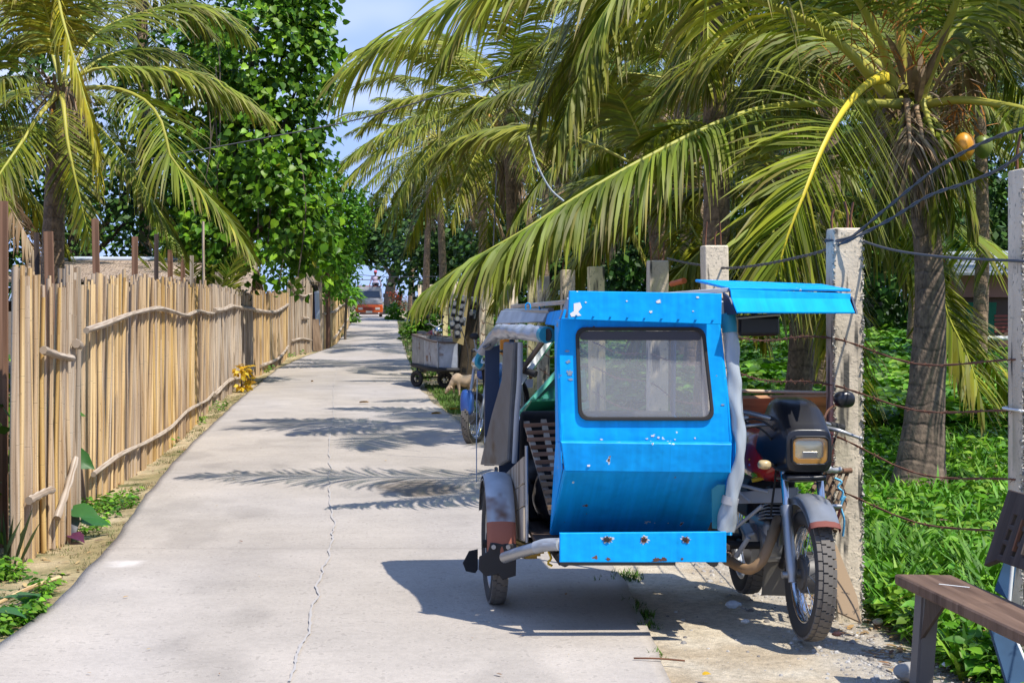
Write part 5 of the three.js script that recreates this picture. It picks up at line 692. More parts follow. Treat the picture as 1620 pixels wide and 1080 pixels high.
  const ts2 = part('turn_signal', new THREE.SphereGeometry(0.02, 14, 10).translate(...q(1311, 742, 7.15).toArray()), M.alloy, t); part('signal_stalk', tube([q(1308, 741, 7.16), q(1322, 744, 7.2), q(1330, 742, 7.22)], 0.012, 6, 8), M.alloy, ts2);
  part('motorcycle_seat', loft([[-0.78, 0, 0, 0.18, 0.07], [-0.9, 0, 0.01, 0.24, 0.1], [-1.2, 0, 0.03, 0.26, 0.1], [-1.42, 0, 0.05, 0.18, 0.07]], 28, 3).translate(...m(0, 0.79, 0).toArray()), M.black, t);
  const en = part('engine', [box(0.17, 0.2, 0.3, m(-0.01, 0.36, -0.6), [0, 0, 0], 0.03), new THREE.CylinderGeometry(0.085, 0.085, 0.2, 24).rotateZ(Math.PI / 2).translate(...m(0, 0.34, -0.52).toArray()), new THREE.CylinderGeometry(0.10, 0.10, 0.05, 28).rotateZ(Math.PI / 2).translate(...m(-0.11, 0.33, -0.6).toArray()), box(0.06, 0.1, 0.12, m(-0.13, 0.37, -0.55), [0.3, 0, 0.4], 0.015)], M.alloy, t);
  for (let k = 0; k < 9; k++) part('cooling_fin', box(0.17 - 0.003 * k, 0.006, 0.15, m(-0.01, 0.465 + k * 0.0165, -0.49 + k * 0.003), [-0.2, 0, 0]), M.steel, en); part('cylinder', box(0.11, 0.18, 0.1, m(-0.01, 0.53, -0.48), [-0.2, 0, 0]), M.black, en);
  part('exhaust_pipe', tube([q(1231, 822, 7.38), q(1226, 838, 7.27), q(1216, 864, 7.2), q(1205, 888, 7.18), q(1190, 900, 7.2), q(1172, 897, 7.3), q(1158, 889, 7.45), q(1150, 886, 7.8), q(1152, 880, 8.3)], 0.024, 44, 14), M.tan, t); part('muffler', bar(m(-0.16, 0.3, -1.0), m(-0.16, 0.34, -1.5), 0.045, 0.05, 16), M.rust, t);
  part('frame_tube', [tube([m(0, 0.8, -0.3), m(0, 0.55, -0.36), m(0, 0.28, -0.42), m(0, 0.22, -0.6), m(0, 0.24, -0.9)], 0.018, 20, 9), tube([m(0, 0.82, -0.32), m(0, 0.72, -0.6), m(0, 0.7, -1.3)], 0.018, 12, 9), bar(m(-0.03, 0.24, -0.9), m(-0.03, 0.7, -1.25), 0.014)], M.black, t);
  part('sidecar_bracket', [plate([q(1158, 796, 7.45), q(1264, 794, 7.3), q(1264, 770, 7.3), q(1220, 772, 7.36), q(1158, 780, 7.45)], 0.02), bar(q(1160, 764, 7.42), q(1216, 778, 7.3), 0.008), bar(q(1160, 770, 7.42), q(1188, 794, 7.35), 0.008), bar(q(1160, 838, 7.4), q(1206, 800, 7.3), 0.009), bar(q(1165, 880, 7.4), q(1185, 850, 7.35), 0.012)], M.greyPaint, t);
  part('crash_bar', [bar(q(1288, 801, 7.1), q(1331, 801, 7.14), 0.013, 0.011, 12)], M.steel, t); part('foot_peg', bar(m(0.1, 0.28, -0.6), m(0.26, 0.28, -0.6), 0.013), M.rubber, t); part('chain_stay', [bar(m(0.08, 0.285, -1.12), m(0.08, 0.3, -0.7), 0.016), bar(m(-0.1, 0.285, -1.12), m(-0.1, 0.3, -0.7), 0.016), bar(m(0.11, 0.3, -1.1), m(0.12, 0.66, -1.0), 0.022)], M.black, t); part('battery_cover', box(0.2, 0.2, 0.26, m(0, 0.52, -0.88), [0, 0, 0], 0.03), M.black, t);
  part('control_box', box(0.05, 0.03, 0.04, q(1176, 662, 7.3), [0, 0, 0], 0.008), M.alloy, t);
}
// what the tricycle carries
{
  const c = P(1245, 650, 7.9), o = thing('plywood_sheet', 'reddish-brown plywood sheet laid across the motorcycle behind the headlight', 'plywood sheet', c.toArray()), q = (px, py, Z) => P(px, py, Z).sub(c);
  part('board', plate([q(1166, 690, 8.0), q(1318, 672, 7.95), q(1328, 622, 7.72), q(1166, 617, 7.8)], 0.02, [], 0.001), M.ply, o); part('raw_edge', bar(q(1166, 618, 7.8), q(1328, 622, 7.72), 0.009, 0.009, 4), mat([0.62, 0.47, 0.33], 0.8), o);
  const c2 = P(860, 740, 7.7), r = thing('wooden_rack', 'slatted wooden rack tilted inside the open sidecar doorway', 'rack', c2.toArray()), k = (px, py, Z) => P(px, py, Z).sub(c2);
  part('stringer', plank(k(833, 668, 7.95), k(874, 812, 7.45), 0.028, 0.018, V(1, 0, 0)), M.greyPly, r); part('stringer', plank(k(860, 665, 7.95), k(886, 790, 7.5), 0.028, 0.018, V(1, 0, 0)), M.greyPly, r); part('stringer', plank(k(900, 665, 7.95), k(910, 800, 7.45), 0.028, 0.018, V(1, 0, 0)), M.greyPly, r);
  const q2 = rng(55); for (let i = 0; i < 12; i++) { const u = i / 11, py = mix(672, 802, u), Z = mix(7.93, 7.45, u) - 0.012, x0 = mix(829, 868, u) + rr(q2, -2, 2); part('slat', plank(k(x0, py + rr(q2, -1, 1), Z), k(930, py - 3, Z), 0.018, 0.024, V(0, 1, 0)), i > 6 ? M.wood : M.brownPost, r); }
  const c3 = P(862, 790, 7.62), s = single('black_sack', sdfMesh((p) => { const d = p.clone().sub(V(1.02, 0.55, -7.75)); return (Math.pow(Math.pow(Math.abs(d.x / 0.24), 3) + Math.pow(Math.abs(d.y / 0.15), 3) + Math.pow(Math.abs(d.z / 0.16), 3), 1 / 3) - 1) * 0.12 + 0.02 * (fbm(p.x * 14 + p.z * 9, p.y * 14, 5, 3) - 0.5); }, V(0.72, 0.37, -7.98), V(1.32, 0.76, -7.52), 0.02), phys([0.02, 0.02, 0.024], 0.3), 'crumpled black sack under the slatted rack in the sidecar', 'sack');
}
// ---------------------------------------------------------------- wire fence on the right
function concretePost(label, x, Z, top, w, o = {}) {
  const b = gp(x, Z, -0.1), h = top - b.y, t = thing('concrete_post', label, 'fence post', b.toArray(), 'concrete posts of the wire fence');
  const g = new RoundedBoxGeometry(w, h, w, 3, 0.012); g.translate(0, h / 2, 0); const gg = boxUV(g), p = gg.attributes.position, uv = gg.attributes.uv, k = hash(Math.round(Z * 10), 1, 3) * 5;
  for (let i = 0; i < p.count; i++) { p.setX(i, p.getX(i) * (1 + 0.05 * (vn(p.getY(i) * 9, k, 3) - 0.5)) + (o.lean ?? 0) * p.getY(i)); uv.setXY(i, uv.getX(i) + k, uv.getY(i) + k); }
  part('shaft', gg, o.mat ?? M.post, t);
  const r = rng(Math.round(Z * 7)); for (let i = 0; i < (o.bars ?? 3); i++) { const a = V((-0.05 + 0.05 * i) * w / 0.15 + (o.lean ?? 0) * h, h, i === 1 ? 0.04 : -0.03); part('reinforcing_bar', tube([a.clone().add(V(0, -0.05, 0)), a.clone().add(V(rr(r, -0.005, 0.005), 0.06, 0)), a.clone().add(V(rr(r, -0.012, 0.012), rr(r, 0.09, 0.16), 0))], 0.006, 6, 6), M.rust, t); }
  if (o.rough) { const lb = new LB(), q = rng(9); for (let s = -1; s <= 1; s += 2) for (let i = 0; i < 420; i++) { const c = V(s * w / 2 * rr(q, 0.93, 1.02), rr(q, 0.08, h - 0.02), w / 2 * rr(q, 0.93, 1.03)), d = rr(q, 0.004, 0.014); const v = [0, 1, 2, 3].map((n) => lb.v(c.clone().add(V(rr(q, -d, d), rr(q, -d, d), rr(q, -d, d))), [0.45, 0.42, 0.36])); lb.t(v[0], v[1], v[2]); lb.t(v[0], v[2], v[3]); lb.t(v[0], v[3], v[1]); lb.t(v[1], v[3], v[2]); } part('chipped_edge', lb.geo(), mat(W1, 0.95, { vertexColors: true }), t, { kind: 'stuff' }); }
  return t;
}
const POSTS = [[2.665, 6.39, 2.03], [2.25, 7.58, 1.845], [2.26, 10.4, 1.86], [2.265, 12.7, 1.82], [2.24, 15.9, 1.84], [2.26, 18.6, 1.86], [2.22, 20.9, 1.82], [2.27, 22.9, 1.88], [2.24, 25.6, 1.9], [2.28, 28.2, 1.9], [2.2, 30.6, 1.95], [2.28, 33.2, 1.9], [2.25, 36, 1.95], [2.3, 39.2, 1.95], [2.2, 42.6, 2.0], [2.28, 46, 2.0], [2.2, 50, 2.0], [2.15, 55, 2.1], [2.12, 60, 2.1], [2.05, 66, 2.15], [2.0, 72, 2.2], [1.95, 80, 2.2]];
{
  const lab = ['tall concrete post behind the bench backrest with a blue painted loop', 'rough concrete post touching the tricycle canopy, bare rods on top', 'grey concrete post rising behind the blue canopy, palm frond in front', 'mossy concrete post behind the windshield top board', 'pale concrete post seen through the left half of the windshield'];
  POSTS.forEach(([x, Z, top], i) => { const t = concretePost(lab[i] ?? `weathered concrete post, ${ORD[i] ?? (i === 20 ? 'second to last' : 'very last')} along the wire fence from the bench`, x, Z, top, i === 1 ? 0.138 : 0.155, { rough: i < 2, bars: i < 4 ? 3 : i % 2, lean: i <= 1 ? 0.0 : (hash(i, 5, 2) - 0.5) * 0.04, mat: i > 3 && i % 3 === 1 ? POSTY : i > 3 && i % 3 === 2 ? POSTW : M.post });
    if (i === 0) { part('painted_loop', tube([V(-0.066, 0.98, 0.083), V(-0.07, 0.93, 0.084), V(-0.058, 0.90, 0.084), V(-0.048, 0.93, 0.084), V(-0.052, 1.0, 0.083), V(-0.068, 1.02, 0.082)], 0.004, 20, 5), mat([0.03, 0.05, 0.3], 0.7), t); part('white_cord', tube([V(-0.085, 1.19, 0.09), V(0, 1.185, 0.094), V(0.09, 1.19, 0.09), V(0.09, 1.19, -0.09), V(-0.085, 1.19, -0.09), V(-0.086, 1.19, 0.09)], 0.006, 30, 6), M.white, t); } });
}
function twisted(name, pts, r, m, barbs, label, cat, group) {
  const o = pts[0], t = thing(name, label, cat, o.toArray(), group), loc = pts.map((p) => p.clone().sub(o)), c = new THREE.CatmullRomCurve3(loc, false, 'centripetal'), L = c.getLength(), n = Math.min(900, Math.round(L * 26));
  for (const ph of [0, Math.PI]) { const q = []; for (let i = 0; i <= n; i++) { const a = i * 1.1 + ph, p = c.getPointAt(i / n); q.push(p.add(V(Math.cos(a) * r * 0.4, Math.sin(a) * r, Math.cos(a) * r * 0.7))); } part('strand', new THREE.TubeGeometry(new THREE.CatmullRomCurve3(q), n, r, 5, false), m, t); }
  if (barbs) { const g = [], k = rng(n); for (let s = 0.05; s < L; s += 0.11) { const p = c.getPointAt(s / L); for (let j = 0; j < 2; j++) { const d = V(rr(k, -1, 1), rr(k, -1, 1), rr(k, -0.4, 0.4)).normalize().multiplyScalar(0.018); g.push(bar(p.clone().sub(d), p.clone().add(d), 0.0018, 0.0012, 4)); } } part('barb', g, m, t, { kind: 'stuff' }); }
}
{
  const rustW = mat([0.17, 0.075, 0.045], 0.9);
  [[1.3, 'top'], [1.08, 'second'], [0.83, 'third'], [0.58, 'lowest']].forEach(([y, n], k) => { const pts = []; POSTS.slice(0, 17).forEach(([x, Z], i) => { const yy = y - (i === 0 ? 0.04 : 0) + (hash(i, k, 4) - 0.5) * 0.05; pts.push(V(x - 0.06, yy, -(Z - 0.085))); const nx = POSTS[i + 1]; pts.push(V((x + nx[0]) / 2 - 0.06, yy - 0.045, -(Z + nx[1]) / 2)); }); pts.unshift(V(2.75, y - 0.05, -4.6)); twisted('barbed_wire', pts, 0.0028, rustW, true, `rusty barbed wire, ${n === 'top' ? 'topmost' : n} of the four strands on the concrete posts`, 'barbed wire', 'barbed wires of the fence'); });
  twisted('twisted_wire', [[1640, 196, 6.2], [1560, 224, 6.6], [1480, 268, 7], [1400, 332, 7.35], [1340, 378, 7.48], [1306, 380, 7.55]].map((p) => P(...p)), 0.005, M.wire, false, 'thick twisted grey wire rising from the rough post, upper of two', 'wire');
  twisted('twisted_wire', [[1640, 224, 6.2], [1585, 266, 6.5], [1530, 289, 6.7], [1470, 310, 7], [1400, 352, 7.32], [1335, 384, 7.47], [1250, 410, 8.5], [1150, 424, 10.2], [1100, 418, 11], [1056, 409, 12.4]].map((p) => P(...p)), 0.005, M.wire, false, 'thick twisted grey wire running on behind the canopy, lower of two', 'wire');
  single('cable', tube([P(1340, 372, 7.6), P(1400, 392, 7.4), P(1480, 405, 7), P(1640, 414, 6.2)], 0.006, 30, 6), M.wire, 'straight dark cable between the rough post and the tall post', 'cable');
  single('cable', tube([P(180, 262, 27), P(300, 240, 27), P(430, 216, 26.6), P(560, 190, 26.2), P(700, 150, 25.6), P(820, 112, 25)], 0.012, 60, 6), M.wire, 'overhead cable crossing the gap of sky above the lane', 'cable');
  single('cable', tube([P(515, 428, 70), P(600, 437, 66), P(760, 436, 60)], 0.014, 30, 5), M.wire, 'far overhead cable just above the truck', 'cable');
  single('rope', tube([P(786, 270, 15), P(783, 330, 15), P(780, 400, 15), P(776, 470, 15)], 0.006, 20, 6), M.wire, 'thin grey rope hanging straight down from the palm fronds', 'rope');
  single('rope', tube([P(836, 215, 14), P(850, 260, 14), P(872, 300, 14), P(892, 318, 14)], 0.009, 20, 6), mat([0.35, 0.4, 0.45], 0.8), 'pale blue-grey rope slanting between the palm crowns', 'rope');
}
// ---------------------------------------------------------------- things by the wire fence
{ // bench
  const c = V(2.16, 0, -5.6), t = thing('wooden_bench', 'dark wooden bench with carved backrest and blue-painted back leg', 'bench', c.toArray()), w = (x, y, Z) => V(x, y, -Z).sub(c), q = (px, py, Z) => P(px, py, Z).sub(c);
  part('seat', plate([w(2.04, 0.385, 6.2), w(2.13, 0.385, 4.1), w(2.34, 0.385, 4.1), w(2.255, 0.385, 6.18)], 0.042, [], 0.006), M.darkWood, t); part('pale_scratch', plate([w(2.135, 0.4275, 5.98), w(2.13, 0.4275, 5.97), w(2.22, 0.4275, 5.9), w(2.225, 0.4275, 5.91)], 0.001, [], 0), M.white, t);
  part('front_leg', [plank(w(2.1, 0.385, 6.06), w(2.1, -0.04, 6.14), 0.07, 0.03, V(0, 0, 1)), plank(w(2.12, 0.385, 6.02), w(2.125, -0.04, 6.12), 0.025, 0.055, V(0, 0, 1))], mat([0.14, 0.13, 0.125], 0.6), t); part('leg_brace', plate([w(2.1, 0.38, 5.98), w(2.105, 0.2, 6.06), w(2.11, 0.38, 5.82)], 0.014), M.blackWood, t); part('foot_plate', box(0.12, 0.012, 0.09, w(2.12, -0.035, 6.14)), M.rust, t);
  const H = []; for (const [a, b, d, e] of [[5.9, 0.55, 5.87, 0.72], [5.8, 0.56, 5.775, 0.73], [5.70, 0.57, 5.675, 0.735], [5.6, 0.57, 5.575, 0.735], [5.5, 0.57, 5.475, 0.735]]) for (let k = 0; k < 3; k++) { const y0 = mix(b, e, k / 3 + 0.02), y1 = mix(b, e, k / 3 + 0.24), z0 = a - k * 0.008, xx = (y) => 2.31 + (y - 0.494) * 0.31; H.push([w(xx(y0), y0, z0), w(xx(y1), y1, z0 - 0.006), w(xx(y1), y1, z0 - 0.04), w(xx(y0), y0, z0 - 0.034)]); }
  const xx = (y) => 2.31 + (y - 0.494) * 0.31; part('backrest', plate([w(xx(0.494), 0.494, 6.0), w(xx(0.53), 0.53, 5.9), w(xx(0.535), 0.535, 5.6), w(xx(0.535), 0.535, 4.2), w(xx(0.80), 0.80, 4.2), w(xx(0.785), 0.785, 5.99)].reverse(), 0.026, H, 0.004), M.blackWood, t);
  for (const [Z, px] of [[5.7, 0.02], [5.78, 0]]) part('inlay', box(0.012, 0.12, 0.012, w(2.355, 0.64, Z), [0, 0, -0.3]), px ? M.tan : M.rust, t);
  part('back_leg', [plate([q(1570, 930, 5.95), q(1598, 950, 5.93), q(1604, 880, 5.95), q(1592, 878, 6.0)].reverse(), 0.03), plate([w(2.33, -0.05, 5.72), w(2.44, -0.05, 5.7), w(2.33, 0.36, 5.9), w(2.27, 0.36, 5.92)], 0.035)], mat([0.08, 0.23, 0.42], 0.75, { map: TX.tar }), t); part('white_edge', [bar(q(1598, 950, 5.92), q(1604, 880, 5.93), 0.007), bar(w(2.44, -0.04, 5.685), w(2.33, 0.37, 5.885), 0.008)], M.white, t);
}
{ // boards and rack against the rough post
  const c = P(1345, 960, 7.4), t = thing('leaning_board', 'brown fibreboard leaning at the foot of the rough post', 'board', c.toArray()), q = (px, py, Z) => P(px, py, Z).sub(c);
  part('board', plate([q(1326, 970, 7.25), q(1364, 986, 7.18), q(1357, 950, 7.3), q(1324, 858, 7.48), q(1318, 868, 7.5)], 0.012, [], 0.001), mat([0.30, 0.21, 0.125], 0.8), t);
  const c2 = P(1315, 800, 7.35), r = thing('stick_rack', 'rack of thin brown sticks tied with blue string against the rough post', 'rack', c2.toArray()), k = (px, py, Z) => P(px, py, Z).sub(c2);
  for (const [a, b, d, e] of [[1296, 800, 1322, 742], [1304, 806, 1334, 742], [1314, 826, 1343, 744], [1286, 775, 1304, 742], [1322, 840, 1340, 790]]) part('stick', bar(k(a, b, 7.28), k(d, e, 7.42), 0.011, 0.009, 7), M.wood, r);
  part('cross_stick', bar(k(1290, 748, 7.38), k(1348, 744, 7.4), 0.013, 0.013, 7), M.brownPost, r); part('cross_stick', bar(k(1290, 806, 7.3), k(1330, 804, 7.3), 0.011, 0.011, 7), M.wood, r);
  const s = P(1330, 780, 7.3), bs = single('blue_string', tube([[1321, 756], [1332, 762], [1326, 770], [1334, 778], [1330, 792], [1338, 784], [1331, 800], [1336, 822], [1334, 848]].map(([x, y]) => P(x, y, 7.26)), 0.0055, 60, 5), mat([0.12, 0.42, 0.62], 0.8), 'light blue nylon string tangled on the stick rack', 'string');
}
{ // leaning utility post with its board of electricity meters, and the handcart in front of it
  const b = P(733, 604, 26.6), t = thing('utility_post', 'dark leaning utility post behind the metal handcart', 'utility post', b.toArray()), top = P(757, 420, 26.6).sub(b);
  part('post_shaft', tube([V(0, -0.2, 0), top.clone().multiplyScalar(0.5), top], 0.12, 12, 12, (u) => 1.1 - 0.2 * u), mat([0.10, 0.085, 0.06], 0.95, { map: TX.post, bumpMap: TX.postBump, bumpScale: 0.01 }), t);
  const c = P(722, 506, 26.3), bd = thing('meter_board', 'yellowish wooden board carrying the cluster of electricity meters', 'board', c.toArray()); part('board', plate([[716, 540], [733, 546], [741, 480], [740, 462], [722, 462], [717, 500]].map(([x, y]) => P(x, y, 26.34).sub(c)), 0.03), mat([0.34, 0.27, 0.12], 0.85), bd);
  const spots = [[724, 470], [733, 474], [721, 482], [731, 486], [719, 494], [729, 497], [722, 506], [732, 508], [717, 514], [726, 518], [724, 528], [751, 476], [748, 497]], names = ['top left meter of the cluster', 'top right meter of the cluster', 'meter second from the top at left', 'meter second from the top at right', 'third-row left meter of the cluster', 'third-row right meter of the cluster', 'meter just under the cluster middle', 'meter in the middle touching the post', 'meter sticking out at the lower left', 'lower right meter of the cluster', 'lowest meter on the yellowish board', 'upper meter alone on the utility post', 'lower meter alone on the utility post'];
  let mp; spots.forEach(([x, y], i) => { const p = P(x, y, 26.22 - (i > 10 ? -0.2 : 0)); let m; if (!mp) { m = mp = thing('electricity_meter', 'grey electricity meter, ' + names[i], 'electricity meter', p.toArray(), 'electricity meters'); part('housing', new RoundedBoxGeometry(0.105, 0.15, 0.05, 2, 0.012), mat([0.15, 0.155, 0.155], 0.6), m); part('glass_dome', new THREE.CylinderGeometry(0.042, 0.047, 0.05, 18).rotateX(Math.PI / 2).translate(0, 0.02, 0.045), phys([0.12, 0.13, 0.14], 0.2, { clearcoat: 0.6 }), m); part('terminal_cover', new RoundedBoxGeometry(0.08, 0.045, 0.02, 2, 0.006).translate(0, -0.05, 0.03), M.black, m); part('dial', new THREE.CylinderGeometry(0.03, 0.03, 0.004, 16).rotateX(Math.PI / 2).translate(0, 0.02, 0.071), mat([0.22, 0.22, 0.2], 0.6), m); } else { m = mp.clone(); m.name = numbered('electricity_meter'); m.userData = { ...mp.userData, label: 'grey electricity meter, ' + names[i] }; m.position.copy(p); scene.add(m); } m.rotation.set(rr(R0, -0.1, 0.1), rr(R0, -0.5, 0.2), rr(R0, -0.2, 0.2)); });
  for (const [k, pts] of [['sagging black wire from the meters down the post', [[730, 520], [738, 545], [741, 570], [736, 600]]], ['black wire looping over the top of the meters', [[752, 440], [740, 452], [728, 462], [722, 500]]]]) single('electric_wire', tube(pts.map(([x, y]) => P(x, y, 26.15)), 0.008, 20, 5), M.rubber, k, 'wire');
}
{
  const c = V(1.12, 0, -27), t = thing('handcart', 'galvanised metal handcart with spoked wheels beside the goat', 'handcart', c.toArray()), w = (x, y, Z) => V(x, y, -Z).sub(c);
  const A = [0.655, 28.0], B = [1.05, 26.6], D = [1.38, 26.55], E = [1.62, 28.0], G = [1.0, 28.9];
  const wall = (a, b, ya, yb, m, name = 'side_sheet') => part(name, plate([w(a[0] * 1.0 + 0.01, 0.37, a[1]), w(b[0], 0.34, b[1]), w(b[0], yb, b[1]), w(a[0], ya, a[1])], 0.012), m, t);
  const mA = mat([0.75, 0.74, 0.72], 0.6, { map: TX.zinc }), mB = mat([0.95, 0.98, 1.05], 0.5, { map: TX.zinc, metalness: 0.2 });
  for (let i = 0; i < 4; i++) { const p = (k) => [mix(A[0], B[0], k), mix(A[1], B[1], k)], h = (k) => mix(0.885, 0.79, sstep(0, 1, k)); wall(p(i / 4), p((i + 0.96) / 4), h(i / 4), h((i + 0.96) / 4), i < 2 ? mA : mB); }
  wall([B[0] + 0.01, B[1]], D, 0.79, 0.785, mB); wall(D, E, 0.785, 0.8, M.black); wall(E, G, 0.8, 0.85, mA); wall(G, A, 0.85, 0.885, mA);
  part('top_rail', tube([w(A[0], 0.89, A[1]), w(0.8, 0.855, 27.48), w(B[0], 0.80, B[1]), w(D[0], 0.79, D[1]), w(E[0], 0.81, E[1]), w(G[0], 0.86, G[1]), w(A[0], 0.89, A[1])], 0.018, 40, 7), mat([0.12, 0.09, 0.075], 0.8), t); part('bottom_rail', tube([w(A[0] + 0.01, 0.36, A[1]), w(B[0], 0.335, B[1] - 0.02), w(D[0], 0.33, D[1] - 0.02), w(E[0], 0.34, E[1])], 0.04, 24, 8), M.black, t);
  part('seam', bar(w(B[0], 0.34, B[1] - 0.02), w(B[0], 0.8, B[1] - 0.02), 0.012), M.zinc, t); part('cart_floor', plate([w(A[0], 0.35, A[1]), w(B[0], 0.35, B[1]), w(D[0], 0.35, D[1]), w(E[0], 0.35, E[1]), w(G[0], 0.35, G[1])], 0.02), M.blackWood, t);
  const cw = (at, R, yaw) => { const g = new THREE.Group(); g.name = 'cart_wheel'; g.position.copy(at); g.rotation.y = yaw; t.add(g); part('tyre', YZ(new THREE.TorusGeometry(R - 0.03, 0.032, 10, 28).rotateX(Math.PI / 2)), M.tyre, g); part('rim', YZ(new THREE.TorusGeometry(R - 0.07, 0.014, 8, 28).rotateX(Math.PI / 2)), M.black, g); part('hub', YZ(new THREE.CylinderGeometry(0.025, 0.025, 0.09, 12)), M.steel, g); for (let k = 0; k < 6; k++) { const a = k * Math.PI / 3; part('spoke', bar(V(0, 0, 0), V(0, Math.cos(a) * (R - 0.07), Math.sin(a) * (R - 0.07)), 0.009, 0.009, 6), M.black, g); } };
  cw(w(0.72, 0.14, 27.5), 0.145, 0.75); cw(w(1.19, 0.145, 27.0), 0.145, 1.15); cw(w(1.5, 0.14, 28.2), 0.145, 0.75); part('axle', bar(w(0.72, 0.15, 27.5), w(1.5, 0.15, 28.2), 0.014), M.black, t); part('strut', [bar(w(0.72, 0.15, 27.5), w(0.74, 0.36, 27.6), 0.016), bar(w(1.19, 0.15, 27.0), w(1.2, 0.35, 26.95), 0.016)], M.black, t);
}
{ // goat kid grazing
  const Z = 25, g = (px, py, dz = 0) => P(px, py, Z + dz), B = [];
  const add = (a, b, ra, rb, k = 0.03) => B.push([a, b, ra, rb, k]);
  add(g(722, 600), g(736, 603), 0.078, 0.088); add(g(736, 603), g(749, 599), 0.088, 0.076); add(g(724, 596), g(716, 606), 0.062, 0.045); add(g(716, 606), g(711, 614), 0.045, 0.036);
  add(g(711, 613.5), g(705.5, 620.5), 0.036, 0.021, 0.015); add(g(711, 614), g(708, 616), 0.036, 0.03, 0.015);
  add(g(713, 611.5, -0.03), g(716.5, 614, -0.07), 0.013, 0.009, 0.008); add(g(712.5, 611.5, 0.03), g(714, 614.5, 0.08), 0.013, 0.009, 0.008);
  for (const s of [-1, 1]) { const fx = s < 0 ? 726.5 : 718, hx = s < 0 ? 746.5 : 751; add(g(fx - 1, 605, s * 0.04), g(fx, 615, s * 0.045), 0.036, 0.02, 0.02); add(g(fx, 615, s * 0.045), g(fx + 0.3, 624.5, s * 0.045), 0.019, 0.013, 0.008); add(g(fx, 624.5, s * 0.045), g(fx - 0.9, 625.2, s * 0.045), 0.015, 0.012, 0.006);
    add(g(749, 602, s * 0.04), g(hx - 1.2, 611, s * 0.045), 0.056, 0.03, 0.02); add(g(hx - 1.2, 611, s * 0.045), g(hx + 1.2, 616.5, s * 0.045), 0.027, 0.018, 0.012); add(g(hx + 1.2, 616.5, s * 0.045), g(hx - 1, 625, s * 0.045), 0.017, 0.013, 0.008); add(g(hx - 1, 625, s * 0.045), g(hx - 2, 625.6, s * 0.045), 0.015, 0.012, 0.006); }
  add(g(752, 594), g(756, 598), 0.02, 0.012, 0.012); add(g(756, 598), g(757.5, 603), 0.012, 0.006, 0.01);
  const o = V(1.32, 0, -25); const t = thing('goat', 'small cream-coloured goat grazing by the handcart', 'goat', o.toArray());
  const lo = P(702, 628, Z + 0.2).sub(V(0, 0.01, 0)), hi = P(760, 588, Z - 0.2);
  lo.z = -25.22; hi.z = -24.78; lo.y -= 0.02; hi.y += 0.03; const dk = mat([0.11, 0.075, 0.055], 0.85);
  part('body', sdfMesh((p) => { let d = 9; for (const [a, b, ra, rb, k] of B) d = smin(d, cap(p, a, b, ra, rb), k); return d; }, lo, hi, 0.011).translate(-o.x, -o.y, -o.z), mat([0.56, 0.40, 0.255], 0.9, { bumpMap: rep(TX.postBump, 4), bumpScale: 0.006 }), t);
  part('dark_tail_stripe', tube([g(752.5, 600, -0.085).sub(o), g(751.5, 606, -0.075).sub(o), g(750.3, 611, -0.07).sub(o)], 0.008, 8, 6), dk, t); part('eye', new THREE.SphereGeometry(0.007, 8, 6).translate(...g(709.4, 615, -0.034).sub(o).toArray()), M.black, t); part('nose', new THREE.SphereGeometry(0.012, 8, 6).translate(...g(705, 621, 0).sub(o).toArray()), mat([0.4, 0.22, 0.17], 0.8), t);
}
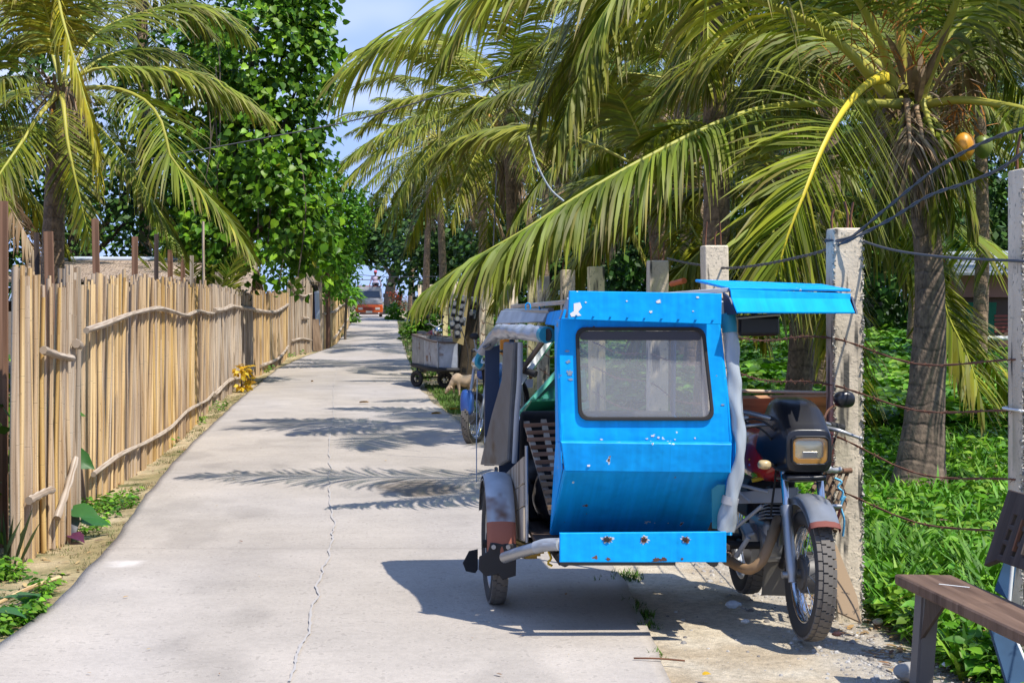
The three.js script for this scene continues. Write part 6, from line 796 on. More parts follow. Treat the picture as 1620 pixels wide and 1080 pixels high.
function motorbike(label, x, Z, yaw, body, o = {}) {
  const t = thing('motorcycle', label, 'motorcycle', [x, gy(x, Z) + 0.01, -Z], o.group); t.rotation.y = yaw;
  wheel('front_wheel', t, V(0, 0.28, 0.6), 0.28, 0.08, { lugs: 20 }); wheel('rear_wheel', t, V(0, 0.28, -0.6), 0.28, 0.09, { lugs: 20 });
  for (const s of [-1, 1]) { part('fork_leg', bar(V(0.08 * s, 0.28, 0.6), V(0.08 * s, 0.9, 0.36), 0.018, 0.018, 8), M.steel, t); part('shock', bar(V(0.11 * s, 0.3, -0.58), V(0.11 * s, 0.62, -0.5), 0.022), M.steel, t); part('grip', bar(V(0.12 * s, 0.99, 0.26), V(0.19 * s, 0.98, 0.18), 0.017), M.rubber, t); part('mirror', loft([[0.01, 0, 0, 0.09, 0.06], [-0.02, 0, 0, 0.1, 0.07]], 16, 2.6).translate(0.14 * s, 1.14, 0.26), M.black, t); part('mirror_stalk', bar(V(0.11 * s, 0.99, 0.27), V(0.14 * s, 1.12, 0.26), 0.006), M.steel, t); part('turn_signal', new THREE.SphereGeometry(0.025, 10, 8).translate(0.1 * s, 0.66, -0.86), mat([0.25, 0.1, 0.02], 0.4), t); }
  part('handlebar', tube([V(-0.17, 0.98, 0.2), V(-0.12, 1.0, 0.28), V(0, 0.94, 0.34), V(0.12, 1.0, 0.28), V(0.17, 0.98, 0.2)], 0.012, 16, 8), M.steel, t);
  part('fuel_tank', loft([[0.32, 0, 0.74, 0.16, 0.12], [0.2, 0, 0.78, 0.26, 0.2], [-0.02, 0, 0.76, 0.22, 0.17], [-0.1, 0, 0.74, 0.16, 0.1]], 24, 3), body, t); part('seat', loft([[-0.08, 0, 0.74, 0.18, 0.08], [-0.4, 0, 0.75, 0.25, 0.1], [-0.74, 0, 0.8, 0.2, 0.09]], 24, 3), M.black, t); part('tail_cowl', loft([[-0.5, 0, 0.7, 0.2, 0.1], [-0.84, 0, 0.74, 0.14, 0.1]], 24, 3), body, t); part('tail_light', box(0.12, 0.06, 0.04, V(0, 0.73, -0.86), [0, 0, 0], 0.01), mat([0.4, 0.01, 0.01], 0.3), t);
  part('rear_mudguard', arcGuard(0.34, 0.13, 80, 178, 0.006).translate(0, 0.3, -0.6), M.black, t); part('front_mudguard', o.tallGuard ? loft([[0.86, 0, 0.46, 0.09, 0.22], [0.83, 0, 0.46, 0.12, 0.28], [0.74, 0, 0.46, 0.12, 0.26]], 20, 3) : arcGuard(0.32, 0.12, 30, 150, 0.006).translate(0, 0.29, 0.6), body, t); part('engine', box(0.22, 0.24, 0.34, V(0, 0.4, 0.02), [0, 0, 0], 0.04), M.alloy, t); part('headlight', new THREE.SphereGeometry(0.085, 18, 12).scale(1, 1, 0.7).translate(0, 0.86, 0.46), M.chrome, t); part('frame', [bar(V(0, 0.85, 0.36), V(0, 0.3, 0.2), 0.02), bar(V(0, 0.3, 0.2), V(0, 0.3, -0.3), 0.02), bar(V(0, 0.3, -0.3), V(0, 0.7, -0.5), 0.02)], M.black, t); part('number_plate', box(0.2, 0.1, 0.006, V(0, 0.58, -0.93), [-0.3, 0, 0]), mat([0.5, 0.52, 0.55], 0.5), t); return t;
}
motorbike('dark red motorcycle seen from behind, parked beyond the handcart', 1.12, 31.5, 0.25, phys([0.16, 0.012, 0.014], 0.3)).position.y += 0.07;
motorbike('blue motorcycle partly hidden behind the sidecar of the tricycle', 1.30, 17.2, -0.45, phys([0.03, 0.11, 0.4], 0.35, { clearcoat: 0.5 }), { tallGuard: true });
{ // odds and ends behind the sidecar
  const c = P(803, 530, 17.6); const j = thing('plastic_jug', 'orange plastic jug hanging behind the sidecar opening', 'jug', c.toArray()); part('jug_body', new THREE.LatheGeometry([[0, -0.22], [0.07, -0.22], [0.085, -0.2], [0.085, 0.02], [0.06, 0.09], [0.03, 0.13], [0.028, 0.18]].map((p) => new THREE.Vector2(...p)), 18), phys([0.75, 0.30, 0.015], 0.3, { transmission: 0.4, thickness: 0 }), j); part('cap', new THREE.CylinderGeometry(0.032, 0.032, 0.03, 14).translate(0, 0.19, 0), M.white, j); part('hanger', tube([V(0, 0.2, 0), V(0.01, 0.35, 0), V(0, 0.5, 0)], 0.005, 6, 5), M.wire, j);
  const d = P(795, 606, 17.2), k = thing('water_bottle', 'blue water container strapped behind the sidecar opening', 'water bottle', d.toArray()); part('bottle_body', new THREE.LatheGeometry([[0, -0.16], [0.08, -0.16], [0.09, -0.14], [0.086, -0.05], [0.09, -0.03], [0.09, 0.1], [0.04, 0.16], [0.03, 0.2]].map((p) => new THREE.Vector2(...p)), 18), phys([0.05, 0.25, 0.65], 0.15, { transmission: 0.5, thickness: 0 }), k); part('cap', new THREE.CylinderGeometry(0.034, 0.034, 0.03, 14).translate(0, 0.21, 0), M.white, k);
  const c2 = P(850, 640, 12.6), b = thing('green_boat', 'small green wooden boat hull tipped up behind the sidecar', 'boat', c2.toArray()), q = (px, py, Z) => P(px, py, Z).sub(c2), gr = mat([0.012, 0.15, 0.085], 0.5), dg = mat([0.008, 0.075, 0.04], 0.6), lt = mat([0.08, 0.35, 0.25], 0.5);
  part('hull_side', plate([q(823, 655, 12.3), q(846, 680, 12.4), q(925, 690, 13), q(925, 590, 13.4), q(884, 586, 12.9)], 0.02), dg, b); part('hull_side', plate([q(823, 655, 12.3), q(850, 662, 11.9), q(932, 640, 12.3), q(925, 575, 13.2), q(884, 586, 12.9)], 0.02), gr, b); part('gunwale', plank(q(822, 655, 12.25), q(886, 583, 12.85), 0.05, 0.03, V(0, 0, 1)), lt, b); part('gunwale', plank(q(850, 668, 11.9), q(930, 640, 12.3), 0.05, 0.03, V(0, 1, 0)), lt, b); part('hull_bottom', plate([q(823, 655, 12.3), q(846, 680, 12.4), q(925, 690, 13), q(932, 640, 12.3), q(850, 664, 11.9)], 0.02), gr, b);
  part('rib', plank(q(862, 625, 12.5), q(880, 676, 12.5), 0.04, 0.02, V(1, 0, 0)), lt, b); 
  const c3 = P(850, 575, 13.4), e = thing('outrigger_arm', 'green and white wooden outrigger arms crossing above the boat', 'outrigger', c3.toArray()), k2 = (px, py, Z) => P(px, py, Z).sub(c3); part('arm', plank(k2(820, 612, 13.3), k2(880, 530, 13.5), 0.07, 0.03, V(0, 0, 1)), gr, e); part('arm_edge', plank(k2(822, 606, 13.26), k2(876, 528, 13.46), 0.012, 0.05, V(0, 0, 1)), M.white, e); part('brace', bar(k2(812, 604, 13.2), k2(868, 528, 13.2), 0.022), M.blackWood, e); part('cross_bar', bar(k2(822, 583, 13.3), k2(848, 592, 13.2), 0.03), M.black, e); part('post_stub', bar(k2(866, 532, 13.4), k2(905, 528, 13.5), 0.02), gr, e);
  const r = rng(71), s = thing('firewood_pile', 'reddish sticks of firewood on the ground beside the green boat', 'firewood', P(838, 690, 12).toArray()); s.position.y = 0.5; for (let i = 0; i < 16; i++) part('stick', bar(V(rr(r, -0.2, -0.05), rr(r, -0.1, 0.1), rr(r, -0.2, 0.2)), V(rr(r, 0.05, 0.3), rr(r, -0.18, 0.05), rr(r, -0.3, 0.3)), 0.012, 0.01, 6), i % 3 ? M.rust : M.wood, s);
  single('orange_pipe', bar(P(1063, 449, 12.3), P(1083, 444, 12.1), 0.022, 0.022, 14), mat([0.55, 0.11, 0.02], 0.5), 'short orange pipe stuck out beside the mossy post', 'pipe');
}
// ---------------------------------------------------------------- truck, its rider, and the far end of the lane
{
  const Z = 89, x = -0.36, g0 = rise(Z), t = thing('small_truck', 'small truck with orange lower front and grey cab at the lane end', 'truck', [x, g0, -Z]);
  const orange = phys([0.58, 0.095, 0.01], 0.35, { clearcoat: 0.5 }), grey = mat([0.36, 0.36, 0.38], 0.5);
  part('cab_lower', loft([[0.06, 0, 0.42, 1.46, 0.5], [0.02, 0, 0.42, 1.56, 0.58], [-1.3, 0, 0.45, 1.56, 0.62]], 32, 8), orange, t); part('cab_middle', loft([[0.05, 0, 0.87, 1.5, 0.32, 1.44], [0.0, 0, 0.87, 1.56, 0.36, 1.48], [-1.3, 0, 0.87, 1.56, 0.36, 1.5]], 32, 8), grey, t);
  part('cab_upper', loft([[-0.06, 0, 1.36, 1.46, 0.64, 1.3], [-0.12, 0, 1.36, 1.48, 0.68, 1.32], [-1.3, 0, 1.38, 1.5, 0.72, 1.36]], 32, 8), grey, t); part('cab_roof', box(1.36, 0.06, 1.25, V(0, 1.72, -0.72), [0, 0, 0], 0.02), mat([0.3, 0.1, 0.09], 0.5), t);
  part('windshield', plate([V(-0.62, 1.1, -0.03), V(0.62, 1.1, -0.03), V(0.58, 1.6, -0.1), V(-0.58, 1.6, -0.1)], 0.02), phys([0.03, 0.045, 0.07], 0.08, { clearcoat: 1 }), t); part('wiper', bar(V(-0.1, 1.1, 0.0), V(-0.45, 1.22, -0.01), 0.012), M.black, t);
  for (const s of [-1, 1]) { part('headlight', box(0.26, 0.13, 0.03, V(0.48 * s, 0.46, 0.07), [0, 0, 0], 0.01), phys([0.55, 0.5, 0.45], 0.15, { clearcoat: 1 }), t); part('side_mirror', box(0.1, 0.22, 0.05, V(-0.84 * s, 1.2, -0.1), [0, 0, 0], 0.02), M.black, t); part('door_window', plate([V(0.765 * s, 1.1, -0.25), V(0.765 * s, 1.1, -1.1), V(0.70 * s, 1.6, -1.1), V(0.70 * s, 1.6, -0.35)], 0.01), M.black, t); for (const z of [-0.45, -2.5]) { const w = new THREE.Group(); w.name = 'wheel'; w.position.set(0.66 * s, 0.26, z); t.add(w); part('tyre', YZ(new THREE.CylinderGeometry(0.26, 0.26, 0.18, 24)), M.tyre, w); part('rim', YZ(new THREE.CylinderGeometry(0.15, 0.15, 0.185, 20)), M.steel, w); } part('bed_side', box(0.04, 0.4, 1.9, V(0.75 * s, 0.85, -2.3)), grey, t); part('fog_lamp', new THREE.SphereGeometry(0.05, 10, 8).translate(0.55 * s, 0.2, 0.06), M.white, t); }
  part('grille', box(0.62, 0.16, 0.02, V(0, 0.46, 0.075)), mat([0.25, 0.03, 0.012], 0.5), t); part('front_bumper', box(1.56, 0.12, 0.08, V(0, 0.2, 0.05), [0, 0, 0], 0.02), mat([0.1, 0.05, 0.04], 0.7), t); part('bed_floor', box(1.5, 0.06, 1.9, V(0, 0.66, -2.3)), M.blackWood, t); part('tail_gate', box(1.5, 0.4, 0.04, V(0, 0.85, -3.25)), grey, t); part('cab_rack', [bar(V(-0.66, 1.75, -1.3), V(-0.66, 2.1, -1.35), 0.02), bar(V(0.66, 1.75, -1.3), V(0.66, 2.1, -1.35), 0.02), bar(V(-0.66, 2.1, -1.35), V(0.66, 2.1, -1.35), 0.02)], M.wire, t); part('number_plate', box(0.36, 0.12, 0.01, V(0, 0.28, 0.1)), mat([0.4, 0.4, 0.38], 0.6), t);
  // the rider, seated on the cab roof with both hands on its edge
  const p = thing('person', 'person in lilac shirt and pink cap sitting on the truck roof', 'person', [x + 0.36, g0 + 1.75, -Z - 0.85]), S = [];
  const a = (x0, y0, z0, x1, y1, z1, ra, rb, k = 0.04) => S.push([V(x0, y0, z0), V(x1, y1, z1), ra, rb, k]);
  a(-0.07, 0.13, 0, 0.07, 0.13, 0, 0.125, 0.125, 0.06); a(0, 0.15, 0, 0, 0.36, -0.02, 0.125, 0.13, 0.08); a(-0.08, 0.42, -0.02, 0.08, 0.42, -0.02, 0.115, 0.115, 0.08); a(-0.16, 0.53, -0.02, 0.16, 0.53, -0.02, 0.06, 0.06, 0.06); a(0, 0.55, -0.01, 0, 0.64, 0.01, 0.052, 0.05, 0.04); a(0, 0.72, 0.02, 0, 0.79, 0.01, 0.082, 0.09, 0.02); a(0, 0.665, 0.05, 0, 0.69, 0.055, 0.05, 0.06, 0.02); a(0, 0.725, 0.1, 0, 0.71, 0.115, 0.014, 0.018, 0.01);
  for (const s of [-1, 1]) { a(0.19 * s, 0.53, -0.02, 0.26 * s, 0.28, -0.05, 0.055, 0.042, 0.03); a(0.26 * s, 0.28, -0.05, 0.33 * s, 0.06, 0.0, 0.042, 0.028, 0.015); a(0.33 * s, 0.05, 0.0, 0.34 * s, 0.025, 0.06, 0.032, 0.026, 0.015); for (let f = 0; f < 4; f++) a((0.32 + 0.013 * f) * s, 0.022, 0.07, (0.318 + 0.016 * f) * s, 0.012, 0.115 - Math.abs(f - 1.5) * 0.008, 0.011, 0.009, 0.003); a(0.315 * s, 0.03, 0.03, 0.29 * s, 0.018, 0.065, 0.012, 0.01, 0.005); a(0.09 * s, 0.11, 0, 0.13 * s, 0.1, 0.42, 0.092, 0.068, 0.04); a(0.13 * s, 0.1, 0.42, 0.13 * s, -0.0, 0.72, 0.064, 0.042, 0.03); a(0.13 * s, -0.0, 0.72, 0.13 * s, 0.03, 0.86, 0.04, 0.03, 0.02); a(0.088 * s, 0.74, 0.005, 0.09 * s, 0.715, 0.005, 0.014, 0.012, 0.008); }
  const sd = (q) => { let d = 9; for (const [u, v, ra, rb, k] of S) d = smin(d, cap(q, u, v, ra, rb), k); return d; }, body = sdfMesh(sd, V(-0.44, -0.08, -0.22), V(0.44, 0.92, 0.96), 0.018), pc = [], pp = body.attributes.position;
  for (let i = 0; i < pp.count; i++) { const y = pp.getY(i), z = pp.getZ(i), ax = Math.abs(pp.getX(i)); pc.push(...(y > 0.6 || (ax > 0.285 && y < 0.12) ? [0.25, 0.13, 0.08] : z > 0.14 || y < 0.17 ? [0.03, 0.035, 0.05] : [0.42, 0.36, 0.47])); }
  body.setAttribute('color', new THREE.Float32BufferAttribute(pc, 3)); part('body', body, mat(W1, 0.8, { vertexColors: true }), p);
  part('cap', [new THREE.SphereGeometry(0.105, 18, 10, 0, 6.2832, 0, 1.6).translate(0, 0.79, 0.0), new THREE.CylinderGeometry(0.085, 0.09, 0.014, 16).scale(0.8, 1, 1).translate(0, 0.785, 0.12)], mat([0.5, 0.09, 0.13], 0.8), p); for (const s of [-1, 1]) part('eye', new THREE.SphereGeometry(0.01, 8, 6).translate(0.033 * s, 0.735, 0.092), M.black, p); part('mouth', box(0.05, 0.008, 0.006, V(0, 0.672, 0.11)), mat([0.2, 0.06, 0.05], 0.7), p);
}
function bush(name, label, cat, x, Z, ells, n, size, cols, seed, o = {}) { const t = thing(name, label, cat, [x, gy(x, Z), -Z], o.group); for (const e of ells) part('stem', tube([V(e[0] * 0.3, -0.05, e[2] * 0.3), V(e[0] * 0.7, e[1] * 0.5, e[2] * 0.7), V(...e.slice(0, 3))], o.stem ?? 0.015, 8, 5), M.limb, t); part('foliage', crown(ells, n, 9, size, o.rad ?? 0.12, seed, cols, o.broad), M.weedLeaf, t, { kind: 'stuff' }); return t; }
{
  bush('shrub', 'green shrub left of the truck at the end of the bamboo fence', 'shrub', -1.35, 74, [[0.1, 0.35, 0, 0.45, 0.55, 0.5], [-0.2, 0.8, 0, 0.4, 0.4, 0.4]], 60, 0.2, GB.concat(GM), 101);
  bush('shrub', 'yellow-green shrub right of the truck', 'shrub', 0.95, 80, [[0, 0.4, 0, 0.45, 0.6, 0.5], [0.3, 0.3, 0, 0.4, 0.4, 0.4]], 60, 0.22, GB, 102);
  bush('shrub', 'leafy shrub between lane and wire fence, left of the handcart', 'shrub', 1.55, 52, [[0, 0.65, 0, 0.5, 0.6, 0.5], [0.3, 0.9, 0, 0.4, 0.5, 0.4], [-0.3, 0.4, 0, 0.4, 0.4, 0.4]], 90, 0.22, GB.concat(GM), 103);
  bush('flowering_shrub', 'orange-flowered shrub beside the truck', 'shrub', 1.15, 88, [[0, 1.25, 0, 0.45, 0.35, 0.4], [0.2, 0.8, 0, 0.4, 0.5, 0.4]], 70, 0.14, [[0.55, 0.10, 0.03], [0.6, 0.2, 0.08], [0.06, 0.13, 0.03]], 104);
  bush('shrub', 'thick bush behind the fence gap at the left edge', 'shrub', -2.9, 11.4, [[0, 0.6, 0, 0.6, 0.65, 0.8], [-0.3, 1.0, 0.5, 0.5, 0.5, 0.7], [0.1, 0.4, 1.5, 0.4, 0.5, 0.7]], 210, 0.13, GB.concat(GM), 105);
  bush('shrub', 'dark bush behind the nearest bamboo fence section', 'shrub', -2.75, 9.4, [[0, 0.7, 0, 0.4, 0.8, 0.6], [-0.2, 0.3, 0.6, 0.4, 0.5, 0.6]], 160, 0.12, GM, 106);
  bush('croton_shrub', 'yellow-leaved croton shrub in front of the silvery bamboo panel', 'shrub', -2.24, 26.4, [[0, 0.36, 0, 0.09, 0.2, 0.12], [0.03, 0.14, 0.05, 0.13, 0.08, 0.15]], 10, 0.13, [[0.62, 0.40, 0.02], [0.66, 0.5, 0.04], [0.5, 0.3, 0.02]], 107, { rad: 0.08 });
  const h = thing('tan_house', 'tan house gable half hidden left of the truck', 'house', [-3.0, rise(96), -96]); part('wall', box(2.4, 2.2, 2, V(0, 1.1, 0)), mat([0.5, 0.36, 0.22], 0.9), h); part('roof', [plate([V(-1.4, 2.1, 1.2), V(1.4, 2.1, 1.2), V(1.4, 2.8, 0), V(-1.4, 2.8, 0)], 0.06), plate([V(-1.4, 2.8, 0), V(1.4, 2.8, 0), V(1.4, 2.1, -1.2), V(-1.4, 2.1, -1.2)], 0.06)], M.thatch, h); part('window', box(0.6, 0.6, 0.05, V(0.4, 1.3, 1.01)), M.black, h);
  const hp = thing('field_hut', 'colourful hut with red boards and green wall at the back of the field', 'hut', [13.2, gy(13.2, 34), -34.5]), fr = (px, py, Z) => P(px, py, Z).sub(hp.position);
  part('green_wall', plate([fr(1530, 528, 34), fr(1572, 528, 34), fr(1575, 478, 34), fr(1528, 478, 34)], 0.1), mat([0.012, 0.12, 0.06], 0.8), hp); part('red_board', plate([fr(1483, 432, 34.2), fr(1500, 428, 34.2), fr(1497, 402, 34.2), fr(1482, 406, 34.2)], 0.05), mat([0.5, 0.06, 0.03], 0.7), hp); part('pink_wall', plate([fr(1485, 470, 34.4), fr(1620, 470, 34.4), fr(1620, 434, 34.4), fr(1485, 436, 34.4)], 0.08), mat([0.42, 0.2, 0.16], 0.85), hp); part('base_wall', plate([fr(1485, 545, 34.6), fr(1640, 545, 34.6), fr(1640, 470, 34.6), fr(1485, 470, 34.6)], 0.08), mat([0.13, 0.08, 0.06], 0.9), hp); for (let k = 0; k < 5; k++) part('red_slat', plank(fr(1574, 500 + k * 6, 33.9), fr(1640, 498 + k * 6, 33.9), 0.05, 0.03, V(0, 1, 0)), mat([0.3, 0.07, 0.05], 0.8), hp); part('white_rail', bar(fr(1552, 534, 33.8), fr(1640, 536, 33.8), 0.05), M.white, hp); part('roof_sheet', plate([fr(1470, 436, 33.4), fr(1650, 434, 33.4), fr(1650, 400, 36.5), fr(1470, 402, 36.5)], 0.06), M.zinc, hp); part('back_wall', box(2, 1.5, 0.1, V(0.8, 0.75, -1.8)), M.blackWood, hp);
}
// ---------------------------------------------------------------- low plants, litter and stones
{
  const clump = (seed, n, L, kind) => { const r = rng(seed), lb = new LB(); for (let i = 0; i < n; i++) { const a = i * 2.4 + r(), k = rr(r, 0.65, 1.3); if (kind === 'blade') { blade(lb, V(rr(r, -0.03, 0.03), 0, rr(r, -0.03, 0.03)), V(Math.cos(a) * 0.5, 1, Math.sin(a) * 0.5).normalize(), V(-Math.sin(a), 0, Math.cos(a)), L * rr(r, 0.6, 1.3), L * 0.09, rr(r, 0.4, 1.6), sc(W1, k * 0.8), sc(W1, k), 3); continue; } const h = L * rr(r, 0.5, 2.4), d = rr(r, 0.2, 1.1) * L, p = V(Math.cos(a) * d, h, Math.sin(a) * d), dir = V(Math.cos(a), rr(r, -0.4, 0.35), Math.sin(a)).normalize(), nn = V(rr(r, -0.5, 0.5), 1, rr(r, -0.5, 0.5)); heart(lb, p, dir, nn.addScaledVector(dir, -nn.dot(dir)).normalize(), L * rr(r, 0.7, 1.3), L * rr(r, 0.6, 0.95), sc(W1, k), 0.3); blade(lb, V(0, 0, 0), p.clone().normalize(), V(1, 0, 0), p.length(), 0.006, 0, sc(W1, 0.7), sc(W1, 0.8), 1); } return lb.geo(); };
  const scatter = (name, label, cat, geo, spots, m, cols, seed, sc0, sc1) => { const r = rng(seed), im = new THREE.InstancedMesh(geo, m, spots.length), mm = new THREE.Matrix4(), c = new THREE.Color(); spots.forEach(([x, Z, s, h], i) => { mm.compose(gp(x, Z, h ?? -0.005), new THREE.Quaternion().setFromEuler(new THREE.Euler(rr(r, -0.15, 0.15), r() * 6.28, rr(r, -0.15, 0.15))), V(1, 1, 1).multiplyScalar((s ?? 1) * rr(r, sc0, sc1))); im.setMatrixAt(i, mm); const k = cols[(r() * cols.length) | 0], v = rr(r, 0.75, 1.25); c.setRGB(k[0] * v, k[1] * v, k[2] * v); im.setColorAt(i, c); }); im.name = numbered(name); im.castShadow = im.receiveShadow = true; im.userData = { label, category: cat, kind: 'stuff' }; scene.add(im); return im; };
  const G1 = [[0.13, 0.34, 0.010], [0.10, 0.28, 0.012], [0.18, 0.39, 0.016], [0.075, 0.22, 0.012], [0.24, 0.42, 0.03]], r = rng(501), near = [], far = [], blades = [], thick = [];
  while (near.length < 6800) { const Z = rr(r, 4.6, 17), x = rr(r, 2.36, 2.36 + Math.max(1.6, 0.43 * Z - 1.7)); if (x > 2.42 + 0.12 * fbm(Z * 3, 2, 5) - 0.06 && !(Math.hypot(x - 4.2, Z - 12.1) < 0.28)) near.push([x, Z, 0.8 + 0.5 * fbm(x, Z, 7)]); }
  while (far.length < 9000) { const Z = 17 + 44 * Math.pow(r(), 1.3), x = rr(r, 2.45, 0.44 * Z); far.push([x, Z, 1 + 0.02 * Z]); }
  for (let i = 0; i < 420; i++) { const a = r() * 6.28, d = Math.sqrt(r()); thick.push([2.75 + 0.25 * Math.cos(a) * d + (i % 3) * 0.12, 8.3 + 1.1 * Math.sin(a) * d, 1]); }
  scatter('ground_cover', 'bright green leafy ground cover filling the field behind the wire fence', 'undergrowth', clump(1, 11, 0.042), near, M.weedLeaf, G1, 11, 0.6, 1.6);
  { const n2 = []; for (let i = 0; i < 3400; i++) { const Z = rr(r, 6.4, 19), x = rr(r, 2.4, 2.4 + Math.max(0.8, 0.43 * Z - 2.1)); n2.push([x, Z, 1]); } scatter('ground_cover', 'narrow grassy leaves mixed into the bright ground cover', 'undergrowth', clump(9, 8, 0.17, 'blade'), n2, M.weedLeaf, G1, 21, 0.5, 1.5); }
  scatter('ground_cover', 'low green creeper carpet in the far half of the field', 'undergrowth', clump(2, 9, 0.085), far, M.weedLeaf, G1, 12, 0.8, 1.4);
  scatter('tall_weeds', 'taller strap-leaved weeds beside the rough post', 'weeds', clump(3, 16, 0.22, 'blade'), thick.slice(0, 90), M.weedLeaf, [[0.10, 0.27, 0.015], [0.13, 0.30, 0.02]], 13, 0.7, 1.4);
  // grass by the goat, tufts under the tricycle, weeds on the left verge
  const gr = []; while (gr.length < 1500) { const px = rr(r, 655, 775), py = rr(r, 608, 652); if (px < 668 + (py - 608) * 0.9 + 8 * fbm(px, py, 1)) continue; const Z = F * EYE / (py - CY), x = (px - CX) * Z / F; if (x > roadR(Z) + 0.01) gr.push([x, Z, 1]); }
  for (let i = 0; i < 700; i++) { const Z = rr(r, 30, 75), x = roadR(Z) + rr(r, 0.02, 0.6); gr.push([x, Z, 1.5]); }
  scatter('grass', 'short green grass where the goat grazes and along the lane edge', 'grass', clump(4, 9, 0.09, 'blade'), gr, M.weedLeaf, [[0.10, 0.22, 0.02], [0.14, 0.26, 0.03], [0.17, 0.22, 0.05]], 14, 0.5, 1.2);
  const tuft = []; for (const [px, py, n, s] of [[990, 908, 60, 14], [1015, 968, 30, 9], [1000, 950, 14, 8], [1025, 985, 20, 10], [1035, 1030, 10, 7], [960, 915, 16, 10]]) for (let i = 0; i < n; i++) { const X = px + rr(r, -s, s) * 1.6, Y = py + rr(r, -s, s) * 0.5, Z = F * EYE / (Y - CY); tuft.push([(X - CX) * Z / F, Z, 1, -0.02]); }
  scatter('grass', 'little grass tufts in the shade under the tricycle', 'grass', clump(5, 10, 0.06, 'blade'), tuft, M.weedLeaf, [[0.12, 0.25, 0.02]], 15, 0.5, 1.1);
  const wl = []; for (const [px, py, n, s] of [[30, 985, 60, 40], [50, 968, 40, 30], [15, 900, 30, 22], [70, 925, 16, 24], [160, 800, 40, 26], [205, 790, 22, 20], [250, 690, 40, 28], [300, 660, 40, 24], [340, 640, 26, 18], [322, 632, 20, 9], [385, 600, 26, 14], [420, 585, 14, 10], [458, 556, 26, 9], [475, 552, 22, 8], [527, 545, 20, 6], [545, 525, 26, 6], [150, 830, 12, 18], [110, 840, 16, 16]]) for (let i = 0; i < n; i++) { const X = px + rr(r, -s, s), Y = py + rr(r, -s, s) * 0.45, Z = Y > 560 ? F * EYE / (Y - CY) : 41 + (560 - Y) * 0.42, x = (X - CX) * Z / F; if (x < roadL(Z) - 0.02) wl.push([x, Z, Z > 30 ? 1.6 : 1]); }
  scatter('weeds', 'patches of small round-leaved weeds along the bamboo fence foot', 'weeds', clump(6, 9, 0.028), wl, M.weedLeaf, G1, 16, 0.6, 1.5);
  const lg = []; while (lg.length < 1300) { const Z = rr(r, 6.2, 30), x = roadL(Z) - rr(r, 0.0, 0.5); if (fbm(x * 3, Z * 1.5, 77) > 0.5) lg.push([x, Z, 1]); }
  scatter('grass', 'sparse creeping grass on the sandy left verge', 'grass', clump(7, 7, 0.045, 'blade'), lg, M.weedLeaf, [[0.16, 0.2, 0.05], [0.2, 0.2, 0.07], [0.12, 0.2, 0.03]], 17, 0.4, 1);
  const stone = new THREE.IcosahedronGeometry(1, 0), lb = new LB(); blade(lb, V(-0.5, 0.05, 0), V(1, 0.25, 0).normalize(), V(0, 0, 1), 1, 0.35, 0.6, W1, sc(W1, 0.8), 3); const dry = lb.geo();
  const st = []; while (st.length < 5200) { const Z = 5.4 + 10 * r() * r(), x = rr(r, roadR(Z) + 0.1, 2.55); if (x > 1.72 + 0.3 * fbm(x * 3, Z * 3, 8) || r() < 0.10) st.push([x, Z, 0.003 + 0.009 * Math.pow(r(), 4), -0.002]); }
  scatter('gravel', 'grey gravel between the bench and the front wheel', 'gravel', stone, st, mat(W1, 0.95), [[0.3, 0.28, 0.26], [0.38, 0.35, 0.31], [0.22, 0.2, 0.18], [0.42, 0.4, 0.37]], 18, 0.7, 1.6);
  const dl = []; while (dl.length < 1700) { const k = r(); if (k < 0.5) { const Z = rr(r, 6.2, 12), x = 2.34 + rr(r, -0.22, 0.3); dl.push([x, Z, rr(r, 0.02, 0.07), 0.006]); } else if (k < 0.85) { const Z = rr(r, 7.5, 30), x = roadL(Z) - rr(r, 0.02, 0.5); dl.push([x, Z, rr(r, 0.015, 0.06), 0.006]); } else { const Z = rr(r, 18, 40), x = roadR(Z) + rr(r, 0.1, 1.2); dl.push([x, Z, rr(r, 0.04, 0.12), 0.01]); } }
  for (let i = 0; i < 46; i++) { const Z = 6.3 + 26 * Math.pow(r(), 1.4), x = mix(roadL(Z), roadR(Z), r()); dl.push([x, Z, rr(r, 0.012, 0.035), rise(Z) - gy(x, Z) + 0.008]); }
  for (let i = 0; i < 420; i++) { const Z = rr(r, 6.5, 22), x = rr(r, 2.5, 2.5 + Math.max(1, 0.43 * Z - 2)); dl.push([x, Z, rr(r, 0.04, 0.13), rr(r, 0.05, 0.13)]); }
  scatter('dry_leaves', 'dry brown leaves and husks scattered along both verges', 'leaf litter', dry, dl, M.dryLeaf, [[0.4, 0.25, 0.1], [0.3, 0.16, 0.07], [0.5, 0.36, 0.16], [0.2, 0.1, 0.06]], 19, 0.7, 1.4);
  // single plants and bits one can point to
  const taro = thing('taro_plant', 'broad-leaved taro plant with a wilted purple-grey leaf at the fence foot', 'plant', [-2.0, gy(-2.0, 10.25), -10.25]), tl = (p, d, n, L, c) => { const lb2 = new LB(); heart(lb2, p, d.normalize(), n.addScaledVector(d, -n.dot(d)).normalize(), L, L * 0.85, c, 0.2); part('leaf', lb2.geo(), M.bigLeaf, taro); part('stalk', tube([V(0, 0, 0), p.clone().multiplyScalar(0.6).add(V(0, 0.03, 0)), p], 0.006, 6, 5), M.green, taro); };
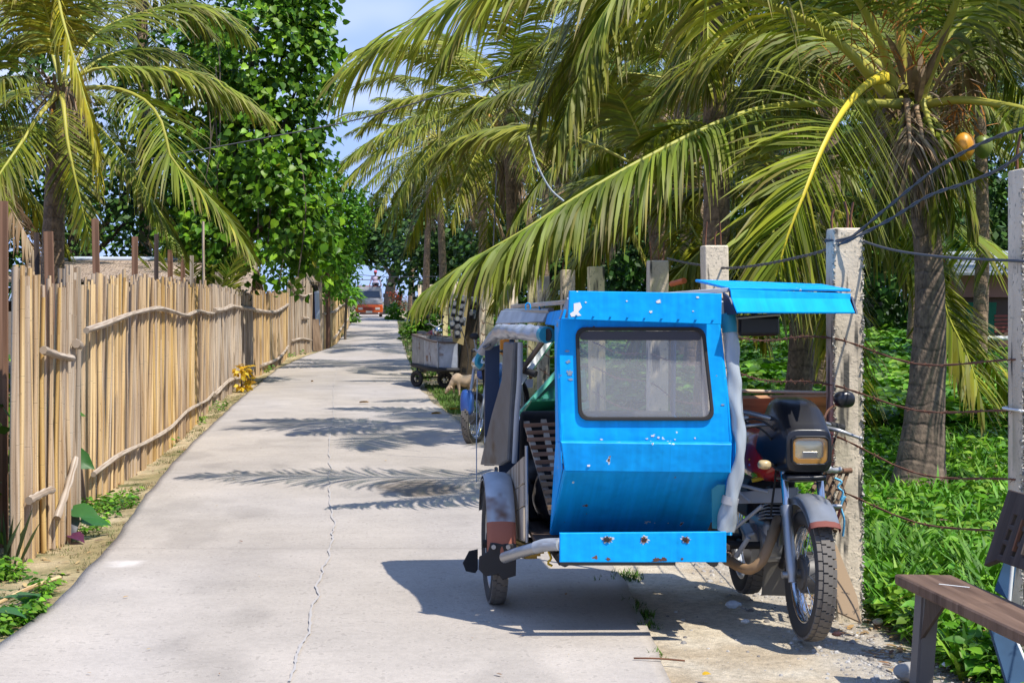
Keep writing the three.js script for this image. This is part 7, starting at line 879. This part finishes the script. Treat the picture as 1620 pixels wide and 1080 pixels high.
  tl(V(0.05, 0.2, 0.1), V(0.9, -0.15, 0.2), V(0.1, 1, 0.5), 0.2, [0.05, 0.16, 0.03]); tl(V(0.0, 0.2, 0.12), V(0.5, -0.75, 0.5), V(0.5, 0.6, 0.6), 0.2, [0.085, 0.085, 0.10]); tl(V(0.1, 0.12, 0.02), V(1, -0.1, -0.3), V(0, 1, 0.4), 0.2, [0.04, 0.15, 0.025]); tl(V(0.06, 0.06, 0.2), V(0.7, -0.2, 0.5), V(0.2, 1, 0.4), 0.13, [0.12, 0.03, 0.07]);
  const vine = thing('climbing_leaf', 'two dark green leaves poking through the gap in the bamboo fence', 'plant', P(112, 690, 11.3).toArray()); for (const [x, y, L, dx] of [[-0.03, 0.0, 0.15, 0.6], [0.0, -0.13, 0.21, 1], [-0.04, 0.05, 0.09, 0.4]]) { const lb3 = new LB(); heart(lb3, V(x, y, 0.05), V(dx, -0.45, 0.2).normalize(), V(0.2, 0.5, 0.9).normalize(), L, L * 0.8, [0.035, 0.13, 0.02], 0.2); part('leaf', lb3.geo(), M.bigLeaf, vine); } part('stem', tube([V(-0.05, -0.3, -0.05), V(-0.04, 0, 0.03), V(-0.05, 0.1, 0)], 0.004, 8, 5), M.green, vine);
  const sn = thing('snake_plant', 'banded sword-leaved plant at the left edge below the fence', 'plant', P(12, 905, 9.2).toArray()); sn.position.y = -0.05; for (let i = 0; i < 9; i++) { const l4 = new LB(), a = i * 0.7; blade(l4, V(rr(r, -0.08, 0.05), 0, rr(r, -0.08, 0.08)), V(rr(r, -0.1, 0.6), 1, rr(r, -0.3, 0.3)).normalize(), V(0.6, 0, 0.8), rr(r, 0.22, 0.42), 0.045, 0.25, [0.05, 0.09, 0.035], [0.10, 0.14, 0.05], 3); part('leaf', l4.geo(), M.bigLeaf, sn); }
  const big = thing('creeping_squash', 'round pale-green squash leaves in the near left corner', 'plant', [-1.72, gy(-1.72, 7.2), -7.2]); for (let i = 0; i < 16; i++) { const l5 = new LB(), a = i * 2.4, p = V(rr(r, -0.25, 0.05), rr(r, 0.05, 0.13), rr(r, -0.6, 0.5)), d = V(Math.cos(a), -0.1, Math.sin(a)).normalize(); heart(l5, p, d, V(0, 1, 0), rr(r, 0.08, 0.15), rr(r, 0.09, 0.15), [0.05, 0.17, 0.035], 0.25); part('leaf', l5.geo(), M.weedLeaf, big); } part('vine', tube([V(-0.2, 0.03, -0.6), V(-0.1, 0.05, -0.1), V(-0.15, 0.04, 0.5)], 0.006, 10, 5), M.green, big);
  const G = (px, py, h = 0) => { const Z = F * EYE / (py - CY); return V((px - CX) * Z / F, Math.max(h, gy((px - CX) * Z / F, Z) + h), -Z); };
  single('dry_cane', tube([G(-5, 962, 0.02), G(40, 942, 0.03), G(96, 918, 0.02)], 0.011, 8, 6), BAM[1], 'pale dry cane lying on the sandy verge near the lane edge', 'cane');
  single('stick', tube([G(1003, 1044, 0.008), G(1040, 1046, 0.012), G(1084, 1048, 0.008)], 0.004, 8, 5), M.rust, 'thin reddish stick lying across the slab edge', 'stick');
  single('yellow_leaf', (() => { const l = new LB(); heart(l, G(1112, 1072, 0.015), V(1, 0.2, 0.3).normalize(), V(0, 1, 0.3).normalize(), 0.035, 0.03, [0.6, 0.36, 0.02]); return l.geo(); })(), M.dryLeaf, 'small yellow leaf on the dirt in front of the tricycle', 'leaf');
  for (const [px, py, l] of [[690, 657, 'larger yellow husk lying by the goat grass'], [718, 650, 'smaller yellow husk lying by the goat grass'], [575, 639, 'brown dry husk lying in the middle of the lane'], [497, 605, 'tiny dark scrap on the lane']]) single('dry_husk', (() => { const l2 = new LB(), p = G(px, py, 0.02); for (let k = 0; k < 4; k++) blade(l2, p.clone().add(V(-0.06, k * 0.006, 0.01 * k)), V(1, 0.15, rr(r, -0.4, 0.4)).normalize(), V(0, 0.3, 1), px === 497 ? 0.05 : 0.15, 0.035, 0.4, px < 600 ? [0.35, 0.24, 0.14] : [0.6, 0.36, 0.03], [0.5, 0.3, 0.05], 3); return l2.geo(); })(), M.dryLeaf, l, 'husk', 'dry husks on the ground');
  const bagG = (s, seed) => sdfMesh((p) => Math.hypot(p.x / 1.6, p.y * 1.2, p.z) - s * (0.7 + 0.8 * fbm(p.x * 1.6 / s + 3, p.z * 1.6 / s + p.y / s * 1.3, seed, 3)), V(-3 * s, -2 * s, -2.4 * s), V(3 * s, 2 * s, 2.4 * s), s / 4);
  for (const [px, py, s, c, l] of [[1160, 960, 0.022, [0.55, 0.62, 0.7], 'crumpled clear plastic scrap in the shade by the rear wheel'], [1325, 1005, 0.012, [0.45, 0.17, 0.1], 'reddish chip on the gravel right of the front wheel'], [1180, 985, 0.012, [0.6, 0.6, 0.58], 'white paper scrap on the dirt before the rear wheel'], [1498, 1053, 0.01, [0.6, 0.65, 0.75], 'small white scrap under the bench'], [237, 706, 0.03, [0.6, 0.62, 0.62], 'crumpled white plastic on the left verge by the weeds']]) single('litter', bagG(s, Math.round(px)).translate(...G(px, py, s * 0.6).toArray()), mat(c, 0.6), l, 'litter');
  single('blue_plastic', plate([G(1574, 1016, 0.01), G(1596, 1022, 0.01), G(1596, 1010, 0.05), G(1582, 1006, 0.04)], 0.004, [], 0), mat([0.02, 0.28, 0.5], 0.4), 'torn bright blue plastic piece on the ground behind the bench', 'plastic piece');
  single('bamboo_piece', tube([G(1525, 990, 0.03), G(1560, 1000, 0.03), G(1600, 1008, 0.03)], 0.018, 8, 8), mat([0.62, 0.40, 0.14], 0.6), 'golden piece of bamboo lying behind the bench', 'bamboo piece');
  for (const [px, py, s, l] of [[1440, 1068, 0.05, 'rounded grey stone at the foot of the bench leg'], [1390, 985, 0.02, 'small stone at the foot of the rough post']]) { const g = new THREE.IcosahedronGeometry(s, 3), p = g.attributes.position; for (let i = 0; i < p.count; i++) { const k = 0.8 + 0.4 * fbm(p.getX(i) / s + 5, p.getZ(i) / s + p.getY(i) / s, 9, 3); p.setXYZ(i, p.getX(i) * k * 1.2, p.getY(i) * k * 0.7, p.getZ(i) * k); } g.computeVertexNormals(); single('stone', g.translate(...G(px, py, s * 0.3).toArray()), mat([0.3, 0.285, 0.26], 0.95), l, 'stone'); }
}
renderer.render(scene, camera);
